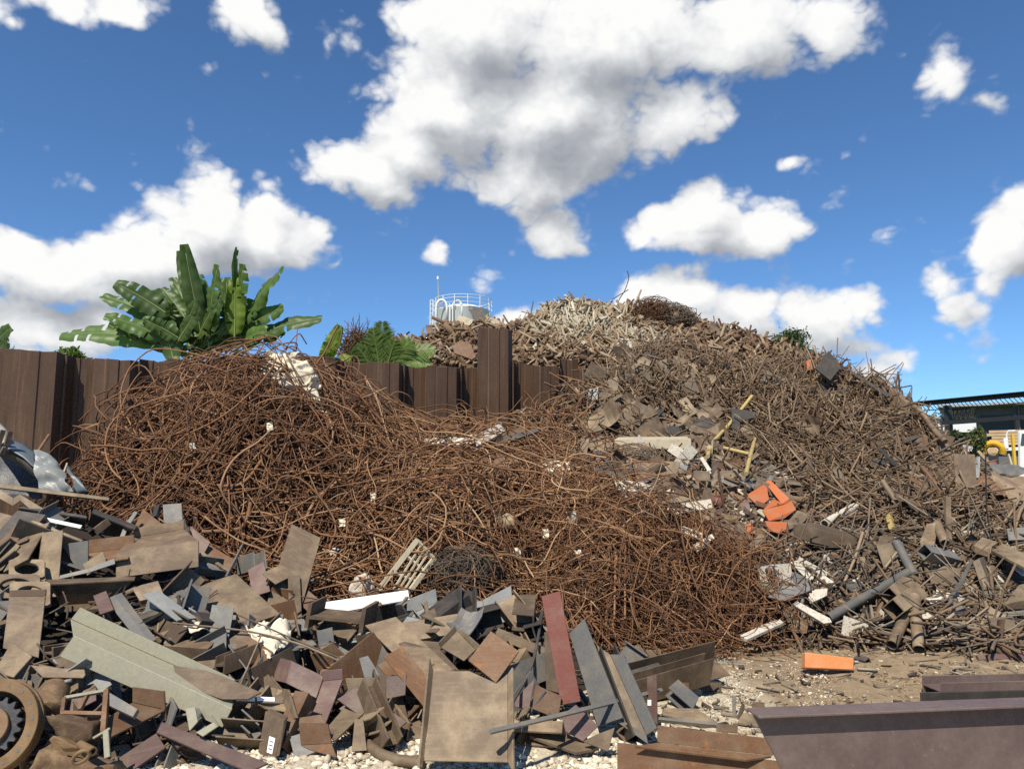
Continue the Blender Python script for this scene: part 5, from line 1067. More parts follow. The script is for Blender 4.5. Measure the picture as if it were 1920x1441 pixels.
piece('plate_offcut', 'brown square plate beside the bent yellow pipe', 'plate', [([(1378, 811), (1397, 796), (1422, 813), (1401, 835)], nS)], 'tan', .014, .6)
gr = empty('slatted_grille', on_heap(1425, 885, .25)); name_it(gr, 'grey slatted grille sloping above the orange boxes', 'grille')
for i in range(7):
    f = i / 6; a = (1386 + 20 * f, 902 + 12 * f - 24 * 0); b = (1448 + 14 * f, 874 + 14 * f); pipe('slat', '', '', [a, b], .014, 'grey', .3, k=4, inner=0, parent=gr)
pipe('end_bar', '', '', [(1386, 901), (1408, 916)], .016, 'grey', .29, k=4, inner=0, parent=gr); pipe('end_bar', '', '', [(1447, 873), (1463, 889)], .016, 'grey', .29, k=4, inner=0, parent=gr)
piece('orange_box', 'upper orange folded box standing on edge', 'box', [([(1433, 903), (1444, 899), (1480, 934), (1466, 944)], (-.3, -.6, .75)), ([(1480, 934), (1484, 942), (1470, 952), (1466, 944)], (0, -1, -.2))], 'orange', .02, .38)
piece('orange_box', 'orange box tilted beside the upper folded box', 'box', [([(1404, 932), (1438, 913), (1442, 936), (1424, 950)], nF), ([(1404, 932), (1438, 913), (1432, 908), (1402, 926)], nU)], 'orange', .03, .36)
piece('orange_box', 'widest orange box lying lowest but one', 'box', [([(1430, 956), (1484, 938), (1493, 955), (1442, 976)], nS), ([(1430, 956), (1450, 934), (1470, 944), (1484, 938)], nU), ([(1442, 976), (1493, 955), (1470, 972)], nC)], 'orange', .02, .34)
piece('orange_box', 'lowest orange rounded flap below the other boxes', 'box', [([(1434, 976), (1476, 978), (1474, 992), (1458, 1000), (1440, 990)], nF)], 'orange', .02, .34)
piece('plate_offcut', 'tan curved flap beside the widest orange box', 'plate', [([(1476, 978), (1496, 956), (1520, 965), (1500, 985), (1480, 992)], nF)], 'tan', .014, .32)
piece('orange_box', 'small crushed orange scrap below the pink drum', 'box', [([(1396, 984), (1410, 978), (1414, 1000), (1400, 1006)], nF)], 'orange', .04, .3)
pipe('pink_drum', 'small pink red drum lying in the debris', 'drum', [(1326, 938), (1350, 944)], .075, 'red', .3, k=14, inner=.85)
pipe('white_pole', 'peeling white pole lying across the debris', 'pole', [(1546, 982), (1580, 962), (1619, 942)], .055, 'plaster', .3, k=10, inner=.8)
pipe('yellow_strip', 'bent yellow strip lying on the tall heap', 'strip', [(1683, 941), (1708, 938), (1732, 924)], .035, 'yellow', .3, k=4, inner=0)
pipe('yellow_strip', 'upright yellow strip leaning above the box section', 'strip', [(1664, 952), (1668, 972), (1674, 994)], .030, 'yellow', .3, k=4, inner=0)
ms = None
def wire_ball(name, lab, u, v, lift, rad, n, r0, tone, seed, mat='bits', Hg=None, flat=(1, 1, .7)):
    r = np.random.default_rng(seed); c = on_heap(u, v, lift, Hg); d = unit(r.normal(size=(n, 3))); t = np.linspace(0, 1, 14)[None, :, None]; ax = unit(r.normal(size=(n, 3))); e = np.cross(ax, d); a = t * r.uniform(2, 5, (n, 1, 1))
    P = c + (d[:, None] * np.cos(a) + e[:, None] * np.sin(a)) * (rad * r.uniform(.3, 1, (n, 1, 1))) * np.array(flat) + r.normal(size=(n, 14, 3)) * rad * .04
    v_, q = sweep(P, np.full(n, r0), 5, 1.0, r); o = obj_quads(name, v_, q, M[mat], np.repeat(np.clip(r.normal(tone, .12, n), 0, 1), 70)); name_it(o, lab, 'wire'); return o
wire_ball('wire_mesh', 'grey tangled wire mesh below the cream lintel', 1190, 862, .25, .34, 170, .0035, .72, 71, flat=(1.5, 1, .7))
wire_ball('wire_ball', 'brown ball of wire on the summit of the back heap', 1222, 590, .2, .75, 260, .008, .25, 72, 'rebar', HK)
wire_ball('wire_ball', 'grey brown ball of wire beside the brown wire ball', 1268, 600, .2, .70, 260, .008, .55, 73, 'bits', HK)
wire_ball('wire_ball', 'dark wiry bundle low in the middle of the tangle', 870, 1080, .1, .42, 260, .004, .25, 74, 'bits', HR)
piece('white_board', 'long white board below the wall', 'board', [([(795, 822), (893, 813), (892, 830), (800, 838)], nS)], 'plaster', .03, .3)
piece('white_board', 'grey board leaning up below the wall', 'board', [([(891, 815), (940, 792), (942, 800), (893, 824)], nF)], 'board', .02, .35)
piece('white_board', 'white board tilted over the grey board', 'board', [([(893, 824), (942, 800), (948, 806), (925, 820), (893, 836)], nU)], 'plaster', .02, .35)
piece('dark_plank', 'dark plank pointing away from the white boards', 'plank', [([(925, 824), (1008, 802), (1010, 808), (930, 836)], nS)], 'dark', .03, .33)
piece('tan_plank', 'orange tan plank lying on the dark plank', 'plank', [([(940, 812), (985, 800), (990, 806), (945, 822)], nS)], 'rust', .03, .36)
piece('concrete_chunk', 'pale concrete chunk on the crest of the tangle', 'concrete', [([(1016, 866), (1040, 861), (1068, 864), (1071, 880), (1022, 886)], nS)], 'stone', .12, .3, bev=.015)
piece('plate_offcut', 'tan cracked plate beside the grey wire mesh', 'plate', [([(1090, 826), (1130, 815), (1150, 830), (1138, 858), (1112, 846)], nS)], 'tan', .014, .3)
piece('box_corner', 'orange brown crushed box corner below the white boards', 'box', [([(905, 870), (950, 855), (960, 890), (920, 905)], nF), ([(905, 870), (950, 855), (930, 848), (890, 862)], nU)], 'rust', .014, .25)
piece('plate_offcut', 'brown crossed strap below the dark plank', 'plate', [([(893, 880), (965, 858), (970, 865), (898, 890)], nS)], 'rust', .014, .32)
piece('plaster_lump', 'chalk white broken lump beside the pink drum', 'plaster', [([(1148, 890), (1168, 905), (1196, 925), (1190, 940), (1160, 925)], nF)], 'plaster', .04, .3)
piece('white_angle', 'white bent angle strip below the cream lintel', 'angle', [([(1278, 902), (1330, 880), (1334, 886), (1286, 912)], nS), ([(1312, 858), (1318, 856), (1334, 880), (1328, 884)], nS)], 'plaster', .014, .34)
piece('ridge_plate', 'dark square panel standing on the ridge', 'plate', [([(1554, 657), (1577, 687), (1557, 713), (1528, 690)], nF)], 'dark', .03, .5)
piece('ridge_post', 'dark slanted angle beside the ridge panel', 'angle', [([(1506, 662), (1512, 664), (1534, 692), (1528, 696)], nF)], 'dark', .03, .5)
piece('orange_scrap', 'orange crushed scrap below the dark ridge panel', 'scrap', [([(1512, 676), (1520, 673), (1524, 692), (1514, 694)], nF)], 'orange', .05, .4)
piece('dark_box', 'open dark steel box tipped on the shoulder of the tall heap', 'box', [([(1668, 728), (1674, 726), (1709, 750), (1702, 756)], nS), ([(1668, 728), (1702, 756), (1696, 790), (1672, 785), (1664, 745)], (-.2, -1, -.5)), ([(1702, 756), (1709, 750), (1704, 780), (1696, 790)], nR)], 'brown', .02, .7)
piece('dark_fin', 'dark pointed fin behind the open dark box', 'plate', [([(1698, 745), (1706, 732), (1708, 752)], nF)], 'dark', .02, .7)
piece('ridge_rail', 'long dark rail lying down the shoulder of the tall heap', 'rail', [([(1596, 700), (1602, 698), (1668, 738), (1664, 744)], nS)], 'dark', .03, .5)
pipe('bent_pipe', 'long bent pipe hanging over the far side of the tall heap', 'pipe', [(1706, 757), (1728, 772), (1750, 805), (1772, 828)], .05, 'brown', Y=[13.9, 13.8, 13.5, 13.2], inner=0)
piece('torn_plate', 'tall brown plate on the far slope of the tall heap', 'plate', [([(1760, 826), (1776, 826), (1792, 870), (1780, 878), (1766, 860)], nF)], 'tan', .02, .4)
crumple('torn_sheet', 'torn rust orange sheet curling at the edge of the heap', 'sheet', [(1816, 902), (1848, 892), (1888, 930), (1840, 918)], 'rust', Y=[10.4, 10.5, 10.0, 10.2], amp=.10, freq=3, seed=8, n=14)
crumple('torn_sheet', 'broad grey tan sheet lying out past the torn rust sheet', 'sheet', [(1852, 890), (1950, 905), (1950, 945), (1900, 940)], 'tan', Y=[10.6, 10.6, 10.0, 10.0], amp=.10, freq=2, seed=9, n=14)
crumple('torn_sheet', 'dark edged grey sheet at the border behind the broad sheet', 'sheet', [(1850, 872), (1950, 884), (1950, 896), (1860, 886)], 'grey', Y=[11.2, 11.2, 10.9, 10.9], amp=.08, freq=3, seed=10, n=14)
crumple('torn_sheet', 'pale grey crumpled panel above the torn rust sheet', 'sheet', [(1824, 860), (1840, 856), (1836, 895), (1818, 892)], 'zinc', Y=[10.9, 10.9, 10.5, 10.5], amp=.08, freq=4, seed=11, n=14)
crumple('red_cushion', 'faded red cushion lying on the far debris', 'cushion', [(1852, 868), (1866, 864), (1874, 872), (1856, 876)], 'red', Y=11.6, amp=.04, freq=4, seed=12, n=10, sag=.06)
piece('far_plank', 'pale plank poking up in front of the tall grass', 'plank', [([(1832, 846), (1836, 843), (1856, 864), (1850, 866)], nF)], 'tan', .03, Y=12.0)
piece('far_plank', 'thin upright pale stick in front of the grass', 'stick', [([(1890, 850), (1893, 850), (1901, 876), (1898, 877)], nF)], 'cream', .03, Y=12.2)
for i, (pts, mt, lab) in enumerate([
    ([(1180, 690), (1205, 668), (1222, 676), (1210, 700)], 'tan', 'tan torn plate near the white sticks'), ([(1196, 700), (1218, 690), (1226, 715), (1212, 722)], 'brown', 'brown bent plate below the tan torn plate'), ([(1225, 680), (1250, 672), (1252, 705), (1236, 694)], 'tan', 'tan three cornered plate on the ridge of the tall heap'),
    ([(1140, 712), (1158, 705), (1158, 730), (1142, 738)], 'tan', 'tan plate standing at the end of the wall'), ([(1100, 730), (1122, 725), (1120, 752), (1106, 748)], 'zinc', 'grey curled plate at the end of the wall'), ([(1275, 720), (1300, 705), (1312, 735), (1290, 742)], 'brown', 'brown folded plate above the wide brown plate'),
    ([(1290, 596), (1300, 590), (1330, 640), (1318, 646)], 'dark', 'dark long sheet sliding off the summit'), ([(1330, 610), (1345, 612), (1380, 665), (1364, 668)], 'brown', 'brown long sheet beside the dark summit sheet'), ([(1150, 636), (1196, 634), (1197, 645), (1152, 648)], 'white', 'white board lying on the back heap'),
    ([(880, 580), (905, 575), (912, 600), (890, 602)], 'dark', 'dark bent panel against the white silo'), ([(905, 590), (935, 600), (940, 612), (905, 612)], 'cream', 'cream panel beside the tall sheet pile top'), ([(860, 590), (890, 600), (880, 610), (855, 606)], 'cream', 'cream splintered panel below the white silo'),
    ([(798, 612), (810, 612), (822, 645), (806, 648)], 'rust', 'red brown plank standing near the white silo'), ([(990, 660), (1006, 640), (1012, 645), (1000, 690)], 'cream', 'cream plank standing behind the wall'), ([(1085, 668), (1108, 662), (1110, 672), (1090, 680)], 'rust', 'red brown board low on the back heap'),
    ([(1420, 895), (1500, 935), (1492, 950), (1415, 915)], 'brown', 'brown sheet under the slatted grille'), ([(1500, 870), (1520, 866), (1540, 905), (1522, 915)], 'brown', 'brown plate sunk in the bars beyond the orange boxes'), ([(1560, 880), (1572, 876), (1600, 920), (1590, 928)], 'tan', 'long tan plate sunk in the bars of the tall heap'),
    ([(1330, 900), (1372, 880), (1380, 892), (1340, 915)], 'tan', 'tan strip pile beside the pink drum'), ([(1208, 905), (1300, 950), (1290, 962), (1204, 918)], 'brown', 'long brown plate sloping beside the tangle'), ([(1180, 870), (1280, 920), (1274, 928), (1178, 880)], 'dark', 'dark bar plate sloping below the grey wire mesh'),
    ([(1320, 970), (1420, 1020), (1408, 1040), (1312, 990)], 'brown', 'wide brown sheet sloping under the orange boxes'), ([(1280, 985), (1320, 1000), (1312, 1012), (1276, 1000)], 'cream', 'cream square bar beside the tangle crest'), ([(1300, 1020), (1335, 1000), (1340, 1008), (1306, 1035)], 'plaster', 'white broken slat beside the tangle'),
    ([(1245, 870), (1290, 872), (1285, 895), (1250, 890)], 'zinc', 'pale grey bucket side below the cream lintel'), ([(1338, 860), (1372, 880), (1362, 895), (1332, 878)], 'rust', 'orange tan box side near the bent yellow pipe')]):
    piece('plate_offcut', lab, 'plate', [(pts, (random.uniform(-.3, .2), -.85, random.uniform(.2, .7)))], mt, .016, .25)
piece('rusty_hood', 'orange rusted hood shaped sheet behind the wall', 'hood', [([(848, 648), (862, 638), (884, 645), (888, 660), (876, 670), (852, 662)], nF), ([(876, 670), (888, 660), (892, 668), (884, 674)], nU)], 'rust', .05, Y=18.2)

# --- grate, stone, cloth on the tangle
gt = empty('barred_grate', on_heap(755, 1060, .25)); name_it(gt, 'pale barred grate leaning out of the tangle', 'grate')
for a, b, rr, mt in (((782, 1012), (708, 1107), .022, 'cream'), ((814, 1046), (768, 1108), .020, 'cream'), ((789, 1022), (738, 1104), .008, 'cream'), ((796, 1030), (747, 1106), .008, 'cream'), ((803, 1036), (757, 1107), .008, 'cream')): pipe('rail' if rr > .01 else 'grate_bar', '', '', [a, b], rr, mt, Y=[7.7, 7.25], k=4, inner=0, parent=gt)
for a, b in (((782, 1012), (814, 1046)), ((760, 1040), (796, 1070)), ((735, 1072), (780, 1090))): pipe('cross_bar', '', '', [a, b], .012, 'cream', Y=[7.69, 7.69] if a[1] < 1020 else ([7.56, 7.56] if a[1] < 1050 else [7.41, 7.41]), k=4, inner=0, parent=gt)
def boulder(name, lab, u, v, rad, mat, lift, seed, sq=(1, .8, .75)):
    from mathutils import noise as mn
    bm = bmesh.new(); bmesh.ops.create_icosphere(bm, subdivisions=3, radius=1); c = on_heap(u, v, lift)
    for q in bm.verts: q.co *= 1 + .35 * mn.noise(q.co * 1.3 + Vector((seed, 0, 0))) + .12 * mn.noise(q.co * 4)
    V = np.array([q.co for q in bm.verts]) * rad * np.array(sq) + c; Fc = [[q.index for q in f.verts] for f in bm.faces]; bm.free(); return name_it(obj(name, V, Fc, M[mat]), lab, 'stone')
boulder('stone', 'ochre stone caught in the middle of the tangle', 948, 978, .115, 'boulder', .2, 3)
boulder('stone', 'white plaster lump under the barred grate', 678, 1100, .10, 'plaster', .25, 5, (1, .7, 1.2))
boulder('stone', 'small cream lump in the shaded side of the tangle', 630, 1036, .07, 'plaster', .22, 6); boulder('stone', 'white curved lump beside the ochre stone', 1076, 972, .07, 'plaster', .22, 7, (.6, .6, 1.1)); boulder('stone', 'small brown stone on the dirt below the orange block', 1530, 1256, .03, 'boulder', .02, 8)
def tangle_cloth():
    root = empty('cream_cloth', on_heap(540, 712, .1)); name_it(root, 'crumpled cream cloth caught on top of the rebar tangle', 'cloth')
    for k, (cr, a, sg) in enumerate((([(470, 718), (505, 664), (565, 664), (530, 745)], .13, .12), ([(530, 668), (580, 678), (606, 730), (560, 745)], .13, .12), ([(448, 745), (492, 715), (505, 735), (470, 765)], .07, .05), ([(560, 725), (592, 730), (612, 775), (575, 765)], .08, .05), ([(500, 700), (560, 700), (560, 745), (520, 740)], .12, .10))):
        crumple('cloth_fold', '', '', cr, 'cloth', Y=9.72 - .05 * k, amp=a, freq=7, n=26, seed=20 + k, parent=root, sag=sg, smooth=True)
    crumple('silver_foil', '', '', [(535, 738), (560, 735), (555, 768), (538, 772)], 'crumple', Y=9.5, amp=.08, freq=9, n=14, seed=31, parent=root)
tangle_cloth()
boxes_ = [(505, 800), (360, 838), (700, 930), (1020, 1000), (1085, 1040), (970, 1040), (640, 980)]
for i, (u, v) in enumerate(boxes_): crumple('paper_scrap', label(['small white', 'torn white', 'crumpled white'], 'paper scrap', 'caught', u, v), 'paper', [(u - 6, v - 6), (u + 6, v - 9), (u + 8, v + 6), (u - 4, v + 8)], 'cloth', .22, amp=.05, freq=12, seed=40 + i, n=8)

# --- crushed car at the border
def wreck():
    root = empty('crushed_car', W(60, 900, 8.2)); name_it(root, 'crushed car body with a crumpled silver fender below the wall', 'car')
    from mathutils import noise as mn
    def loft(A, B, Y0, Y1, name, mat, bow=.06, amp=.012, n=22, m=8, fq=6):
        A = spline(np.array([W(u, v, Y0) for u, v in A]), n, 2); B = spline(np.array([W(u, v, Y1) for u, v in B]), n, 2); V = []
        for j in range(m):
            t = j / (m - 1)
            for i in range(n):
                p = A[i] * (1 - t) + B[i] * t; p = p + np.array([0, -bow, .3 * bow]) * math.sin(math.pi * t); q = Vector(p * fq); p = p + np.array([mn.noise(q), mn.noise(q + Vector((3, 3, 3))), mn.noise(q + Vector((7, 1, 3)))]) * amp; V.append(p)
        o = obj(name, V, [[j * n + i, j * n + i + 1, (j + 1) * n + i + 1, (j + 1) * n + i] for j in range(m - 1) for i in range(n - 1)], M[mat], root, True); s = o.modifiers.new('thickness', 'SOLIDIFY'); s.thickness = .012
        if name == 'crumpled_fender': o.data.polygons.foreach_set('use_smooth', [False] * len(o.data.polygons))
        return o
    loft([(-15, 812), (18, 824), (45, 834), (68, 850)], [(-15, 836), (14, 842), (42, 858), (74, 884)], 8.5, 8.2, 'wing_panel', 'body')
    loft([(-15, 838), (14, 843), (42, 860), (74, 886)], [(-15, 850), (14, 856), (42, 874), (78, 900)], 8.24, 8.3, 'arch_lip', 'dark', .02)
    loft([(-15, 812), (18, 824), (45, 834), (68, 850)], [(-20, 822), (18, 834), (45, 842), (68, 856)], 8.5, 9.5, 'shade_lid', 'body', .02)  # panel added to keep the wheel arch below it in shade
    loft([(-25, 838), (30, 845), (66, 866)], [(-25, 935), (30, 935), (80, 935)], 9.3, 9.0, 'arch_shade_sheet', 'oily', -.05)  # dark sheet standing in for the black shade inside the arch
    loft([(66, 846), (86, 852), (104, 864), (114, 880)], [(78, 918), (98, 922), (120, 922), (142, 922)], 8.25, 8.05, 'crumpled_fender', 'crumple', .06, .034, 30, 24, 9)
    loft([(126, 870), (134, 876), (142, 900)], [(140, 925), (150, 925), (166, 925)], 8.4, 8.3, 'dark_panel', 'body', .03, .04)
    pipe('door_pillar', '', '', [(-8, 798), (6, 812), (10, 850)], .05, 'zinc', Y=[8.4, 8.3, 8.2], inner=0, parent=root)
    for k, (a, b) in enumerate((((20, 808), (12, 834)), ((10, 838), (3, 852)), ((6, 806), (-4, 836)))): pipe('hinge_strap', '', '', [a, b], .022, 'brown', Y=8.15, k=4, inner=0, parent=root)
    pipe('steel_rod', 'rust orange rod leaning on the wall behind the crumpled fender', 'rod', [(70, 848), (92, 815)], .016, 'rust', Y=[8.5, 8.9], inner=0)
    pipe('steel_rod', 'short pale rod beside the crumpled fender', 'rod', [(118, 890), (126, 868)], .010, 'cream', Y=[8.3, 8.4], inner=0)
wreck()

# ------------------------------------------------------------------ the many other offcuts of the near heap, each its own object
FP = [(-20, 962), (120, 958), (230, 975), (330, 970), (420, 1055), (540, 1092), (620, 1128), (760, 1140), (950, 1150), (1050, 1172), (1120, 1210), (1235, 1250), (1330, 1290), (1400, 1345), (1230, 1380), (1150, 1400), (960, 1410), (800, 1400), (640, 1415), (500, 1445), (-20, 1445)]
def offcuts():
    r = random.Random(81); rg = np.random.default_rng(81)
    def section(kind, w, h, t):
        if kind == 'H-beam': return [[(-w/2, h/2 - t), (w/2, h/2 - t), (w/2, h/2), (-w/2, h/2)], [(-t/2, -h/2 + t), (t/2, -h/2 + t), (t/2, h/2 - t), (-t/2, h/2 - t)], [(-w/2, -h/2), (w/2, -h/2), (w/2, -h/2 + t), (-w/2, -h/2 + t)]], 12
        if kind == 'channel': return [[(-w/2, -h/2), (-w/2 + t, -h/2), (-w/2 + t, h/2), (-w/2, h/2)], [(-w/2 + t, -h/2), (w/2, -h/2), (w/2, -h/2 + t), (-w/2 + t, -h/2 + t)], [(-w/2 + t, h/2 - t), (w/2, h/2 - t), (w/2, h/2), (-w/2 + t, h/2)]], 8
        if kind == 'angle': return [[(-w/2, -h/2), (w/2, -h/2), (w/2, -h/2 + t), (-w/2, -h/2 + t)], [(-w/2, -h/2 + t), (-w/2 + t, -h/2 + t), (-w/2 + t, h/2), (-w/2, h/2)]], 6
    def local(kind, L, w, h, t):
        """one welded outline extruded, with a skewed saw cut at either end"""
        if kind in ('plate', 'thick plate', 'strip', 'gusset'):
            hw = w / 2; hl = L / 2
            if kind == 'gusset': P = [(-hl, -hw), (hl, -hw), (hl * .9, -hw * .4), (-hl * .5, hw), (-hl, hw)]
            elif kind == 'strip': P = [(-hl, -hw), (hl, -hw), (hl * .97, hw), (-hl * .98, hw)]
            else:
                j = lambda: r.uniform(.72, 1.02); P = [(-hl * j(), -hw * j()), (hl * j(), -hw * j()), (hl * j(), hw * j()), (-hl * j(), hw * j())]
                if r.random() < .35: P.insert(3, (-hl * .1, hw * 1.05))
            return MB().prism([(x, y, t / 2) for x, y in P], (0, 0, -t))
        if kind == 'square tube': return MB().tube(lerp((-L/2, 0, 0), (L/2, 0, 0), 2), w * .62, 4, .84)
        if kind == 'H-beam': O = [(-w/2, -h/2), (w/2, -h/2), (w/2, -h/2 + t), (t/2, -h/2 + t), (t/2, h/2 - t), (w/2, h/2 - t), (w/2, h/2), (-w/2, h/2), (-w/2, h/2 - t), (-t/2, h/2 - t), (-t/2, -h/2 + t), (-w/2, -h/2 + t)]
        elif kind == 'channel': O = [(-w/2, -h/2), (w/2, -h/2), (w/2, -h/2 + t), (-w/2 + t, -h/2 + t), (-w/2 + t, h/2 - t), (w/2, h/2 - t), (w/2, h/2), (-w/2, h/2)]
        else: O = [(-w/2, -h/2), (w/2, -h/2), (w/2, -h/2 + t), (-w/2 + t, -h/2 + t), (-w/2 + t, h/2), (-w/2, h/2)]
        s0, s1 = r.uniform(-.35, .35), r.uniform(-.35, .35); n = len(O)
        V = [(-L/2 + s0 * y, y, z) for y, z in O] + [(L/2 + s1 * y, y, z) for y, z in O]
        return MB().add(V, [list(range(n))[::-1], list(range(n, 2 * n))] + [[i, (i + 1) % n, (i + 1) % n + n, i + n] for i in range(n)])
    S = scatter(FP, 3000, HF, rg); uu, vv = px_of(S); bad = np.zeros(len(S), bool)
    for hp in HEROES: hc = np.mean(hp, 0); bad |= inpoly(uu, vv, [tuple(hc + (np.array(q) - hc) * 1.25) for q in hp])
    S = S[~bad][:280]; order = np.argsort(-S[:, 1]); S = S[order]
    mats = ['tan'] * 6 + ['brown'] * 7 + ['grey'] * 6 + ['dark'] * 3 + ['rust'] * 3 + ['purple'] * 1 + ['zinc']
    word = {'tan': 'tan', 'brown': 'brown', 'grey': 'blue grey', 'dark': 'black brown', 'rust': 'orange rusted', 'purple': 'purple', 'zinc': 'pale grey'}
    for p in S:
        kind = r.choice(['plate'] * 5 + ['thick plate'] * 1 + ['H-beam'] * 6 + ['channel'] * 5 + ['angle'] * 6 + ['strip'] * 3 + ['square tube'] * 1 + ['gusset'] * 1)
        s = r.uniform(.85, 1.4) * (1.0 if r.random() < .85 else 1.3) * min(1, max(.55, (p[1] - 2.6) / 3.4)); L = s * r.uniform(.12, .30); w = s * r.uniform(.08, .17); h = s * r.uniform(.08, .17); t = r.uniform(.008, .014)
        if kind == 'thick plate': t = r.uniform(.03, .05)
        if kind == 'strip': L *= 1.8; w = r.uniform(.03, .05)
        if kind == 'square tube': w = r.uniform(.06, .1)
        if kind in ('H-beam', 'channel', 'angle'): L *= r.uniform(1.2, 2.3)
        m = local(kind, L, w, h, t); n = grad_n(HF, p[:1], p[1:2])[0]; n = unit(n + np.array([r.uniform(-.7, .7), r.uniform(-.9, .4), r.uniform(-.2, .4)]))
        a = unit(np.cross(n, [r.uniform(-1, 1), r.uniform(-1, 1), r.uniform(-.4, .4)])); b = np.cross(n, a); R = np.stack([a, b, n], 1)
        if kind in ('H-beam', 'channel', 'angle'):
            q = r.choice([0, 90, 90, 180, 45]) * math.pi / 180; rx = np.array([[1, 0, 0], [0, math.cos(q), -math.sin(q)], [0, math.sin(q), math.cos(q)]]); R = R @ rx
        if kind == 'plate' and r.random() < .35: m = bent_sheet(np.zeros(3), np.array([1., 0, 0]), np.array([0, 1., 0]), np.array([0, 0, 1.]), L * 1.2, w * 1.2, r, t)
        V = np.array(m.v) @ R.T + p + n * r.uniform(-.02, .10)
        lowz = V[:, 2].min()
        if lowz < 0: V[:, 2] -= lowz
        mt = r.choice(mats); nm = {'plate': 'plate_offcut', 'thick plate': 'plate_offcut', 'H-beam': 'beam_offcut', 'channel': 'channel_offcut', 'angle': 'angle_offcut', 'strip': 'steel_strip', 'square tube': 'square_tube', 'gusset': 'gusset_plate'}[kind]
        o = obj(nm, V, m.f, M[mt], bevel=.0015); u, v = px_of(V.mean(0)); sz = 'small' if L < .2 else ('long' if L > .34 else 'medium')
        tl = 'tilted' if abs(n[2]) < .75 else 'flat'
        tag(o, label([f'{sz} {word[mt]}', f'{tl} {word[mt]}', f'{sz} {tl} {word[mt]}'], kind + ' offcut', 'lying', float(u), float(v)), 'steel offcut', G1)
    # crumbs of steel that fill the gaps, their tone darkened for gap shade
    V = []; Q = []; T = []; nb = 0; S = scatter(FP, 900, HF, rg); n = len(S)
    P = bent_paths(S, HF, rg.uniform(.04, .16, n), rg, .8, 2, 0, (-.22, -.06)); v, q = sweep(P, rg.uniform(.01, .045, n), 4, rg.uniform(.1, .5, n), rg); V.append(v); Q.append(q); T.append(np.repeat(np.clip(rg.normal(.30, .2, n), 0, 1), 8)); nb = len(v)
    S = scatter([(-420, 960), (-30, 925), (-30, 1440), (-420, 1440)], 700, HF, rg); n = len(S); P = bent_paths(S, HF, rg.uniform(.08, .4, n), rg, .7, 2, 0, (-.12, .06)); v, q = sweep(P, rg.uniform(.03, .10, n), 4, rg.uniform(.06, .3, n), rg); V.append(v); Q.append(q + nb); T.append(np.repeat(np.clip(rg.normal(.45, .22, n), 0, 1), 8)); nb += len(v)
    S = scatter(FP, 160, HF, rg); n = len(S); P = bent_paths(S, HF, rg.uniform(.2, .6, n), rg, .5, 6, .2, (-.04, .05)); v, q = sweep(P, rg.uniform(.004, .008, n), 4, 1.0, rg); V.append(v); Q.append(q + nb); T.append(np.repeat(np.clip(rg.normal(.4, .2, n), 0, 1), 24))
    o = obj_quads('steel_crumbs', np.concatenate(V), np.concatenate(Q), M['bits'], np.concatenate(T)); tag(o, 'small steel crumbs filling the gaps of the near heap', 'scrap', None, 'stuff')
offcuts()
def ground_bits():
    r = np.random.default_rng(99); u = r.uniform(1180, 1960, 1000); v = 1205 + 200 * r.random(1000) ** 1.5; P = cast(u, v, GH); P = P[~np.isnan(P[:, 0])]; hz = np.maximum(sample(HB, P[:, 0], P[:, 1]), sample(HF, P[:, 0], P[:, 1])); P = P[hz < .1]; n = len(P)
    a = bent_paths(P + [0, 0, .012], GH, .02 + .16 * r.random(n) ** 3, r, .15, 2, 0, (0, .012)); q = sweep(a, .003 + .022 * r.random(n) ** 2.5, 4, r.uniform(.15, .5, n), r); o = obj_quads('rust_flakes', q[0], q[1], M['bits'], np.repeat(np.clip(r.normal(.6, .3, n), 0, 1), 8)); tag(o, 'small rust flakes and scraps trodden into the dirt', 'scrap', None, 'stuff')
ground_bits()

# ------------------------------------------------------------------ beyond the wall: plants
def leafmat(name, a, b, trans=.25):
    m, n, bs = newmat(name, .45); tc = n.n('TexCoord'); oi = n.n('ObjectInfo'); n1 = n.noise(tc.outputs['Object'], 5, 5, .6)
    c = n.mix(n1.outputs['Fac'], a, b); rv = n.math('ADD', n.math('MULTIPLY', oi.outputs['Random'], .5), .75); c = n.mix(1.0, c, rv, 'MULTIPLY'); n.l(c, bs.inputs['Base Color'])
    t = n.n('BsdfTranslucent'); c2 = n.mix(1.0, c, (1.6, 1.9, .6), 'MULTIPLY'); n.l(c2, t.inputs[0]); mx = n.n('MixShader'); mx.inputs[0].default_value = trans
    n.l(bs.outputs[0], mx.inputs[1]); n.l(t.outputs[0], mx.inputs[2]); n.l(mx.outputs[0], m.node_tree.nodes['Material Output'].inputs[0]); return m
M['banana'] = leafmat('banana leaf', (.042, .084, .020), (.095, .150, .036), .30); M['lime'] = leafmat('bright and backlit banana leaf', (.13, .21, .02), (.22, .31, .03), .4)  # lime is a brightened leaf green with the backlit glow in its colour
M['palm'] = leafmat('palm leaf', (.075, .125, .022), (.150, .215, .042), .32); M['tree'] = leafmat('tree leaf', (.030, .052, .020), (.065, .090, .030)); M['weed'] = leafmat('weed leaf', (.06, .085, .025), (.13, .14, .05))
M['vine'] = leafmat('vine leaf', (.05, .06, .02), (.11, .10, .04)); M['dry'] = plain('dry brown creeper', (.14, .075, .04), .9, 0, .4, 20); M['stem'] = plain('banana stem', (.14, .13, .06), .7, 0, .3, 8, (.09, .06, .03), .4); M['bark'] = plain('bark', (.12, .095, .07), .9, 0, .3, 12); M['rib'] = plain('leaf rib', (.16, .20, .07), .5, 0, .2, 8)
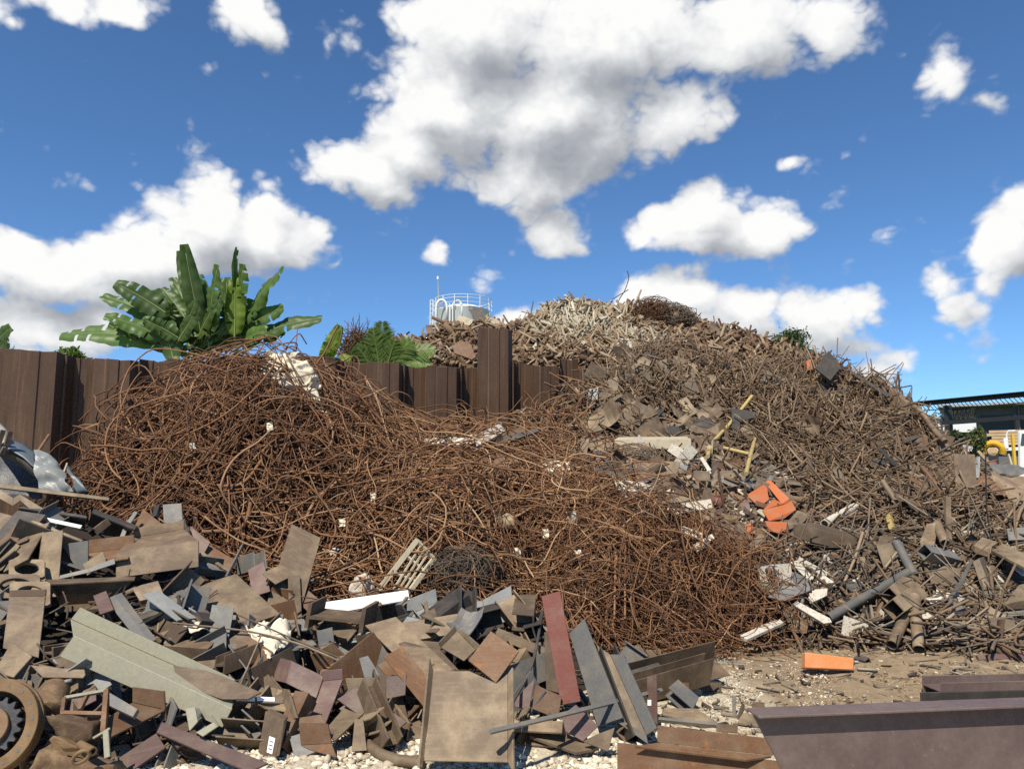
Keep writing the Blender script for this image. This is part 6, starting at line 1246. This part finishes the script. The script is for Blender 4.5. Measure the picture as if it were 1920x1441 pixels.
def banana_leaf(root, base, tip, width, sag=.15, seed=0, mat='banana', face=None, tear=.5):
    """blade on a curved rib: folded along the rib, rippled, frayed at the edge"""
    r = random.Random(seed); base = np.asarray(base, float); tip = np.asarray(tip, float); n = 34; L = np.linalg.norm(tip - base); t = np.linspace(0, 1, n)
    C = base + (tip - base) * t[:, None] + np.array([0, 0, 1]) * (np.sin(t * math.pi) * sag * L)[:, None]; T = unit(np.gradient(C, axis=0))
    f = np.asarray(face if face is not None else (r.uniform(-.5, .3), -1, r.uniform(.1, .9)), float); V = []; Fc = []; m = 4; ph = r.uniform(0, 6)
    for i in range(n):
        s = unit(np.cross(T[i], f)); up = np.cross(s, T[i]); u = max(0, (t[i] - .10) / .90)
        w = width * (math.sin(math.pi * min(.93, .06 + .87 * u ** .75)) ** .55 if u > 0 else 0); w = max(w, .012)
        for side in (-1, 1):
            frp = 1 - (tear * .10 * (r.random() ** 4))
            for j in range(m + 1):
                q = j / m; rp = math.sin(t[i] * 46 + ph + side) * .014 * q * width / .3 + math.sin(t[i] * 13 + ph * 2) * .03 * q
                V.append(C[i] + s * side * q * w * (frp if j == m else 1) * .9 + up * (.42 * q * w - .5 * q * q * w + rp))
    k = 2 * (m + 1)
    for i in range(n - 1):
        for side in (0, 1):
            torn = r.random() < tear * .12 and i > 6
            for j in range(m):
                if torn and j >= 1: continue
                a = i * k + side * (m + 1) + j; b = a + k; Fc.append([a, a + 1, b + 1, b] if side else [a, b, b + 1, a + 1])
    o = obj('leaf', V, Fc, M[mat], root, True)
    MB().tube(C[:n - 2:3], np.linspace(.022, .006, len(C[:n - 2:3])) * (1.0 if width > .15 else .5), 6).build('leaf_rib', M['rib'], o, True); return o
def bananas():
    Y0 = 16.0
    plants = [((330, 690), [((320, 655), (113, 628), .30, .12, None), ((318, 640), (196, 592), .24, .08, None), ((322, 620), (192, 555), .25, .10, None), ((330, 600), (216, 530), .28, .05, None), ((345, 640), (268, 598), .20, .05, None), ((330, 690), (291, 543), .26, 0, (0, -1, .1)), ((350, 600), (303, 540), .22, .06, None)]),
              ((375, 690), [((380, 640), (345, 458), .21, .0, (.3, -1, .1)), ((372, 600), (338, 470), .20, -.02, (.6, -1, 0)), ((390, 610), (408, 496), .22, .0, (-.6, -1, .2)), ((365, 610), (322, 520), .18, .05, None), ((390, 640), (372, 515), .24, .0, (.2, -1, 0)), ((360, 660), (330, 600), .20, .1, None), ((395, 620), (385, 540), .2, 0, (0, -1, 0))]),
              ((440, 690), [((440, 640), (443, 463), .12, .0, (1, -.5, 0)), ((445, 620), (456, 495), .20, .0, (-.3, -1, .2)), ((430, 620), (424, 520), .24, .0, (.2, -1, 0)), ((455, 600), (533, 502), .22, .10, None), ((455, 620), (532, 576), .22, .08, None), ((460, 640), (604, 597), .24, .10, None), ((445, 650), (500, 620), .24, .15, None), ((430, 650), (350, 690), .24, .4, None), ((400, 660), (330, 690), .22, .25, None), ((440, 650), (470, 560), .2, .05, (-.3, -1, .2))])]
    for k, (b, lv) in enumerate(plants):
        base = W(b[0], b[1], Y0 + .25 * k); root = empty('banana_plant', (base[0], base[1], 0))
        name_it(root, ['banana plant whose broad leaves sweep out low over the wall', 'tallest banana plant with dark upright leaves', 'banana plant with a bright lime leaf and arching leaves'][k], 'banana plant', 'banana clump behind the wall')
        MB().tube([(base[0], base[1], 0), (base[0] + .03, base[1], base[2] * .6), (base[0], base[1], base[2] + .25)], [.14, .12, .06], 12).build('stem', M['stem'], root, True)
        for i, (a, t, w, sg, fc) in enumerate(lv):
            r = random.Random(100 * k + i); dy = r.uniform(-.5, .3); A = W(a[0], a[1], base[1]); B = W(t[0], t[1], base[1] + dy)
            banana_leaf(root, A, B, w * 1.05, sg * .55, 100 * k + i, 'banana', fc)
        for q in range(11):
            r = random.Random(900 + 10 * k + q); a = r.uniform(-1.25, 1.25); ln = r.uniform(60, 135); uc = b[0] + r.uniform(-25, 25); banana_leaf(root, W(uc, 672 - r.uniform(0, 45), base[1] + r.uniform(-.1, .5)), W(uc + math.sin(a) * ln * 1.1, 650 - math.cos(a) * ln, base[1] + r.uniform(-.5, .7)), r.uniform(.14, .21), r.uniform(0, .08), 950 + 10 * k + q, 'banana', None, .6)
        if k == 2: banana_leaf(root, W(440, 640, base[1] - .3), W(441, 520, base[1] - .3), .24, 0, 777, 'lime', (.2, -1, .1)); banana_leaf(root, W(440, 690, base[1] - .5), W(448, 655, base[1] - .6), .16, .05, 778, 'lime', (.2, -1, .1))
    for k, (lab, lv, mt) in enumerate((('young banana plant with one bright green leaf beside the palm', [((600, 690), (638, 610), .15, .0, (.2, -1, .1)), ((610, 690), (660, 670), .12, .1, None), ((606, 690), (612, 640), .10, 0, None)], 'lime'), ('banana leaf tips showing at the border above the wall', [((-40, 690), (20, 612), .2, .05, None), ((-20, 690), (16, 632), .14, .05, None), ((0, 690), (28, 650), .1, .05, None)], 'banana'))):
        b = W(lv[0][0][0], 690, 15.6); root = empty('banana_plant', (b[0], b[1], 0)); name_it(root, lab, 'banana plant'); MB().tube([(b[0], b[1], 0), (b[0], b[1], b[2] + .1)], [.09, .05], 10).build('stem', M['stem'], root, True)
        for i, (a, t, w, sg, fc) in enumerate(lv): banana_leaf(root, W(*a, 15.6), W(*t, 15.4), w * 1.25, sg, 300 + 10 * k + i, mt, fc, .2)
bananas()
def palm():
    b = W(705, 700, 16.6); root = empty('palm_plant', (b[0], b[1], 0)); name_it(root, 'small palm with feather fronds rising above the wall', 'palm'); MB().tube([(b[0], b[1], 0), (b[0], b[1], b[2])], [.09, .06], 10).build('trunk', M['bark'], root, True)
    def frond(A, B, sag, wl, seed, face):
        r = random.Random(seed); n = 26; t = np.linspace(0, 1, n); L = np.linalg.norm(B - A); C = A + (B - A) * t[:, None] + np.array([0, 0, 1.]) * (np.sin(t * math.pi) * sag * L)[:, None]; T = unit(np.gradient(C, axis=0)); m = MB()
        for i in range(3, n):
            s = unit(np.cross(T[i], face)); up = np.cross(s, T[i])
            for sd in (-1, 1):
                d = unit(T[i] * .8 + s * sd * 1.0 + up * (-.2 + r.uniform(-.2, .2))); ln = wl * (math.sin(math.pi * (.15 + .8 * t[i])) ** .7) * r.uniform(.85, 1.1); w = unit(np.cross(d, up)) * .022; mid = C[i] + d * ln * .5; tip = C[i] + d * ln + np.array([0, 0, -.12 * ln])
                m.add([C[i] - w * .4, C[i] + w * .4, mid + w, tip, mid - w], [[0, 1, 2, 3, 4]])
        o = m.build('frond', M['palm'], root); MB().tube(C[::3], np.linspace(.016, .004, len(C[::3])), 6).build('frond_rib', M['rib'], o, True)
    for i, (a, t, sg, wl, f) in enumerate((((715, 690), (717, 606), 0, .42, (.2, -1, .1)), ((712, 690), (700, 618), 0, .40, (-.2, -1, .1)), ((735, 690), (812, 655), .12, .36, (0, -1, .4)), ((730, 690), (770, 640), .06, .38, (0, -1, .3)), ((735, 695), (806, 682), .14, .30, (0, -1, .5)), ((700, 695), (668, 650), .08, .3, (0, -1, .3)), ((725, 690), (740, 640), .0, .34, (.1, -1, .1)))):
        frond(W(*a, 16.6), W(*t, 16.4), sg, wl, i, np.array(f, float))
palm()
def leafcloud(name, centre, rad, n, size, mat, root, seed, clumps=26, flat=.5, tone=None):
    """foliage as many small leaf faces gathered in clumps through the crown's volume"""
    r = np.random.default_rng(seed); cc = unit(r.normal(size=(clumps, 3))) * (r.random((clumps, 1)) ** .4) * np.array(rad) * .8; k = r.integers(0, clumps, n); P = cc[k] + r.normal(size=(n, 3)) * np.array(rad) * .17
    d = unit(r.normal(size=(n, 3)) + [0, -.3, .4]); e = unit(np.cross(d, r.normal(size=(n, 3)))); f = np.cross(d, e); s = size * r.uniform(.6, 1.3, (n, 1)); P = P + centre
    V = np.stack([P - e * s, P + f * s * flat, P + e * s, P - f * s * flat], 1).reshape(-1, 3); Q = np.arange(4 * n).reshape(-1, 4); return obj_quads(name, V, Q, M[mat], None, False, root)
def tree(lab, u, v, Y, rad, n, size, seed, name='tree', cat='tree', mat='tree', grp=None, zb=0):
    c = W(u, v, Y); root = empty(name, (c[0], c[1], zb)); name_it(root, lab, cat, grp); m = MB(); r = random.Random(seed); h = c[2]
    m.tube([(c[0], c[1], zb), (c[0] + .1, c[1], h * .5), (c[0], c[1], h)], [max(.05, rad[0] * .10), max(.04, rad[0] * .08), .03], 8)
    for i in range(7):
        a = r.uniform(0, 6.28); m.tube([(c[0], c[1], h * r.uniform(.5, .85)), (c[0] + math.cos(a) * rad[0] * .4, c[1] + math.sin(a) * rad[1] * .4, h + rad[2] * r.uniform(-.3, .2)), (c[0] + math.cos(a) * rad[0] * .75, c[1] + math.sin(a) * rad[1] * .7, h + rad[2] * r.uniform(0, .6))], [max(.025, rad[0] * .04), max(.02, rad[0] * .025), .01], 5)
    m.build('trunk', M['bark'], root, True); leafcloud('crown', c, rad, n, size, mat, root, seed); return root
tree('green leafy tree showing over the shoulder of the heap', 1488, 652, 34, (1.25, 1.1, .75), 5200, .075, 5)
tree('grey green tree far off under the steel canopy', 1800, 795, 90, (3.4, 3, 1.8), 2600, .22, 6); tree('low grey green tree far off behind the pale roof', 1812, 800, 95, (4.4, 3, 1.4), 2600, .22, 7)
tree('small palm leaved shrub between the wall piles and the banana clump', 133, 668, 17.5, (.32, .3, .22), 900, .05, 8, 'shrub', 'shrub', 'palm')
tree('green shrub beside the yellow ribbed coil', 1833, 826, 27, (.42, .4, .50), 1700, .05, 9, 'shrub', 'shrub', 'weed'); tree('broad leaved weed beside the pale corrugated sheets', 1795, 818, 24, (.40, .4, .20), 500, .07, 10, 'shrub', 'shrub', 'tree')
tree('leafy weeds at the border above the wall end', 20, 668, 14.2, (.30, .3, .12), 700, .035, 13, 'shrub', 'shrub', 'weed')
def creeper():
    c = W(668, 650, 17.6); root = empty('creeper_mound', (c[0], c[1], 0)); name_it(root, 'mound of dried brown creeper with green leaves behind the palm', 'creeper'); r = np.random.default_rng(14); n = 420
    d = unit(r.normal(size=(n, 3))); d[:, 2] = np.abs(d[:, 2]) * 1.2 - .3; P0 = c + d * np.array([.42, .35, .62]) * r.uniform(.6, 1, (n, 1)) - [0, 0, .1]; t = np.linspace(0, 1, 8)[None, :, None]; e = unit(r.normal(size=(n, 3)))
    P = P0[:, None] + e[:, None] * t * r.uniform(.1, .45, (n, 1, 1)) + r.normal(size=(n, 1, 3)) * (t ** 2) * .1; v, q = sweep(P, np.full(n, .007), 5, 1.0, r); obj_quads('dry_stems', v, q, M['dry'], None, False, root)
    leafcloud('foliage', c - [0, 0, .15], (.40, .35, .55), 900, .05, 'vine', root, 15, 30)
    MB().tube([(c[0], c[1], 0), (c[0], c[1], c[2])], [.2, .1], 8).build('trunk', M['dry'], root, True)
creeper()
def twig():
    for pts, lab in (([(1160, 585), (1158, 565), (1172, 545), (1180, 520), (1176, 508)], 'bare dark wire twig standing up from the summit'), ([(1130, 575), (1150, 560), (1178, 543)], 'bare thin wire slanting up from the summit'), ([(990, 612), (996, 585), (1000, 565)], 'thin rusty rod pointing up beside the summit')):
        pipe('bare_wire', lab, 'wire', pts, .014, 'dark', Y=22.5, k=5, inner=0)
twig()
def weeds():
    r = np.random.default_rng(91); n = 5200; u = r.uniform(1812, 2050, n); Y = r.uniform(13.5, 26, n); x = np.array([ray(a, 860)[0] / ray(a, 860)[1] for a in u]) * Y; h = r.uniform(.25, .75, n) * np.clip(.6 + .5 * np.sin(x * 1.3) + .2 * np.sin(Y * 2), .35, 1.3)
    B = np.stack([x, Y, np.zeros(n)], 1); d = unit(np.stack([r.normal(0, .35, n), r.normal(0, .35, n), np.ones(n)], 1)); s = unit(np.stack([r.normal(size=n), r.normal(size=n) * .4, np.zeros(n)], 1)) * .018; M1 = B + d * h[:, None] * .6; T = B + d * h[:, None] + np.stack([r.normal(0, .12, n), r.normal(0, .12, n), np.zeros(n)], 1)
    V = np.stack([B - s, B + s, M1 + s * 1.1, T, M1 - s * 1.1], 1).reshape(-1, 3); Q = np.concatenate([np.arange(n)[:, None] * 5 + np.array([0, 1, 2, 4]), np.arange(n)[:, None] * 5 + np.array([4, 2, 3, 3])]); Q = Q[:n]; o = obj_quads('grass', V, Q, M['weed']); tag(o, 'tall yellow green grass and weeds beyond the heap', 'grass', kind='stuff')
weeds()

# ------------------------------------------------------------------ beyond: silo, canopy, shed, vehicles
M['silo'] = plain('white silo paint', (.72, .72, .68), .5, 0, .06, 2, (.45, .42, .36), .15); M['black'] = plain('black painted steel', (.028, .028, .030), .5, 0, .2, 3); M['slate'] = plain('dark grey cladding', (.115, .115, .118), .7, 0, .12, 2); M['roofgrey'] = plain('grey roof sheet', (.34, .36, .37), .5, 0, .12, 3); M['glass'] = plain('dark window glass', (.05, .065, .075), .08, 0, .2, 1); M['lumber'] = plain('stacked lumber', (.46, .32, .18), .8, 0, .3, 3); M['cab'] = plain('white truck paint', (.72, .72, .70), .4, 0, .05, 3); M['coil'] = plain('yellow ribbed hose', (.66, .42, .04), .5, 0, .15, 5); M['bluecar'] = plain('blue car paint', (.05, .08, .13), .3, 0, .1, 2)
def turn(o): o.rotation_euler.z = -math.atan2(o.location.x, o.location.y)
def silo():
    Y = 58; cA = W(868, 580, Y); R = 54 / F * Y; root = empty('white_silo', (cA[0], cA[1], 0)); name_it(root, 'white silo with roof railing, hoops and a mast', 'silo'); zt = W(868, 584, Y)[2]; k = 48; c = cA[:2]
    def ring(r_, z, rr, name, par, a0=0, a1=2 * math.pi): MB().tube([(c[0] + r_ * math.cos(a), c[1] + r_ * math.sin(a), z) for a in np.linspace(a0, a1, 41)], rr, 6, 0, a1 - a0 < 6).build(name, M['silo'], par, True)
    V = []; 
    prof = [(R * .93, 0), (R * .93, zt - .05), (R * .95, zt), (R * .6, zt + .3), (.05, zt + .5)]
    for q, z in prof: V += [(c[0] + q * math.cos(a * 2 * math.pi / k), c[1] + q * math.sin(a * 2 * math.pi / k), z) for a in range(k)]
    obj('tank_shell', V, [[i * k + j, i * k + (j + 1) % k, (i + 1) * k + (j + 1) % k, (i + 1) * k + j] for i in range(4) for j in range(k)], M['silo'], root, True)
    rl = empty('railing', (c[0], c[1], zt)); rl.parent = root; rl.location = (0, 0, zt)
    for z in (.3, .62, .85): ring(R * 1.02, zt + z, .02, 'rail', rl)
    for i in range(14):
        a = i * 2 * math.pi / 14; p = (c[0] + R * 1.02 * math.cos(a), c[1] + R * 1.02 * math.sin(a)); MB().tube([(p[0], p[1], zt), (p[0], p[1], zt + .87)], .03, 6).build('rail_post', M['silo'], rl)
    for u, w, h in ((828, 10, 20), (858, 8, 18)):
        q = [W(u + w * math.cos(a), 577 - h * .0 - (h * .75) * math.sin(a), Y - R * .9) for a in np.linspace(math.pi, 0, 15)]; q = [q[0] - np.array([0, 0, 3])] + q + [q[-1] - np.array([0, 0, 1.0])]; MB().tube(q, .09, 8).build('vent_pipe', M['silo'], root, True)
    a = W(823, 572, Y - 1); b = W(821, 524, Y - 1); MB().tube([a - [0, 0, 1], (a + b) / 2, b], [.07, .05, .03], 6).build('mast', M['roofgrey'], root); MB().tube([b, b + [0, 0, .25]], .08, 8).build('mast_head', M['cab'], root)
    for u in (843, 849): MB().tube([W(u, 568, Y - R), W(u, 568, Y - R) * [1, 1, 0]], .05, 6).build('down_pipe', M['silo'], root)
    A = W(809, 562, Y); m = MB()
    for du in (0, 5): p = W(807 + du, 562, Y); m.tube([p, p * [1, 1, 0]], .035, 5)
    for i in range(30): z = A[2] - i * .35; m.tube([(W(807, 562, Y)[0], A[1], z), (W(812, 562, Y)[0], A[1], z)], .025, 5)
    m.build('ladder', M['silo'], root)
silo()
def canopy():
    Y = 44.0; root = empty('steel_canopy', W(1775, 800, Y) * [1, 1, 0]); name_it(root, 'black steel canopy frame with lattice girder and beams', 'canopy')
    def P(u, v, y=Y): return W(u, v, y)
    A, B = P(1690, 761, 50), P(1925, 740, 41.5); dr = B - A; B2 = A + dr * 1.5
    MB().bar(A, B2, .2, .20, (0, 0, 1)).build('top_beam', M['black'], root)
    MB().bar(A + [0, 0, .13], B2 + [0, 0, .13], 1.2, .04, (0, 0, 1)).build('roof_sheet', M['black'], root)
    m = MB(); lo = np.array([0, 0, -.42]); up0 = np.array([0, 0, -.11]); m.bar(A + lo, B2 + lo, .06, .05); n = 46
    for i in range(n):
        a = A + (B2 - A) * i / n; b = A + (B2 - A) * (i + 1) / n; m.bar(a + up0, b + lo, .03, .03)
    m.build('lattice_girder', M['black'], root)
    for u, y in ((1773, 46.5), (1780, 47.6), (1904, 42.2)): t = P(u, 760, y); MB().bar((t[0], t[1], 0), t, .17, .17, (0, 1, 0)).build('column', M['black'], root)
    C, D = P(1765, 793, 45.5), P(1925, 781.5, 40.5); MB().bar(C, C + (D - C) * 1.6, .3, .23).build('lower_beam', M['black'], root)
canopy()
def shed():
    Y = 62; a = W(1828, 764, Y); M['panel'] = plain('dark cladding panel', (.055, .053, .052), .7, 0, .2, 2); root = empty('dark_shed', (a[0], a[1], 0)); name_it(root, 'dark grey shed with a flat roof behind the canopy', 'shed'); x1 = W(1990, 800, Y)[0]; h = a[2]
    MB().box(((a[0] + x1) / 2, Y + 6, h / 2), (x1 - a[0], 12, h)).build('wall', M['slate'], root); MB().box(((a[0] + x1) / 2 - 1, Y + 5.4, h + .12), (x1 - a[0] + 3.2, 14, .2)).build('roof', M['roofgrey'], root)
    MB().box(((a[0] + x1) / 2, Y - .03, h * .74), (x1 - a[0] - .6, .06, h * .34)).build('upper_panel', M['panel'], root)
    m = MB(); p, q = W(1792, 767, Y - .6), W(1829, 764, Y - .6); lo = np.array([0, 0, -1.1]); m.bar(p, q, .12, .16); m.bar(p + (q - p) * .25 + lo, q + lo, .08, .08)
    for i in range(4): s, e = p + (q - p) * (.25 + .19 * i), p + (q - p) * (.25 + .19 * (i + 1)); m.bar(s, s + lo, .05, .05); m.bar(s + lo, e, .05, .05)
    m.build('bracket_truss', M['black'], root)
    p = W(1898, 763, Y - .3); MB().tube([p, (p[0], p[1], 0)], .12, 8).build('down_pipe', M['roofgrey'], root)
    turn(root)
    c = W(1805, 806, 80); r2 = empty('pale_shed', (c[0], c[1], 0)); name_it(r2, 'low pale roofed shed far behind the canopy columns', 'shed'); MB().box((c[0], c[1], c[2] / 2 - .2), (5.0, 4, c[2] - .4)).build('wall', M['slate'], r2); MB().box((c[0], c[1], c[2] + .1), (5.6, 5, .9)).build('roof', M['cab'], r2); turn(r2)
    c = W(1758, 788, 70); r3 = empty('white_house', (c[0], c[1], 0)); name_it(r3, 'white house edge with a grey roof beside the canopy column', 'house'); MB().box((c[0], c[1], c[2] / 2), (.75, 4, c[2])).build('wall', M['cab'], r3); MB().prism([(c[0] - .9, c[1] - 2.3, c[2]), (c[0] + .5, c[1] - 2.3, c[2]), (c[0] - .6, c[1] - 2.3, c[2] + .4)], (0, 4.6, 0)).build('roof', M['roofgrey'], r3); turn(r3)
    c = W(1815, 822, 40); o = MB().box((c[0], c[1], c[2] / 2), (4.2, 1.6, c[2])).build('dark_container', M['black'], bevel=.03); turn(o); name_it(o, 'long dark bin standing behind the grass', 'bin')
    c = W(1893, 818, 38); r4 = empty('lumber_stack', (c[0], c[1], 0)); name_it(r4, 'stack of pale lumber on a dark trailer', 'lumber')
    for i in range(5):
        for j in range(3): MB().box((c[0] + (.1 * ((i * 7) % 3 - 1)), c[1] + j * .4, c[2] - .35 + i * .15), (1.7, .36, .13)).build('timber', M['lumber'], r4)
    MB().box((c[0] - .2, c[1] + .4, c[2] - .62), (3.2, 1.6, .16)).build('trailer_bed', M['cab'], r4); MB().box((c[0], c[1] + .4, (c[2] - .7) / 2), (2.6, 1.2, c[2] - .7)).build('trailer_base', M['slate'], r4); turn(r4)
shed()
def vehicles():
    Y = 30; c = W(1943, 845, Y); root = empty('white_truck', (c[0], c[1], 0)); name_it(root, 'white truck cab at the border with a big mirror', 'truck'); zt = W(1920, 806, Y)[2]
    V = [(-.65, 0, .7), (-.65, 0, 1.5), (-.55, 0, zt), (1.4, 0, zt), (1.4, 0, .7)]; MB().prism([(c[0] + x, c[1], z) for x, y, z in V], (0, 2.2, 0)).build('cab', M['cab'], root, bevel=.06)
    z0 = W(1920, 834, Y)[2]; z1 = W(1920, 812, Y)[2]; MB().prism([(c[0] - .5, c[1] - .012, z0), (c[0] - .42, c[1] - .012, z1), (c[0] + 1.2, c[1] - .012, z1), (c[0] + 1.2, c[1] - .012, z0)], (0, -.01, 0)).build('windscreen', M['glass'], root)
    p = [W(1904, 842, Y - .2), W(1902, 812, Y - .2), W(1905, 806, Y - .2), W(1916, 806, Y - .2)]; MB().tube(p, .03, 6).build('mirror_arm', M['cab'], root); q = W(1903, 830, Y - .25); MB().box(q, (.16, .06, .42)).build('mirror', M['cab'], root, bevel=.02)
    MB().box((c[0] + .3, c[1] - .08, .62), (1.9, .16, .26)).build('bumper', M['roofgrey'], root, bevel=.03)
    for x in (-.35, .9): MB().tube([(c[0] + x, c[1] + .2, .45), (c[0] + x, c[1] + .5, .45)], .45, 20).build('wheel', M['black'], root)
    for x in (-.45, .95): MB().tube([(c[0] + x, c[1] - .03, .95), (c[0] + x, c[1] + .02, .95)], .10, 14).build('headlight', M['roofgrey'], root)
    turn(root)
    p = W(1900, 836, 29.0); name_it(MB().bar((p[0], p[1], 0), p + [0, 0, .45], .09, .09, (0, 1, 0)).bar((p[0] - .09, p[1] - .06, 0), (p[0] + .09, p[1] - .06, 0.02), .2, .2, (0, 1, 0)).build('yellow_post', M['coil']), 'yellow post standing beside the white truck', 'post')
    # coil of yellow ribbed hose
    c = W(1862, 849, 27); root = empty('hose_coil', c * [1, 1, 0]); name_it(root, 'yellow ribbed hose coil standing in the grass', 'hose'); R1, R0 = .40, .17
    n = 110; k = 12; V = []
    for i in range(n + 1):
        a = math.pi * 1.25 * i / n - .35; rr = (R1 - R0) / 2 * (1.0 + (.10 if i % 3 == 0 else -.04)); cc = np.array([math.cos(a), 0, math.sin(a)]); o = c + cc * (R1 + R0) / 2 + [0, 0, .05]
        V += [o + cc * rr * math.cos(b) + np.array([0, 1, 0]) * rr * 1.3 * math.sin(b) for b in np.arange(k) * 2 * math.pi / k]
    obj('ribbed_hose', V, [[i * k + j, i * k + (j + 1) % k, (i + 1) * k + (j + 1) % k, (i + 1) * k + j] for i in range(n) for j in range(k)], M['coil'], root); MB().tube([c + [0, -.1, .05], c + [0, .25, .05]], .15, 18).build('hose_core', M['lumber'], root); MB().bar(c * [1, 1, 0], c, .3, .2, (0, 1, 0)).build('stand', M['black'], root); turn(root)
    # car in the grass
    c = W(1822, 856, 26); root = empty('parked_car', (c[0], c[1], 0)); name_it(root, 'dark blue car with a white pillar half hidden by weeds', 'car'); pr = [(-1.0, .55), (-.95, .9), (-.2, 1.0), (.25, 1.42), (1.3, 1.48), (1.9, 1.0), (2.0, .5)]
    MB().prism([(c[0] + x * .55, c[1] - .7, z) for x, z in pr], (0, 1.5, 0)).build('body', M['bluecar'], root, bevel=.05); MB().bar((c[0] - .12, c[1] - .73, .98), (c[0] + .18, c[1] - .73, 1.44), .09, .06, (0, 1, 0)).build('pillar', M['cab'], root)
    MB().prism([(c[0] - .02, c[1] - .712, 1.0), (c[0] + .2, c[1] - .712, 1.36), (c[0] + .68, c[1] - .712, 1.4), (c[0] + .85, c[1] - .712, 1.02)], (0, -.01, 0)).build('window', M['glass'], root)
    for x in (-.35, .75): MB().tube([(c[0] + x, c[1] - .72, .32), (c[0] + x, c[1] - .5, .32)], .32, 18).build('wheel', M['black'], root)
    turn(root)
    # corrugated sheets leaning behind
    p = [W(1795, 826, 27.5), W(1824, 824, 27.5), W(1824, 842, 26.6), W(1795, 842, 26.6)]; V = []; n = 33
    for j in range(2):
        for i in range(n): s = i / (n - 1); a = p[0] * (1 - s) + p[1] * s; b = p[3] * (1 - s) + p[2] * s; q = a * (1 - j) + b * j; V.append(q + np.array([0, 0, .012 * math.sin(i * 1.6)]))
    o = obj('corrugated_sheet', V, [[i, i + 1, n + i + 1, n + i] for i in range(n - 1)], M['roofgrey']); s = o.modifiers.new('t', 'SOLIDIFY'); s.thickness = .01; name_it(o, 'pale corrugated roof sheets stacked before the dark bin', 'sheet')
vehicles()
